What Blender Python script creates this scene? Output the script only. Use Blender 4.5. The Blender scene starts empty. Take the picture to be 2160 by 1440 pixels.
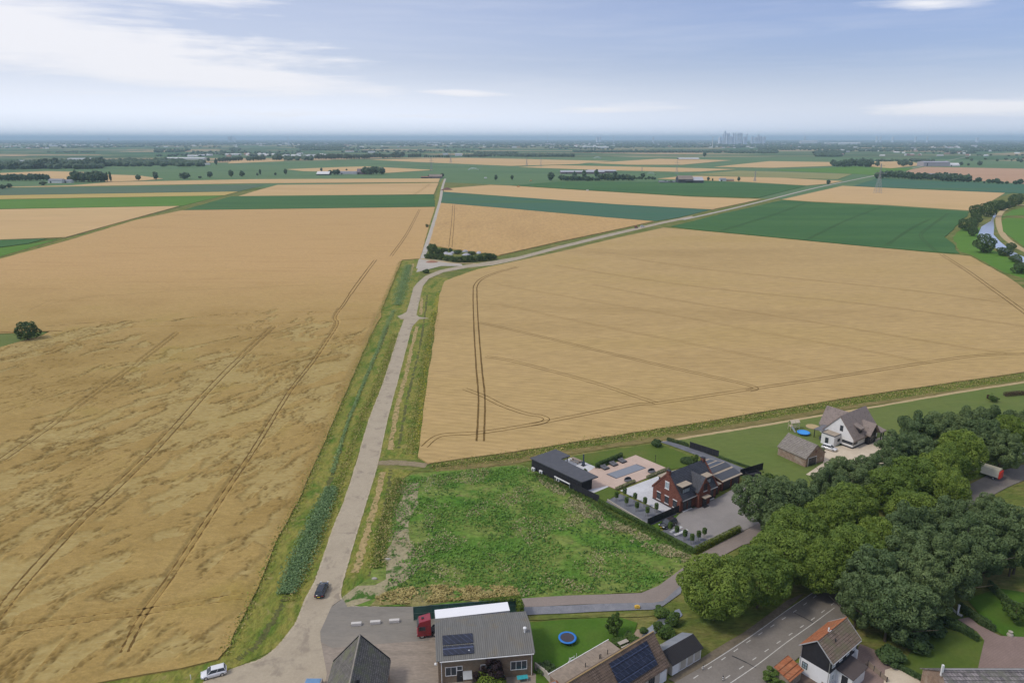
import bpy, bmesh, math, random
import numpy as np
from mathutils import Vector, noise as mnoise
R = math.radians
random.seed(7)
rng = np.random.default_rng(11)
scn = bpy.context.scene
COL = scn.collection

# ------------------------------------------------------------------ camera, sky, sun, exposure
H = 87.0                      # metres above the ground: a drone
FPX = 1500.0                  # focal length in pixels of the 2160 px wide photograph
PT = math.atan(428 / 1500.0)  # pitch below the horizon
cam = bpy.data.cameras.new('camera')
cam.sensor_width = 36.0
cam.lens = 36.0 * FPX / 2160.0
cam.clip_start = 1.0
cam.clip_end = 200000.0
camo = bpy.data.objects.new('camera', cam)
camo.location = (0, 0, H)
camo.rotation_euler = (R(90) - PT, 0, 0)
COL.objects.link(camo)
scn.camera = camo

SUN_EL, SUN_AZ = R(50), R(-112)      # azimuth from +Y, negative is left of the view
SKY_STRENGTH = 0.11
world = bpy.data.worlds.new('World')
scn.world = world
world.use_nodes = True
wt = world.node_tree
wt.nodes.clear()
class NT:
    """a few words to write node trees with"""
    def __init__(s, t): s.t = t
    def n(s, kind, **kw):
        nd = s.t.nodes.new(kind)
        ins = kw.pop('ins', {})
        for k, v in kw.items(): setattr(nd, k, v)
        for k, v in ins.items(): s.put(nd.inputs[k], v)
        return nd
    def put(s, sock, v):
        if isinstance(v, bpy.types.NodeSocket): s.t.links.new(v, sock)
        else: sock.default_value = v
    def m(s, op, a, b=0.0, c=None, clamp=False):
        nd = s.n('ShaderNodeMath', operation=op, use_clamp=clamp)
        s.put(nd.inputs[0], a); s.put(nd.inputs[1], b)
        if c is not None: s.put(nd.inputs[2], c)
        return nd.outputs[0]
    def mix(s, f, a, b, mode='MIX'):
        nd = s.n('ShaderNodeMix', data_type='RGBA', blend_type=mode)
        s.put(nd.inputs[0], f); s.put(nd.inputs[6], a); s.put(nd.inputs[7], b)
        return nd.outputs[2]
    def ramp(s, f, stops, interp='LINEAR'):
        nd = s.n('ShaderNodeValToRGB')
        cr = nd.color_ramp; cr.interpolation = interp
        while len(cr.elements) < len(stops): cr.elements.new(0.5)
        for e, (p, c) in zip(cr.elements, stops):
            e.position = p
            e.color = (c, c, c, 1) if isinstance(c, (int, float)) else (*c, 1)
        s.put(nd.inputs[0], f)
        return nd.outputs[0]
    def noise(s, vec, scale, detail=4, rough=.55, dist=0.0, out=0):
        nd = s.n('ShaderNodeTexNoise', ins={'Scale': scale, 'Detail': detail, 'Roughness': rough, 'Distortion': dist})
        if vec is not None: s.put(nd.inputs['Vector'], vec)
        return nd.outputs[out]
    def mapr(s, v, a, b, c=0.0, d=1.0, smooth=True):
        nd = s.n('ShaderNodeMapRange', interpolation_type='SMOOTHSTEP' if smooth else 'LINEAR')
        for i, q in enumerate((v, a, b, c, d)): s.put(nd.inputs[i], q)
        return nd.outputs[0]
    def mapping(s, vec, loc=(0, 0, 0), rot=(0, 0, 0), sc=(1, 1, 1)):
        nd = s.n('ShaderNodeMapping', ins={'Location': loc, 'Rotation': rot, 'Scale': sc})
        s.put(nd.inputs['Vector'], vec)
        return nd.outputs[0]

w = NT(wt)
sky = w.n('ShaderNodeTexSky', sky_type='NISHITA', sun_disc=False, sun_elevation=SUN_EL, sun_rotation=SUN_AZ, altitude=100, air_density=1.0, dust_density=1.2, ozone_density=2.0)
tc = w.n('ShaderNodeTexCoord').outputs['Generated']
sep = w.n('ShaderNodeSeparateXYZ', ins={0: tc})
az = w.m('ARCTAN2', sep.outputs[0], sep.outputs[1])       # 0 ahead, positive right, radians
el = w.m('ARCSINE', sep.outputs[2])
uv = w.n('ShaderNodeCombineXYZ', ins={0: w.m('MULTIPLY', az, 1.0), 1: w.m('MULTIPLY', el, 5.5), 2: 0.3}).outputs[0]
n1 = w.noise(uv, 3.4, 7, .58, .6)
n2 = w.noise(w.mapping(uv, (3, 5, 0), (0, 0, .06), (1.0, 2.4, 1)), 5.0, 8, .62, .4)
def patch(azc, elc, wa, we, tilt=0.0):
    """1 inside an elliptical bank of cloud, falling to 0 outside (degrees)"""
    da = w.m('DIVIDE', w.m('SUBTRACT', az, R(azc)), R(wa))
    e2 = w.m('SUBTRACT', w.m('SUBTRACT', el, R(elc)), w.m('MULTIPLY', w.m('SUBTRACT', az, R(azc)), tilt))
    de = w.m('DIVIDE', e2, R(we))
    d = w.m('SQRT', w.m('ADD', w.m('MULTIPLY', da, da), w.m('MULTIPLY', de, de)))
    return w.m('SUBTRACT', 1.0, d)
def vmax(a, b): return w.m('MAXIMUM', a, b)
bank = vmax(patch(-34, 6.3, 24, 3.3, -.06), patch(-26, 4.6, 20, 1.7, -.07))
bank = vmax(bank, w.m('SUBTRACT', patch(-22, 9.6, 13, 2.6, -.03), .22))
bank = vmax(bank, w.m('SUBTRACT', patch(-14, 1.7, 26, .9, 0), .38))
bank = vmax(bank, w.m('SUBTRACT', patch(-4, 3.3, 5, .5, -.04), .25))
bank = vmax(bank, w.m('SUBTRACT', patch(7, 2.1, 11, .75, .01), .30))
bank = vmax(bank, w.m('SUBTRACT', patch(28, 8.4, 7, .8, -.06), .30))
bank = vmax(bank, w.m('SUBTRACT', patch(31, 1.9, 13, .9, .02), .34))
bank = vmax(bank, patch(0, 60, 200, 38))
cl = w.m('ADD', w.m('MULTIPLY', bank, .85), w.m('MULTIPLY', w.m('SUBTRACT', w.m('ADD', w.m('MULTIPLY', n1, .55), w.m('MULTIPLY', n2, .45)), .5), 2.1))
cmask = w.mapr(cl, 0.03, .58)
veil = w.m('MULTIPLY', w.mapr(n2, .42, .75), .10)
veil = w.m('ADD', veil, w.m('MULTIPLY', w.mapr(az, R(25), R(-40)), .14))
cmask = w.m('MAXIMUM', w.m('MULTIPLY', cmask, .93), veil)
hazy = w.m('ADD', w.mapr(el, R(6), R(-.5), 0.10, .92), w.m('MULTIPLY', w.mapr(az, R(34), R(-20)), w.mapr(el, R(16), R(3), .12, .30)), clamp=True)
hzc = w.mix(w.mapr(az, R(38), R(-30)), (.74, .80, .94, 1), (.86, .91, 1.03, 1))
skyc = w.mix(hazy, w.mix(1.0, sky.outputs[0], (SKY_STRENGTH * .70, SKY_STRENGTH * .70, SKY_STRENGTH * .92, 1), 'MULTIPLY'), hzc)
allc = w.mix(cmask, skyc, (.82, .82, .86, 1))
bg = w.n('ShaderNodeBackground', ins={'Color': allc, 'Strength': 1.0})
wo = w.n('ShaderNodeOutputWorld', ins={'Surface': bg.outputs[0]})

sun = bpy.data.lights.new('sun', 'SUN')
sun.energy = 1.5
sun.angle = R(11)
sun.color = (1.0, .94, .84)
suno = bpy.data.objects.new('sun', sun)
sd = Vector((math.sin(SUN_AZ) * math.cos(SUN_EL), math.cos(SUN_AZ) * math.cos(SUN_EL), math.sin(SUN_EL)))
suno.rotation_euler = (-sd).to_track_quat('-Z', 'Y').to_euler()
suno.location = sd * 500
COL.objects.link(suno)
scn.view_settings.view_transform = 'Standard'
scn.view_settings.look = 'None'
scn.view_settings.gamma = 1
scn.view_settings.exposure = 0.2
scn.cycles.use_denoising = True
scn.cycles.max_bounces = 6
scn.cycles.diffuse_bounces = 3
scn.cycles.glossy_bounces = 2
scn.cycles.transparent_max_bounces = 8
scn.cycles.volume_bounces = 1

# ------------------------------------------------------------------ where a pixel of the photograph meets a height
CP, SP = math.cos(PT), math.sin(PT)
def P(x, y, z=0.0):
    a = (x - 1080) / FPX; b = -(y - 720) / FPX
    d = (a, CP + b * SP, -SP + b * CP)
    t = (z - H) / d[2]
    return Vector((d[0] * t, d[1] * t, z))
def pxm(x, y):
    """pixels of the photograph per metre at the ground point under a pixel"""
    p = P(x, y)
    return FPX / (p.y * CP + H * SP)
def Ptop(x, ytop, ybase):
    """ground point under a pixel and the height a thing there has when its top shows at ytop"""
    p = P(x, ybase)
    lo, hi = 0.0, 200.0
    for _ in range(40):
        m = (lo + hi) / 2
        v = Vector((p.x, p.y, m - H))
        yy = 720 - FPX * (v.y * SP + v.z * CP) / (v.y * CP - v.z * SP)
        if yy > ytop: lo = m
        else: hi = m
    return p, lo

# ------------------------------------------------------------------ objects
def tag(o, label=None, cat=None, group=None, kind=None):
    if label: o['label'] = label
    if cat: o['category'] = cat
    if group: o['group'] = group
    if kind: o['kind'] = kind
    return o
def empty(name, label, cat, loc=(0, 0, 0), rz=0.0, group=None):
    o = bpy.data.objects.new(name, None)
    o.empty_display_size = .5
    COL.objects.link(o)
    o.location = loc; o.rotation_euler = (0, 0, rz)
    return tag(o, label, cat, group)
def link(name, me, mat=None, parent=None):
    if mat is not None and not me.materials: me.materials.append(mat)
    o = bpy.data.objects.new(name, me)
    COL.objects.link(o)
    if parent is not None: o.parent = parent
    return o
class MB:
    """collects solids, then links them as ONE mesh"""
    def __init__(s): s.v = []; s.f = []
    def add(s, vs, fs):
        k = len(s.v); s.v += [tuple(q) for q in vs]; s.f += [tuple(i + k for i in f) for f in fs]; return s
    def box(s, x0, x1, y0, y1, z0, z1):
        return s.add([(x0, y0, z0), (x1, y0, z0), (x1, y1, z0), (x0, y1, z0), (x0, y0, z1), (x1, y0, z1), (x1, y1, z1), (x0, y1, z1)],
                     [(0, 3, 2, 1), (4, 5, 6, 7), (0, 1, 5, 4), (1, 2, 6, 5), (2, 3, 7, 6), (3, 0, 4, 7)])
    def ob(s, c, ex, ey, ez):
        """box centred on c with full edge vectors"""
        c, ex, ey, ez = map(Vector, (c, ex, ey, ez))
        vs = [c + ex * a + ey * b + ez * d for d in (-.5, .5) for a, b in ((-.5, -.5), (.5, -.5), (.5, .5), (-.5, .5))]
        return s.add(vs, [(0, 3, 2, 1), (4, 5, 6, 7), (0, 1, 5, 4), (1, 2, 6, 5), (2, 3, 7, 6), (3, 0, 4, 7)])
    def slab(s, pts, t):
        """flat piece with its top at pts and thickness t straight down"""
        n = len(pts); pts = [Vector(p) for p in pts]
        vs = pts + [p - Vector((0, 0, t)) for p in pts]
        fs = [tuple(range(n)), tuple(range(2 * n - 1, n - 1, -1))]
        fs += [(i, i + n, (i + 1) % n + n, (i + 1) % n) for i in range(n)]
        return s.add(vs, fs)
    def prism(s, prof, a, b):
        """polygon prof (points) moved by vector from a to b"""
        a, b = Vector(a), Vector(b); n = len(prof)
        vs = [Vector(p) + a for p in prof] + [Vector(p) + b for p in prof]
        fs = [tuple(range(n - 1, -1, -1)), tuple(range(n, 2 * n))] + [(i, (i + 1) % n, (i + 1) % n + n, i + n) for i in range(n)]
        return s.add(vs, fs)
    def bar(s, a, b, r, n=5, r2=None):
        a, b = Vector(a), Vector(b); r2 = r if r2 is None else r2
        d = (b - a).normalized(); u = d.orthogonal().normalized(); v = d.cross(u)
        vs = []
        for c, q in ((a, r), (b, r2)):
            vs += [c + (u * math.cos(2 * math.pi * i / n) + v * math.sin(2 * math.pi * i / n)) * q for i in range(n)]
        fs = [(i, (i + 1) % n, (i + 1) % n + n, i + n) for i in range(n)] + [tuple(range(n - 1, -1, -1)), tuple(range(n, 2 * n))]
        return s.add(vs, fs)
    def lathe(s, c, prof, n=16, sx=1, sy=1):
        c = Vector(c); k = len(prof); vs = []
        for r, z in prof:
            vs += [c + Vector((r * sx * math.cos(2 * math.pi * i / n), r * sy * math.sin(2 * math.pi * i / n), z)) for i in range(n)]
        fs = [(j * n + i, j * n + (i + 1) % n, (j + 1) * n + (i + 1) % n, (j + 1) * n + i) for j in range(k - 1) for i in range(n)]
        fs += [tuple(range(n - 1, -1, -1)), tuple((k - 1) * n + i for i in range(n))]
        return s.add(vs, fs)
    def build(s, name, mat, parent=None, smooth=False, bevel=0.0):
        me = bpy.data.meshes.new(name)
        me.from_pydata(s.v, [], s.f)
        bm = bmesh.new(); bm.from_mesh(me)
        bmesh.ops.recalc_face_normals(bm, faces=bm.faces)
        if bevel:
            bmesh.ops.bevel(bm, geom=list(bm.edges), offset=bevel, segments=2, affect='EDGES', clamp_overlap=True)
        bm.to_mesh(me); bm.free()
        if smooth: me.polygons.foreach_set('use_smooth', [True] * len(me.polygons))
        return link(name, me, mat, parent)
def copy_tree(o, parent=None, loc=None, rz=None, scale=None, label=None, group=None):
    kids = [c for c in ALLKIDS.get(o.name, [])] or list(o.children)
    c = o.copy(); COL.objects.link(c)
    if parent is not None: c.parent = parent
    if loc is not None: c.location = loc
    if rz is not None: c.rotation_euler = (0, 0, rz)
    if scale is not None: c.scale = scale
    if label: c['label'] = label
    if group: c['group'] = group
    for k in kids: copy_tree(k, c)
    return c
ALLKIDS = {}

# ------------------------------------------------------------------ materials
MATS = {}
def newmat(name):
    m = bpy.data.materials.new(name); m.use_nodes = True
    t = NT(m.node_tree); b = m.node_tree.nodes['Principled BSDF']
    MATS[name] = m
    return m, t, b
def plain(name, col, rough=.6, var=.12, scale=3.0, metal=0.0, spec=.5, bump=0.0, dirt=None, coat=0):
    """a paint, metal, wood ... with a mild procedural unevenness"""
    m, t, b = newmat(name)
    p = t.n('ShaderNodeTexCoord').outputs['Object']
    n = t.noise(p, scale, 5, .6)
    c = t.mix(1.0, (*col, 1), t.ramp(n, [(.25, 1 - var), (.75, 1 + var * .6)]), 'MULTIPLY')
    if dirt:
        c = t.mix(t.mapr(t.noise(p, scale * .35, 6, .7), .5, .75, 0, .6), c, (*dirt, 1))
    t.put(b.inputs['Base Color'], c)
    b.inputs['Roughness'].default_value = rough
    b.inputs['Metallic'].default_value = metal
    b.inputs['Specular IOR Level'].default_value = spec
    if coat: b.inputs['Coat Weight'].default_value = coat
    if bump:
        bn = t.n('ShaderNodeBump', ins={'Height': n, 'Distance': bump, 'Strength': .6})
        t.put(b.inputs['Normal'], bn.outputs[0])
    return m
def soil(name, cols, s1=.08, s2=.9, stretch=(1, 1), rot=0.0, fine=.22, bump=.06, rows=None, patch=None, rough=.95):
    """ground cover: colour patches, stretched along rot, and fine grain; position in the world drives it"""
    m, t, b = newmat(name)
    p = t.n('ShaderNodeNewGeometry').outputs['Position']
    q = t.mapping(p, (0, 0, 0), (0, 0, -rot), (stretch[0], stretch[1], 1))
    a = t.noise(q, s1, 5, .6, .3)
    k = len(cols)
    c = t.ramp(a, [(.32 + .36 * i / max(1, k - 1), cc) for i, cc in enumerate(cols)])
    f = t.noise(q, s2, 6, .7)
    c = t.mix(1.0, c, t.ramp(f, [(.25, 1 - fine), (.75, 1 + fine)]), 'MULTIPLY')
    if patch:
        pc, ps, lo, hi = patch
        c = t.mix(t.mapr(t.noise(p, ps, 6, .65, .5), lo, hi), c, (*pc, 1))
    if rows:
        rs, ra = rows
        wv = t.n('ShaderNodeTexWave', wave_type='BANDS', bands_direction='Y', ins={'Scale': rs, 'Distortion': 1.5, 'Detail': 2, 'Detail Scale': .3})
        t.put(wv.inputs['Vector'], t.mapping(p, (0, 0, 0), (0, 0, -rot), (1, 1, 1)))
        c = t.mix(1.0, c, t.ramp(wv.outputs[1], [(0, 1 - ra), (1, 1 + ra * .4)]), 'MULTIPLY')
    t.put(b.inputs['Base Color'], c)
    b.inputs['Roughness'].default_value = rough
    b.inputs['Specular IOR Level'].default_value = .15
    if bump:
        bn = t.n('ShaderNodeBump', ins={'Height': f, 'Distance': bump, 'Strength': 1.0})
        t.put(b.inputs['Normal'], bn.outputs[0])
    return m
def leafmat(name, c1, c2, scale=.5, trans=.25, dark=None):
    m, t, b = newmat(name)
    p = t.n('ShaderNodeTexCoord').outputs['Object']
    oi = t.n('ShaderNodeObjectInfo')
    a = t.noise(p, scale, 3, .6)
    f = t.noise(p, 9.0, 1, .5)
    s = t.m('ADD', t.m('MULTIPLY', a, .55), t.m('MULTIPLY', f, .45))
    c = t.ramp(s, [(.36, c1), (.62, c2)])
    c = t.mix(1.0, c, t.ramp(oi.outputs['Random'], [(0, (.82, .86, .85)), (1, (1.16, 1.1, 1.05))]), 'MULTIPLY')
    t.put(b.inputs['Base Color'], c)
    b.inputs['Roughness'].default_value = .6
    b.inputs['Specular IOR Level'].default_value = .25
    tr = t.n('ShaderNodeBsdfTranslucent', ins={'Color': c})
    mx = t.n('ShaderNodeMixShader', ins={0: trans, 1: b.outputs[0], 2: tr.outputs[0]})
    t.put(m.node_tree.nodes['Material Output'].inputs['Surface'], mx.outputs[0])
    return m
def tilemat(name, cols, tw=.3, th=.35, dirt=None, rough=.75, dscale=.7, mortar=.35):
    """courses of tiles or bricks in the plane of the face: object coordinates run along x (or y) and up z"""
    m, t, b = newmat(name)
    tcn = t.n('ShaderNodeTexCoord').outputs['Object']
    se = t.n('ShaderNodeSeparateXYZ', ins={0: tcn})
    u = t.m('ADD', se.outputs[0], se.outputs[1])
    v = t.n('ShaderNodeCombineXYZ', ins={0: u, 1: se.outputs[2], 2: 0}).outputs[0]
    br = t.n('ShaderNodeTexBrick', ins={'Scale': 1.0, 'Mortar Size': .012 if th < .15 else .03, 'Brick Width': tw, 'Row Height': th, 'Bias': 0.0,
             'Color1': (*cols[0], 1), 'Color2': (*cols[1], 1), 'Mortar': (*[q * mortar for q in cols[0]], 1)})
    t.put(br.inputs['Vector'], v)
    c = t.mix(1.0, br.outputs[0], t.ramp(t.noise(tcn, 1.3, 5, .65), [(.25, .72), (.75, 1.22)]), 'MULTIPLY')
    if dirt:
        c = t.mix(t.mapr(t.noise(tcn, dscale, 6, .7), .46, .66, 0, .75), c, (*dirt, 1))
    t.put(b.inputs['Base Color'], c)
    b.inputs['Roughness'].default_value = rough
    b.inputs['Specular IOR Level'].default_value = .3
    bn = t.n('ShaderNodeBump', ins={'Height': br.outputs[1], 'Distance': .02, 'Strength': -.6})
    t.put(b.inputs['Normal'], bn.outputs[0])
    return m

# crops and grass
WHEAT = soil('wheat', [(.44, .28, .113), (.51, .33, .137), (.475, .307, .115)], .012, .35, (1, .25), R(10), .17, .10, rows=(.16, .05))
WHEAT2 = soil('wheat_standing', [(.40, .275, .112), (.468, .325, .138), (.435, .305, .116)], .013, .5, (.3, 1), R(-16), .19, .12, rows=(.12, .06))
WHEATF = soil('wheat_far', [(.50, .335, .15), (.56, .38, .178), (.52, .36, .158)], .006, .1, (.2, 1), 0, .08, .0)
WHEATY = soil('barley', [(.43, .32, .09), (.48, .36, .12)], .006, .1, (.2, 1), 0, .10, .0)
OLIVE = soil('ripening_crop', [(.23, .235, .085), (.28, .27, .11)], .006, .1, (.2, 1), 0, .10, .0)
GREEN = soil('potato_crop', [(.045, .125, .035), (.07, .16, .045)], .02, .6, (.15, 1), R(14), .22, .08, rows=(.1, .10))
GREENB = soil('bright_crop', [(.085, .19, .022), (.11, .22, .03)], .01, .3, (.2, 1), 0, .16, .05)
TEAL = soil('beet_crop', [(.05, .145, .075), (.06, .14, .085), (.07, .15, .06)], .012, .3, (.15, 1), R(-6), .14, .05)
GREYG = soil('onion_crop', [(.085, .145, .075), (.105, .15, .095)], .012, .3, (.15, 1), 0, .14, .05)
MIDG = soil('meadow', [(.085, .17, .06), (.115, .19, .08), (.075, .15, .06)], .006, .2, (.25, 1), R(4), .14, .0)
DIRTF = soil('bare_field', [(.30, .23, .16), (.36, .27, .19)], .02, .5, (1, 1), 0, .12, .03)
VERGE = soil('verge', [(.075, .145, .018), (.15, .185, .03), (.25, .23, .05), (.11, .17, .024)], .16, 1.5, (1, .5), R(80), .50, .25, patch=((.30, .25, .09), .45, .54, .72))
VERGE2 = soil('verge_across', [(.08, .13, .022), (.15, .17, .038), (.25, .21, .075)], .18, 1.5, (.4, 1), R(20), .50, .25)
ROUGHG = soil('rough_meadow', [(.07, .17, .02), (.11, .21, .03), (.19, .235, .055), (.08, .18, .022)], .09, 1.0, (.7, 1), R(25), .55, .4, patch=((.24, .22, .09), .5, .56, .74))
LAWN = soil('lawn', [(.075, .125, .018), (.10, .145, .026), (.13, .15, .035)], .06, 2.2, (1, 1), 0, .15, .02)
LAWN2 = soil('lawn_wide', [(.10, .15, .032), (.14, .175, .046), (.12, .17, .038)], .03, .8, (.4, 1), R(25), .14, .03)
LAWNB = soil('lawn_barn', [(.055, .13, .012), (.075, .15, .018), (.09, .15, .022)], .12, 2.2, (1, 1), 0, .18, .02)
STRAW = soil('cut_straw', [(.34, .25, .11), (.44, .33, .15)], .8, 2.5, (1, 1), 0, .35, .12, patch=((.13, .15, .035), .9, .52, .62))
SANDP = soil('sand_path', [(.42, .32, .16), (.48, .37, .20)], .2, 1.4, (1, 1), 0, .18, .03)
BARE = soil('bare_soil', [(.30, .26, .15), (.37, .32, .195)], .5, 1.8, (1, 1), 0, .3, .10, patch=((.06, .13, .02), .35, .50, .62))
DITCHM = soil('ditch_mud', [(.085, .10, .028), (.14, .135, .045)], .5, 2.0, (1, 1), 0, .4, .15)
TRACKM = soil('track_soil', [(.12, .072, .020), (.19, .12, .038)], .35, 1.4, (1, 1), 0, .35, .05)
TRACKF = soil('track_faint', [(.30, .195, .07), (.36, .235, .095)], .10, 1.0, (1, 1), 0, .25, .05)
FLOWER = soil('yellow_flowers', [(.30, .27, .02), (.42, .36, .015)], 1.0, 3.0, (1, 1), 0, .4, .1)
# roads
ROAD = soil('road_concrete', [(.37, .31, .222), (.42, .355, .255), (.395, .33, .237)], .12, 2.6, (1, 1), 0, .12, .01, rough=.85, patch=((.30, .25, .185), .22, .52, .66))
YARD = soil('yard_asphalt', [(.205, .188, .158), (.24, .218, .182), (.285, .25, .20)], .10, 2.6, (.3, 1), R(5), .14, .01, rough=.85)
BRICKY = soil('yard_bricks', [(.235, .20, .158), (.31, .258, .205), (.27, .228, .18)], .22, 3.2, (.3, 1), R(5), .26, .01, rough=.85)
DRIVE = soil('drive_asphalt', [(.245, .205, .175), (.285, .235, .20)], .2, 3.0, (1, 1), 0, .12, .01, rough=.85)
GRAVB = soil('blue_gravel', [(.18, .185, .20), (.25, .25, .26)], .6, 6.0, (1, 1), 0, .3, .03)
DYKE = soil('dike_asphalt', [(.18, .16, .135), (.23, .205, .175)], .15, 3.0, (1, 1), 0, .15, .01, rough=.8)
PAVE = soil('grey_pavers', [(.26, .24, .225), (.30, .275, .255)], .3, 5.0, (1, 1), R(36), .12, .01, rows=(.8, .05))
PAVER = soil('red_pavers', [(.235, .17, .145), (.285, .21, .18)], .3, 4.0, (1, 1), R(30), .16, .01, rows=(.8, .05))
PALEP = soil('pale_tiles', [(.50, .50, .50), (.62, .62, .62)], .3, 2.0, (1, 1), R(36), .12, .0)
PINKP = soil('terrace_tiles', [(.50, .375, .30), (.56, .43, .345)], .3, 2.0, (1, 1), R(36), .08, .0)
DGRAV = soil('dark_gravel', [(.135, .14, .155), (.19, .195, .21)], .6, 6.0, (1, 1), 0, .25, .03)
CREAMP = soil('cream_gravel', [(.55, .46, .34), (.64, .55, .42)], .3, 4.0, (1, 1), 0, .12, .02)
PALEC = soil('pale_concrete', [(.40, .36, .30), (.48, .44, .37)], .12, 1.4, (1, 1), 0, .12, .01)
LINEW = plain('road_paint', (.62, .60, .54), .7, .3, 2.0)
def watermat():
    m, t, b = newmat('ditch_water')
    b.inputs['Base Color'].default_value = (.30, .32, .34, 1)
    b.inputs['Metallic'].default_value = .5
    b.inputs['Roughness'].default_value = .06
    b.inputs['Specular IOR Level'].default_value = 1.0
    p = t.n('ShaderNodeNewGeometry').outputs['Position']
    bn = t.n('ShaderNodeBump', ins={'Height': t.noise(p, 1.5, 3), 'Distance': .01, 'Strength': .3})
    t.put(b.inputs['Normal'], bn.outputs[0])
    return m
WATER = watermat()
def rivermat():
    m, t, b = newmat('river_water')
    b.inputs['Base Color'].default_value = (.95, .95, .96, 1)
    b.inputs['Roughness'].default_value = .28
    b.inputs['Metallic'].default_value = .9
    b.inputs['Specular IOR Level'].default_value = 1.0
    return m
RIVER = rivermat()
def basemat():
    """the polder out to the horizon: verge grass near by, a patchwork of fields beyond"""
    m, t, b = newmat('polder')
    p = t.n('ShaderNodeNewGeometry').outputs['Position']
    q = t.mapping(p, (0, 0, 0), (0, 0, R(-9)), (.0016, .0042, 1))
    q = t.n('ShaderNodeVectorMath', operation='MULTIPLY', ins={0: q, 1: (1, 1, 0)}).outputs[0]
    vo = t.n('ShaderNodeTexVoronoi', feature='F1', distance='CHEBYCHEV', ins={'Scale': 1.0, 'Randomness': .85})
    t.put(vo.inputs['Vector'], q)
    hue = t.n('ShaderNodeSeparateColor', ins={0: vo.outputs['Color']}).outputs[0]
    c = t.ramp(hue, [(0, (.06, .13, .05)), (.3, (.09, .155, .06)), (.5, (.15, .175, .08)), (.66, (.40, .29, .16)), (.82, (.05, .10, .045)), (.93, (.28, .25, .13))], 'CONSTANT')
    c = t.mix(1.0, c, t.ramp(t.noise(p, .004, 5), [(.3, .85), (.7, 1.12)]), 'MULTIPLY')
    nr = t.ramp(t.noise(p, .12, 6, .65), [(.35, (.06, .115, .02)), (.55, (.11, .145, .03)), (.7, (.19, .18, .05))])
    nr = t.mix(1.0, nr, t.ramp(t.noise(p, 1.3, 5, .7), [(.25, .62), (.75, 1.35)]), 'MULTIPLY')
    far = t.mapr(t.n('ShaderNodeSeparateXYZ', ins={0: p}).outputs[1], 1500, 1900)
    t.put(b.inputs['Base Color'], t.mix(far, nr, c))
    b.inputs['Roughness'].default_value = .95
    b.inputs['Specular IOR Level'].default_value = .1
    return m
BASE = basemat()
def lodgedmat():
    """ripe wheat, beaten flat in streaks by wind and rain: pale flattened straw with dark torn edges"""
    m, t, b = newmat('lodged_wheat')
    p = t.n('ShaderNodeNewGeometry').outputs['Position']
    sy = t.n('ShaderNodeSeparateXYZ', ins={0: p})
    base = t.ramp(t.noise(p, .03, 5, .6), [(.35, (.315, .212, .068)), (.55, (.378, .262, .094)), (.68, (.335, .243, .073))])
    base = t.mix(1.0, base, t.ramp(t.noise(p, 2.2, 3, .7), [(.3, (.86, .88, .8)), (.7, (1.14, 1.12, 1.1))]), 'MULTIPLY')
    grain = t.noise(t.mapping(p, (0, 0, 0), (0, 0, R(-78)), (.35, 1, 1)), 1.5, 5, .7)
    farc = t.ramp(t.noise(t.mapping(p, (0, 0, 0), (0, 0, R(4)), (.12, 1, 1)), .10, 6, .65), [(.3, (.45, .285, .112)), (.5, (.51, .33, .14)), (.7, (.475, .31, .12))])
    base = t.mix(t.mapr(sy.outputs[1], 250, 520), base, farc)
    base = t.mix(1.0, base, t.ramp(grain, [(.25, .80), (.75, 1.2)]), 'MULTIPLY')
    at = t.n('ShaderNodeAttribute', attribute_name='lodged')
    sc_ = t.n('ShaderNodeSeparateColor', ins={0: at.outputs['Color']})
    sw = t.noise(t.mapping(p, (0, 0, 0), (0, 0, R(-70)), (.35, 1.0, 1)), .8, 5, .7, 1.2)
    flat = t.ramp(sw, [(.35, (.34, .245, .085)), (.5, (.40, .31, .12)), (.65, (.47, .375, .16))])
    c = t.mix(t.m('MULTIPLY', sc_.outputs[0], .62), base, flat)
    c = t.mix(t.m('MULTIPLY', sc_.outputs[1], .92), c, (.16, .105, .030, 1))       # bare lower stems at torn edges, with the shade there painted in too
    t.put(b.inputs['Base Color'], c)
    b.inputs['Roughness'].default_value = .95
    b.inputs['Specular IOR Level'].default_value = .15
    hgt = t.m('ADD', t.m('MULTIPLY', grain, .3), t.m('MULTIPLY', sw, t.m('MULTIPLY', sc_.outputs[0], .5)))
    bn = t.n('ShaderNodeBump', ins={'Height': hgt, 'Distance': .22, 'Strength': .8})
    t.put(b.inputs['Normal'], bn.outputs[0])
    return m
LODGED = lodgedmat()

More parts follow.
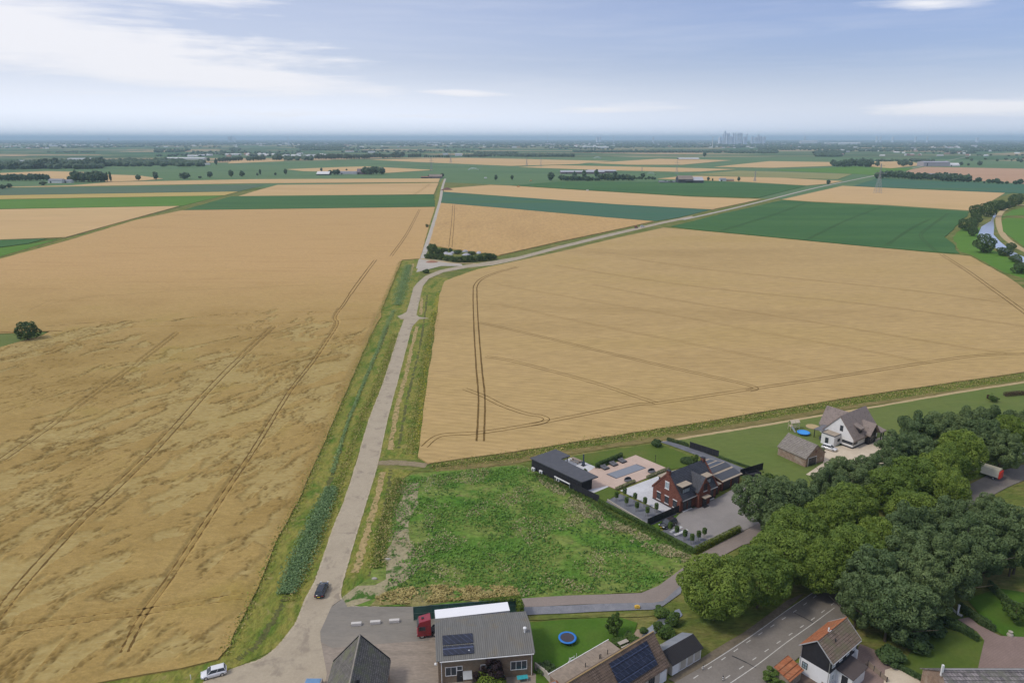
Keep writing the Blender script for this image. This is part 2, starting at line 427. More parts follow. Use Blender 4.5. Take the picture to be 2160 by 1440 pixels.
# ------------------------------------------------------------------ the ground: sheets, fields with real height, roads
def densify(pts, step, jit):
    out = []
    n = len(pts)
    for i in range(n):
        a, b = pts[i], pts[(i + 1) % n]
        L = (b - a).length
        st = max(step, a.length * .02)
        k = min(60, max(1, int(L / st)))
        for j in range(k):
            q = a.lerp(b, j / k)
            if j or jit:
                s = jit * min(3.0, 1 + q.length / 300)
                q = q + Vector((random.uniform(-s, s), random.uniform(-s, s), 0))
            out.append(q)
    return out
def sheet(name, px, z, mat, skirt=0.0, step=5, jit=0.0, kind='structure', label=None):
    """a piece of ground outlined in the photograph; skirt: the height of a crop's standing edge"""
    pts = [P(x, y, z) for x, y in px]
    pts = densify(pts, step, jit)
    bm = bmesh.new()
    vs = [bm.verts.new(p) for p in pts]
    f = bm.faces.new(vs)
    f.normal_update()
    if f.normal.z < 0: f.normal_flip()
    if skirt:
        lo = [bm.verts.new((p.x, p.y, z - skirt)) for p in pts]
        n = len(vs)
        for i in range(n):
            try: bm.faces.new((vs[i], vs[(i + 1) % n], lo[(i + 1) % n], lo[i]))
            except ValueError: pass
    bmesh.ops.triangulate(bm, faces=[f for f in bm.faces if len(f.verts) > 4])
    me = bpy.data.meshes.new(name); bm.to_mesh(me); bm.free()
    o = link(name, me, mat)
    return tag(o, label, None, None, kind)
def smooth_line(pts, n=8):
    out = []
    k = len(pts)
    for i in range(k - 1):
        p0 = pts[max(0, i - 1)]; p1 = pts[i]; p2 = pts[i + 1]; p3 = pts[min(k - 1, i + 2)]
        for j in range(n):
            t = j / n
            out.append(.5 * ((2 * p1) + (p2 - p0) * t + (2 * p0 - 5 * p1 + 4 * p2 - p3) * t * t + (3 * p1 - p0 - 3 * p2 + p3) * t * t * t))
    out.append(pts[-1])
    return out
def strip_mesh(bm, line, w, z, off=0.0, jit=0.0, gap=0.0):
    prev = None
    n = len(line)
    for i, p in enumerate(line):
        d = (line[min(n - 1, i + 1)] - line[max(0, i - 1)])
        d.z = 0
        if d.length < 1e-6: continue
        d.normalize(); nn = Vector((-d.y, d.x, 0))
        ww = w if not callable(w) else w(i / (n - 1))
        a = .5 * ww * (1 + random.uniform(-jit, jit)); b2 = .5 * ww * (1 + random.uniform(-jit, jit))
        va = bm.verts.new((p.x + nn.x * (off + a), p.y + nn.y * (off + a), z))
        vb = bm.verts.new((p.x + nn.x * (off - b2), p.y + nn.y * (off - b2), z))
        if prev and random.random() >= gap: bm.faces.new((prev[0], prev[1], vb, va))
        prev = (va, vb)
def ribbon(name, px, w, z, mat, kind='structure', label=None, jit=0.0, offs=(0.0,), n=8, gap=0.0, zp=None):
    line = smooth_line([P(x, y, z if zp is None else zp) for x, y in px], n)
    bm = bmesh.new()
    for o in offs: strip_mesh(bm, line, w, z, o, jit, gap)
    bmesh.ops.recalc_face_normals(bm, faces=bm.faces)
    for f in bm.faces:
        if f.normal.z < 0: f.normal_flip()
    me = bpy.data.meshes.new(name); bm.to_mesh(me); bm.free()
    return tag(link(name, me, mat), label, None, None, kind)

bm = bmesh.new()
g = [bm.verts.new(p) for p in ((-90000, -2000, 0), (90000, -2000, 0), (90000, 90000, 0), (-90000, 90000, 0))]
bm.faces.new(g)
me = bpy.data.meshes.new('ground'); bm.to_mesh(me); bm.free()
tag(link('ground', me, BASE), 'flat green polder reaching to the horizon', None, None, 'structure')

# the middle distance: green crops, then everything standing on them
sheet('meadow', [(-900, 420), (-900, 352), (0, 352), (600, 341), (1100, 333), (1450, 331), (1800, 332), (2160, 340), (3000, 345), (3000, 500), (2160, 470), (1660, 421), (1080, 395), (900, 395), (0, 398)], .02, MIDG)
sheet('verge_grass', [(-900, 1600), (-900, 700), (-400, 640), (140, 500), (500, 405), (640, 390), (925, 384), (1100, 392), (1660, 421), (2050, 446), (2300, 440), (3000, 700), (3000, 900), (2600, 1600)], .03, VERGE2)
FZ = [0]
def crop(name, px, mat, h=.6, label=None, jit=.0, step=8):
    FZ[0] += 1
    return sheet(name, px, h + .006 * FZ[0], mat, h, step, jit, 'structure', label)
crop('potato_field', [(385, 443), (487, 414), (915, 410), (918, 436)], GREEN, .5, 'dark green potato crop in a long strip left of the track', .3)
crop('wheat_field', [(503, 413.5), (545, 401), (585, 390), (925, 386), (915, 409.5)], WHEATF, .7)
crop('wheat_field', [(-400, 404), (150, 391), (237, 384), (540, 378), (928, 376.5), (925, 384), (540, 386.5), (0, 395.5), (-400, 406)], WHEATF, .6)
crop('onion_field', [(-500, 402), (0, 397.5), (300, 393.5), (560, 389.5), (505, 403.5), (0, 411.5), (-500, 420)], GREYG, .3)
crop('barley_field', [(-500, 421), (0, 412), (502, 404), (473, 412), (0, 420), (-500, 430)], WHEATY, .6)
crop('grass_field', [(-500, 431), (0, 421), (472, 412.5), (385, 434), (0, 440.5), (-500, 453)], GREENB, .3)
crop('wheat_field', [(-500, 455), (0, 441.5), (378, 434.5), (280, 461), (138, 500), (0, 505), (-500, 540)], WHEATF, .7)
crop('potato_field', [(-500, 545), (0, 506), (98, 503), (60, 513), (0, 521), (-500, 600)], GREEN, .4)
crop('grass_field', [(-500, 605), (0, 523), (60, 515), (120, 505), (0, 541), (-450, 660)], GREENB, .2)
# the large field on the left, standing wheat at the top and lodged wheat in front
W1Z = .40
W1 = [(-500, 690), (0, 546), (145, 506.5), (285, 464), (384, 443.5), (918, 436.5), (901, 490), (886, 545), (848, 548), (822, 610), (803, 658), (804, 668), (790, 690), (749, 781),
      (697, 902), (628, 1059), (584, 1135), (560, 1200), (546, 1234), (515, 1294), (491, 1335), (486, 1359), (459, 1388), (380, 1407), (200, 1440), (-500, 1580), (-500, 1007), (0, 752), (106, 698), (0, 703), (-500, 716)]
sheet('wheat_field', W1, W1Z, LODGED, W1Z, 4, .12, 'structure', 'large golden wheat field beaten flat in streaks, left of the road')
crop('grass_field', [(-500, 718), (0, 704.5), (100, 700), (0, 750), (-500, 1003)], LAWN2, .12)
# the great wheat field on the right
W2Z = .45
W2 = [(938, 593), (957, 585), (1009, 567), (1092, 550), (1180, 531), (1290, 504), (1400, 480), (1460, 485), (1860, 523), (2046, 540), (2120, 580), (2160, 608), (2370, 753), (2160, 784), (1800, 836), (1500, 886),
      (1247, 925), (1172, 938), (1080, 952), (904, 976), (880, 962), (888, 918), (892, 870), (902, 797), (915, 720), (918, 680), (924, 650), (928, 618)]
sheet('wheat_field', W2, W2Z, WHEAT2, W2Z, 4, .12, 'structure', 'great standing wheat field right of the road')
crop('wheat_field', [(930, 428), (1080, 440.5), (1180, 449.5), (1280, 458.5), (1380, 466.5), (1280, 488), (1180, 509), (1052, 538), (953, 524), (905, 515)], WHEAT, .7, None, .1)
crop('beet_field', [(935, 404.5), (1080, 415), (1300, 431), (1500, 442), (1430, 459), (1385, 466), (1280, 458), (1180, 449), (1080, 440), (930, 427.5)], TEAL, .4)
crop('wheat_field', [(937, 398), (1035, 390), (1080, 392), (1220, 401), (1455, 415), (1605, 420), (1503, 441.5), (1300, 430.5), (1080, 414.5), (936, 404)], WHEATF, .7)
crop('potato_field', [(1415, 477.5), (1530, 449), (1650, 422), (1720, 427), (1860, 434), (2046, 446.5), (2028, 467), (1994, 499), (2012, 514), (2022, 534), (1975, 531), (1860, 521.5), (1460, 483)], GREEN, .5, 'dark green potato field beyond the great wheat field', .3)
for px in ([(605, 357), (720, 352.5), (770, 351), (827, 354), (915, 358.5), (820, 364.5), (640, 361)],
           [(783, 337), (977, 333), (1080, 335), (1293, 340), (1235, 344), (1222, 346), (1080, 350), (887, 342)],
           [(1245, 344), (1390, 335), (1440, 336), (1543, 338), (1440, 347.5), (1330, 347.5)],
           [(1095, 352.5), (1170, 348.5), (1440, 354), (1553, 357), (1475, 362), (1440, 362.5), (1280, 359)],
           [(1507, 352), (1623, 340), (1757, 342), (1755, 350), (1632, 354)],
           [(1387, 377), (1440, 371.5), (1473, 371), (1647, 375), (1777, 382), (1752, 387), (1703, 391), (1565, 383)],
           [(1650, 420.5), (1777, 392), (1880, 397), (2120, 407), (2095, 422), (2060, 440), (2045, 443.5), (1870, 432), (1720, 425)],
           [(0, 365), (100, 361), (182, 363), (183, 368), (150, 380), (103, 376), (0, 372)],
           [(221, 368), (290, 370), (344, 377), (300, 381), (222, 384)],
           [(1820, 341), (1920, 340.5), (1950, 348), (1880, 355), (1828, 351)],
           [(490, 338), (600, 337), (598, 340), (480, 345)]):
    crop('wheat_field', px, WHEATF, .5)
crop('stubble_field', [(1885, 373), (1920, 358), (1950, 352), (2160, 356), (2500, 362), (2500, 400), (2160, 387.5), (2050, 380)], soil('stubble', [(.44, .27, .16), (.49, .31, .185)], .006, .1, (.2, 1), 0, .08, 0), .3)
crop('ripening_field', [(1462, 368), (1557, 360), (1680, 363.5), (1798, 367), (1767, 378), (1600, 374)], OLIVE, .5)
crop('beet_field', [(1800, 392), (1850, 376), (2000, 383), (2160, 389), (2500, 403), (2500, 440), (2160, 408)], TEAL, .4)
crop('potato_field', [(1480, 381), (1700, 392), (1600, 417), (1455, 413), (1220, 399.5), (1080, 391), (1180, 383), (1360, 384)], GREEN, .4)
crop('beet_field', [(1700, 356), (1800, 351), (1930, 355), (1870, 371), (1790, 366), (1620, 359)], GREENB, .2)
# ditch banks between the far fields
ribbon('ditch_bank', [(539, 401), (470, 417), (389, 439.5), (285, 462), (140, 503), (0, 545), (-300, 640)], 8, .10, VERGE, jit=.15)
ribbon('ditch', [(539, 400), (470, 416.5), (389, 439), (285, 461), (140, 502), (0, 543.5)], 2.2, .12, DITCHM, jit=.2)
# grass track up the middle, the bending road and its branch to the right
ribbon('track_verge', [(868, 600), (884, 545), (899, 500), (917, 442), (925, 410), (930, 393), (936, 378)], 6.5, .12, VERGE, jit=.15)
ribbon('farm_track', [(884, 566), (890, 545), (906, 500), (928, 425), (933, 396), (939, 377)], 4.2, .16, PALEC, label='pale concrete farm track running straight away')
RL = [(859, 655), (872, 607), (880, 597), (897, 582), (926, 570), (976, 559.5), (1035, 551), (1092, 541.5), (1180, 518.5), (1280, 494), (1347, 479), (1397, 467.5), (1460, 455)]
RR = [(1462, 458.5), (1397, 472), (1347, 484), (1280, 500), (1180, 524.5), (1092, 548), (1040, 559), (988, 564), (936, 574), (905, 587), (892, 603), (878, 664)]
sheet('road_verge', [(905, 610), (930, 580), (1009, 558), (1092, 541), (1180, 508), (1280, 487), (1385, 463), (1640, 415), (1650, 423), (1412, 480), (1290, 506), (1180, 533), (1092, 552), (957, 588), (930, 610)], .10, VERGE2, .0, 6, .3)
sheet('road', RL + RR + [(864, 705), (840, 797), (818, 880), (797, 974), (777, 1042), (753, 1119), (733, 1188), (729, 1200), (718, 1248), (722, 1262), (700, 1277), (686, 1310), (682, 1345), (700, 1440), (690, 1530), (250, 1530), (428, 1439), (486, 1412), (548, 1390),
      (580, 1368), (609, 1335), (628, 1306), (645, 1263), (662, 1231), (674, 1200), (701, 1119), (727, 1055), (753, 974), (780, 882), (812, 797), (842, 700)], .17, ROAD, .12, 5, .05, 'structure', 'pale narrow road between the wheat fields')
ribbon('side_road', [(1440, 463.5), (1540, 441), (1620, 421.5), (1727, 395), (1845, 370.5), (1945, 350.5), (2045, 329.5)], 5.2, .20, PALEC)
sheet('passing_place', [(838, 667), (850, 662), (862, 655), (858, 672), (846, 673)], .175, ROAD)
sheet('passing_place', [(876, 662), (884, 668), (905, 671), (884, 673), (868, 690), (868, 676)], .175, ROAD)
sheet('depot_yard', [(893, 545), (930, 549), (974, 557), (976, 561), (930, 561), (892, 571), (878, 574), (884, 560)], .18, PALEC)
ribbon('concrete_path', [(888, 545.5), (930, 551), (960, 554.5), (1010, 555.5)], 3.5, .21, SANDP)
# verges of the near road
SHO = soil('sandy_shoulder', [(.40, .33, .22), (.48, .41, .29)], .5, 1.6, fine=.3)
ribbon('road_shoulder', [(842, 700), (812, 797), (780, 882), (753, 974), (727, 1055), (701, 1119), (674, 1200), (662, 1231), (645, 1263), (628, 1306), (609, 1335), (580, 1368), (548, 1390), (486, 1412), (428, 1439)], .4, .178, SHO, jit=.45, n=16)
ribbon('road_shoulder', [(864, 705), (840, 797), (818, 880), (797, 974), (777, 1042), (753, 1119), (733, 1188), (718, 1248), (726, 1268), (745, 1278), (800, 1279)], .35, .178, SHO, jit=.45, n=16)
sheet('verge_grass', [(848, 549), (822, 610), (803, 658), (749, 782), (697, 903), (628, 1060), (584, 1136), (546, 1235), (515, 1295), (486, 1360), (459, 1389), (380, 1408), (200, 1441), (0, 1490), (-100, 1560), (300, 1560), (430, 1438), (580, 1368), (628, 1306), (674, 1200), (727, 1055), (780, 882), (842, 700), (860, 650), (876, 600), (884, 572), (884, 549)], .11, VERGE, 0, 5, .15)
sheet('verge_grass', [(892, 603), (920, 583), (957, 588), (938, 595), (928, 620), (918, 680), (902, 798), (892, 871), (888, 919), (878, 966), (880, 985), (850, 1010), (840, 1060), (800, 1200), (760, 1250), (722, 1262), (718, 1248), (733, 1188), (777, 1042), (818, 880), (840, 797), (864, 705), (878, 660)], .11, VERGE, 0, 5, .15)
ribbon('ditch', [(902, 620), (894, 680), (884, 740), (874, 781), (858, 845), (848, 900), (841, 945)], .9, .13, DITCHM, jit=.7, n=20, gap=.12)
ribbon('ditch', [(824, 990), (814, 1063), (802, 1115), (791, 1188), (780, 1214)], .9, .13, DITCHM, jit=.7, n=20, gap=.12)
ribbon('ditch', [(866, 560), (850, 600), (838, 640)], 1.4, .13, DITCHM, jit=.25)
ribbon('ditch', [(818, 690), (800, 735), (770, 800), (735, 885), (716, 950), (700, 1000), (680, 1060), (655, 1120), (630, 1190), (605, 1250), (575, 1310), (540, 1360), (500, 1390)], 1.1, .13, DITCHM, jit=.7, n=20, gap=.12)
for px in ([(890, 628), (888, 664)], [(880, 688), (868, 735), (860, 773), (846, 829), (834, 878), (824, 948)], [(808, 995), (790, 1067), (777, 1111), (757, 1184), (748, 1207)], [(872, 556), (866, 580)]):
    ribbon('cut_grass', px, 1.5, .15, STRAW, 'stuff', 'swath of cut dry grass beside the ditch', .45, n=14)
sheet('rough_meadow', [(846, 1012), (870, 998), (1000, 988), (1100, 981), (1120, 988), (1202, 1033), (1262, 1061), (1300, 1090), (1366, 1117), (1468, 1172), (1437, 1200), (1389, 1236), (1353, 1250), (1196, 1256), (1100, 1262), (873, 1276), (740, 1278), (722, 1262), (780, 1215), (805, 1130), (826, 1040)], .16, ROUGHG, 0, 4, .2, 'structure', 'rough green meadow of weeds beside the brick villa')
sheet('bare_earth', [(845, 1035), (880, 1010), (885, 1060), (858, 1120), (880, 1175), (860, 1215), (818, 1232), (812, 1180), (838, 1130), (832, 1090)], .19, BARE, 0, 2, .7)
sheet('bare_earth', [(722, 1258), (760, 1235), (815, 1225), (870, 1195), (900, 1180), (870, 1215), (830, 1240), (790, 1262), (760, 1278), (735, 1276)], .20, BARE, 0, 2, .5)
sheet('dry_grass', [(790, 1262), (840, 1243), (900, 1238), (1000, 1235), (1090, 1240), (1098, 1262), (1000, 1267), (873, 1277), (780, 1278)], .22, soil('dry_edge', [(.14, .16, .04), (.27, .23, .09), (.33, .27, .12)], .3, 1.4, (.6, 1), R(5), .5, .3), 0, 2, .5)
# strip between the great field and the gardens
ribbon('ditch_bank', [(800, 975), (860, 979), (930, 984), (1010, 974), (1110, 961), (1250, 935), (1500, 898), (1800, 849), (2160, 797), (2400, 762)], 6.5, .12, VERGE2, jit=.1)
ribbon('dry_grass', [(920, 990), (1010, 981), (1110, 968), (1250, 945), (1420, 920), (1600, 890), (1800, 857), (2160, 805), (2400, 769)], 3.0, .14, soil('dry_bank', [(.16, .14, .045), (.26, .20, .08)], .3, 1.6, (.3, 1), R(15), .4, .15), jit=.3)
ribbon('ditch', [(905, 986), (1010, 970.5), (1110, 956), (1250, 931), (1500, 893), (1800, 844), (2160, 791.5)], .8, .15, DITCHM, jit=.35)
ribbon('sand_path', [(1400, 931), (1500, 914), (1600, 898), (1720, 878), (1800, 865), (1900, 848), (2040, 824), (2160, 806), (2400, 768)], 1.3, .17, SANDP, jit=.25)
ribbon('dirt_path', [(795, 976), (830, 975), (860, 977), (900, 981)], 3.0, .17, soil('dirt', [(.22, .18, .10), (.30, .24, .15)], .5, 2, fine=.25), jit=.15)
# yards and lanes in front
sheet('yard', [(722, 1262), (740, 1278), (872, 1279), (1000, 1270), (1092, 1262), (1100, 1262), (1100, 1300), (905, 1330), (905, 1350), (760, 1360), (700, 1366), (676, 1352), (676, 1330), (684, 1312), (699, 1279)], .19, YARD, 0, 5, .05, 'structure', 'grey asphalt yard in front of the truck')
sheet('yard', [(676, 1350), (700, 1361), (760, 1357), (905, 1348), (905, 1325), (930, 1330), (1130, 1420), (1130, 1560), (660, 1560), (690, 1420)], .185, BRICKY, 0, 5, .05, 'structure', 'brick paved yard between grey roof and barn')
DRV = [(1097, 1261.5), (1196, 1255), (1353, 1250), (1389, 1235), (1437, 1199), (1478, 1167), (1561, 1123), (1640, 1085), (1720, 1050), (1800, 1010), (1840, 1040), (1700, 1120), (1568, 1148), (1473, 1200), (1441, 1229), (1400, 1266), (1377, 1270), (1268, 1272), (1100, 1280)]
sheet('driveway', DRV, .19, DRIVE, 0, 5, .05, 'structure', 'narrow pinkish lane past the rough meadow')
sheet('gravel_strip', [(1100, 1280), (1268, 1272), (1377, 1270), (1412, 1254), (1441, 1229), (1436, 1250), (1400, 1276), (1377, 1284), (1244, 1290), (1100, 1296)], .185, GRAVB, 0, 3, .08)
# dike road with its markings
DY = .22
RD = [(1210, 1560), (1395, 1455), (1495, 1397), (1594, 1332), (1721, 1243), (1800, 1190), (1900, 1120), (2000, 1045), (2088, 999), (2160, 979), (2300, 950), (2300, 1000), (2160, 1012), (2124, 1027), (2030, 1080), (1860, 1240), (1790, 1300), (1700, 1372), (1622, 1440), (1500, 1560)]
sheet('dike_road', RD, DY, DYKE, .1, 5, .03, 'structure', 'dark asphalt dike road with dashed cycle lanes')
ribbon('road_line', [(1480, 1408), (1537, 1372), (1594, 1334), (1659, 1287), (1721, 1245)], .13, DY + .012, LINEW, n=4)
ribbon('road_line', [(1540, 1440), (1600, 1399), (1659, 1354), (1714, 1315), (1760, 1281)], .13, DY + .012, LINEW, n=4)
def dashes(px, L=1.0, gap=2.0, w=.14):
    line = smooth_line([P(x, y) for x, y in px], 60)
    bm = bmesh.new(); d = 0.0; seg = []
    for a, b in zip(line, line[1:]):
        if (d % (L + gap)) < L: seg.append(a)
        else:
            if len(seg) > 1: strip_mesh(bm, seg, w, DY + .012)
            seg = []
        d += (b - a).length
    for f in bm.faces:
        f.normal_update()
        if f.normal.z < 0: f.normal_flip()
    me = bpy.data.meshes.new('lane_dashes'); bm.to_mesh(me); bm.free()
    tag(link('lane_dashes', me, LINEW), None, None, None, 'structure')
dashes([(1432, 1452), (1519, 1395), (1576, 1356), (1631, 1320), (1680, 1288), (1714, 1263), (1750, 1236)], 1.3, 2.3)
dashes([(1530, 1432), (1592, 1390), (1649, 1351), (1701, 1316), (1737, 1290), (1765, 1268)], 1.3, 2.3)
for a, b in (((1544, 1382), (1594, 1407)), ((1672, 1290), (1716, 1313))):
    ribbon('tar_seam', [a, ((a[0] + b[0]) / 2 + 2, (a[1] + b[1]) / 2), b], .22, DY + .010, plain('tar' + str(a[0]), (.03, .03, .032), .6), n=3, jit=.3)
# gardens and paving
sheet('lawn', [(1409, 930), (1500, 914), (1720, 878), (1900, 848), (2160, 808), (2500, 757), (2500, 1000), (2200, 960), (2000, 1030), (1800, 1060), (1640, 1040), (1606, 1005), (1590, 995), (1480, 950)], .16, LAWN2, 0, 6, .1, 'structure', 'wide mown lawn round the white thatched house')
sheet('lawn', [(1205, 962), (1241, 956), (1388, 934), (1402, 940), (1470, 966), (1572, 1004), (1530, 1010), (1456, 983), (1411, 990), (1341, 959), (1262, 987), (1245, 982)], .165, LAWN, 0, 6, .05)
sheet('garden_path', [(1391, 931.5), (1409, 929), (1475, 950), (1561, 984), (1590, 997), (1571, 1005), (1471, 960), (1412, 938)], .175, DGRAV, 0, 6, .03)
sheet('terrace', [(1341, 959), (1412, 989), (1301, 1032), (1281, 1024), (1236, 1034), (1225, 1018), (1224, 990), (1241, 994), (1256, 984), (1264, 988)], .18, PINKP, 0, 6, 0, 'structure', 'pinkish tiled pool terrace')
sheet('terrace', [(1208, 963), (1256, 984), (1240, 995), (1180, 975)], .183, PALEP, 0, 6)
sheet('terrace', [(1308, 1034), (1400, 999), (1455, 981), (1500, 978), (1512, 1000), (1450, 1040), (1437, 1080), (1401, 1081)], .176, PALEP, 0, 6)
sheet('terrace', [(1236, 1034), (1281, 1024), (1284, 1026), (1250, 1040)], .186, PALEP, 0, 6)
sheet('gravel_bed', [(1308, 1041), (1401, 1081), (1430, 1083), (1366, 1110), (1277, 1058)], .18, DGRAV, 0, 6)
sheet('lawn', [(1281, 1026), (1309, 1037), (1277, 1058), (1262, 1050), (1246, 1040)], .179, LAWN, 0, 6)
sheet('courtyard', [(1420, 1092), (1437, 1081), (1512, 1050), (1575, 1014), (1605, 1004), (1660, 1040), (1640, 1085), (1560, 1122), (1470, 1160), (1395, 1122), (1425, 1104)], .181, PAVE, 0, 6, 0, 'structure', 'grey paved forecourt of the brick villa')
sheet('gravel_bed', [(1393, 1121), (1412, 1111), (1440, 1117), (1478, 1132), (1500, 1142), (1470, 1159)], .188, DGRAV, 0, 6)
sheet('lawn', [(1366, 1111), (1433, 1083), (1422, 1096), (1386, 1119)], .188, LAWNB, 0, 6)
for a, b in (((1413, 1122), (1438, 1110)), ((1423, 1128), (1450, 1116))):
    ribbon('paving_strip', [a, b], .7, .195, PALEP, n=2)
sheet('forecourt', [(1740, 945), (1830, 930), (1880, 915), (1905, 925), (1890, 960), (1760, 1015), (1700, 1000), (1735, 975)], .18, CREAMP, 0, 6, .1)
sheet('forecourt', [(1735, 1005), (1850, 960), (1905, 950), (1850, 1035), (1800, 1060)], .186, CREAMP, 0, 6, .1)
sheet('lawn', [(1116, 1311), (1250, 1303), (1310, 1302), (1345, 1312), (1335, 1345), (1300, 1362), (1250, 1400), (1180, 1435), (1160, 1480), (1128, 1480)], .18, LAWNB, 0, 6, .05, 'structure', 'small green lawn with the trampoline')
ribbon('dry_grass', [(1108, 1303), (1250, 1297), (1390, 1292), (1420, 1278)], 1.3, .19, VERGE2, jit=.3)
sheet('bare_earth', [(1300, 1362), (1330, 1345), (1345, 1325), (1360, 1330), (1350, 1350), (1320, 1364)], .188, DIRTF, 0, 3, .1)
sheet('pond', [(1316, 1360), (1334, 1345), (1356, 1330), (1372, 1320), (1390, 1305), (1412, 1290), (1432, 1283), (1440, 1296), (1420, 1312), (1396, 1322), (1380, 1338), (1352, 1358), (1330, 1368)], .17, WATER, 0, 3, .05, 'structure', 'narrow garden ditch with still water')
sheet('roadside', [(1410, 1430), (1500, 1375), (1594, 1315), (1660, 1265), (1700, 1250), (1594, 1334), (1495, 1398), (1430, 1440)], .2, soil('roadside', [(.15, .125, .085), (.21, .17, .12)], .3, 2, fine=.3), 0, 4, .1)
sheet('lawn', [(1940, 1345), (2000, 1330), (2062, 1330), (2076, 1350), (2064, 1412), (1990, 1420), (1930, 1430), (1900, 1400)], .2, LAWN, 0, 4, .1)
sheet('lawn', [(2040, 1262), (2110, 1240), (2200, 1255), (2200, 1345), (2130, 1347), (2085, 1320)], .2, LAWNB, 0, 4, .1)
sheet('driveway', [(2045, 1300), (2062, 1316), (2110, 1340), (2200, 1345), (2200, 1480), (2060, 1480), (2062, 1412), (2077, 1350), (2060, 1330), (2020, 1305)], .21, PAVER, 0, 4, .05)
sheet('driveway', [(1815, 1357), (1870, 1380), (1940, 1430), (2000, 1480), (1800, 1480), (1790, 1420), (1800, 1390)], .21, PAVER, 0, 4, .05)
sheet('gravel_strip', [(1868, 1412), (1885, 1405), (1940, 1432), (2000, 1480), (1860, 1480)], .215, CREAMP, 0, 4, .1)
sheet('front_garden', [(1640, 1440), (1670, 1395), (1700, 1400), (1760, 1430), (1800, 1440), (1800, 1480), (1640, 1480)], .23, soil('garden_soil', [(.11, .08, .06), (.19, .14, .11)], .5, 2), 0, 4)
sheet('side_yard', [(2085, 962), (2120, 955), (2200, 950), (2200, 958), (2124, 958), (2088, 963)], .23, PALEP)
# riverside
sheet('river_bank', [(2046, 446), (2100, 418), (2160, 400), (2500, 400), (2500, 700), (2200, 600), (2120, 579), (2046, 539), (2023, 535), (2012, 514), (1996, 499), (2030, 466)], .15, VERGE2, 0, 6, .2)
sheet('river_grass', [(2010, 500), (2030, 480), (2075, 480), (2080, 520), (2130, 545), (2200, 580), (2200, 600), (2120, 574), (2046, 537), (2025, 530)], .17, GREENB, 0, 6, .3)
sheet('river', [(2096, 452), (2101, 449), (2101, 455), (2096, 464), (2097, 480), (2096, 495), (2110, 510), (2125, 522), (2140, 532), (2200, 562), (2200, 572), (2140, 545), (2118, 531), (2098, 522), (2070, 510), (2062, 497), (2070, 478), (2090, 466)], .18, RIVER, 0, 6, 0, 'structure', 'bright river between bushes at the right edge')
for px in ([(2112, 462), (2116, 455), (2135, 443), (2160, 438), (2260, 438), (2260, 453), (2160, 454), (2122, 455)], [(2113, 467), (2122, 460), (2160, 461), (2260, 463), (2260, 540), (2160, 520), (2130, 498), (2116, 488)]):
    crop('vegetable_field', px, GREENB, .2)
ribbon('sand_path', [(2200, 430), (2160, 432), (2128, 437), (2110, 450), (2106, 466), (2112, 488), (2125, 505), (2160, 528), (2220, 552)], 5.5, .24, SANDP)
ribbon('sand_path', [(2110, 455), (2160, 457), (2230, 458)], 2.5, .45, SANDP)

# tractor tracks through the crops
RUTS = []
def tram(px, z, w=.5, g=1.9, mat=None, jit=.35, gap=0.0, single=False):
    if z == W1Z and mat is None: RUTS.append((smooth_line([P(x, y, z) for x, y in px], 6), 0 if single else g / 2, w))
    ribbon('tractor_track', px, w, z + .03, mat or TRACKM, 'structure', None, jit, (0,) if single else (-g / 2, g / 2), 14, gap, zp=z)
tram([(739, 620), (724, 643), (707, 668), (711, 684), (690, 718), (661, 761), (612, 824), (542, 937), (493, 1011), (436, 1098), (360, 1215), (300, 1300), (262, 1375)], W1Z, .5, 1.3)
tram([(577, 690), (475, 785), (369, 901), (303, 972), (225, 1046), (169, 1098), (60, 1215), (0, 1290), (-60, 1370)], W1Z, .5, 2.1)
tram([(373, 704), (299, 761), (211, 824), (106, 898), (0, 972), (-200, 1110)], W1Z, .42, 2.1)
tram([(250, 675), (193, 704), (106, 754), (0, 810), (-200, 920)], W1Z, .34, mat=TRACKF)
tram([(739, 620), (762, 588), (792, 548)], W1Z, .5)
tram([(825, 540), (860, 490), (885, 442)], W1Z, .5)
tram([(-60, 1345), (60, 1322), (300, 1290), (420, 1270), (512, 1257)], W1Z, .4)
tram([(250, 622), (400, 612), (560, 605), (700, 599), (780, 596)], W1Z, .5, single=True, mat=TRACKF)
tram([(60, 655), (110, 632), (130, 629)], W1Z, .5, single=True, mat=TRACKF)
tram([(106, 640), (190, 626), (250, 622)], W1Z, .9, single=True, mat=TRACKF, gap=.3)
tram([(0, 700), (160, 697), (300, 691), (460, 688), (600, 684), (700, 678), (790, 672)], W1Z, .7, single=True, gap=.25)
tram([(70, 690), (200, 680), (350, 672), (500, 664), (640, 660), (700, 660)], W1Z, .6, single=True, gap=.35)
tram([(1092, 563), (1051, 574), (1018, 587), (1004, 601), (1002, 620), (1004, 680), (1010, 770), (1016, 840), (1013, 930)], W2Z, .62, 2.2, jit=.2)
tram([(895, 942), (930, 918), (1013, 912), (1120, 895), (1330, 855), (1400, 848), (1600, 818), (1790, 790), (1950, 765), (2060, 750), (2160, 746), (2300, 742)], W2Z, .34)
tram([(980, 820), (1020, 835), (1060, 855), (1110, 872), (1140, 877), (1153, 884), (1140, 892), (1118, 896)], W2Z, .34)
tram([(1025, 752), (1060, 757), (1100, 766), (1247, 805), (1330, 832), (1385, 850)], W2Z, .3)
tram([(1010, 680), (1100, 700), (1345, 759), (1507, 795), (1575, 811), (1594, 819), (1578, 824)], W2Z, .34)
tram([(1040, 640), (1100, 651), (1223, 678), (1443, 722), (1640, 761), (1787, 791)], W2Z, .3, mat=TRACKF)
tram([(1050, 600), (1100, 609), (1394, 660), (1615, 702), (1836, 741), (1954, 766)], W2Z, .32, mat=TRACKF)
tram([(1250, 600), (1443, 636), (1689, 675), (1983, 724), (2125, 746)], W2Z, .4, mat=TRACKF)
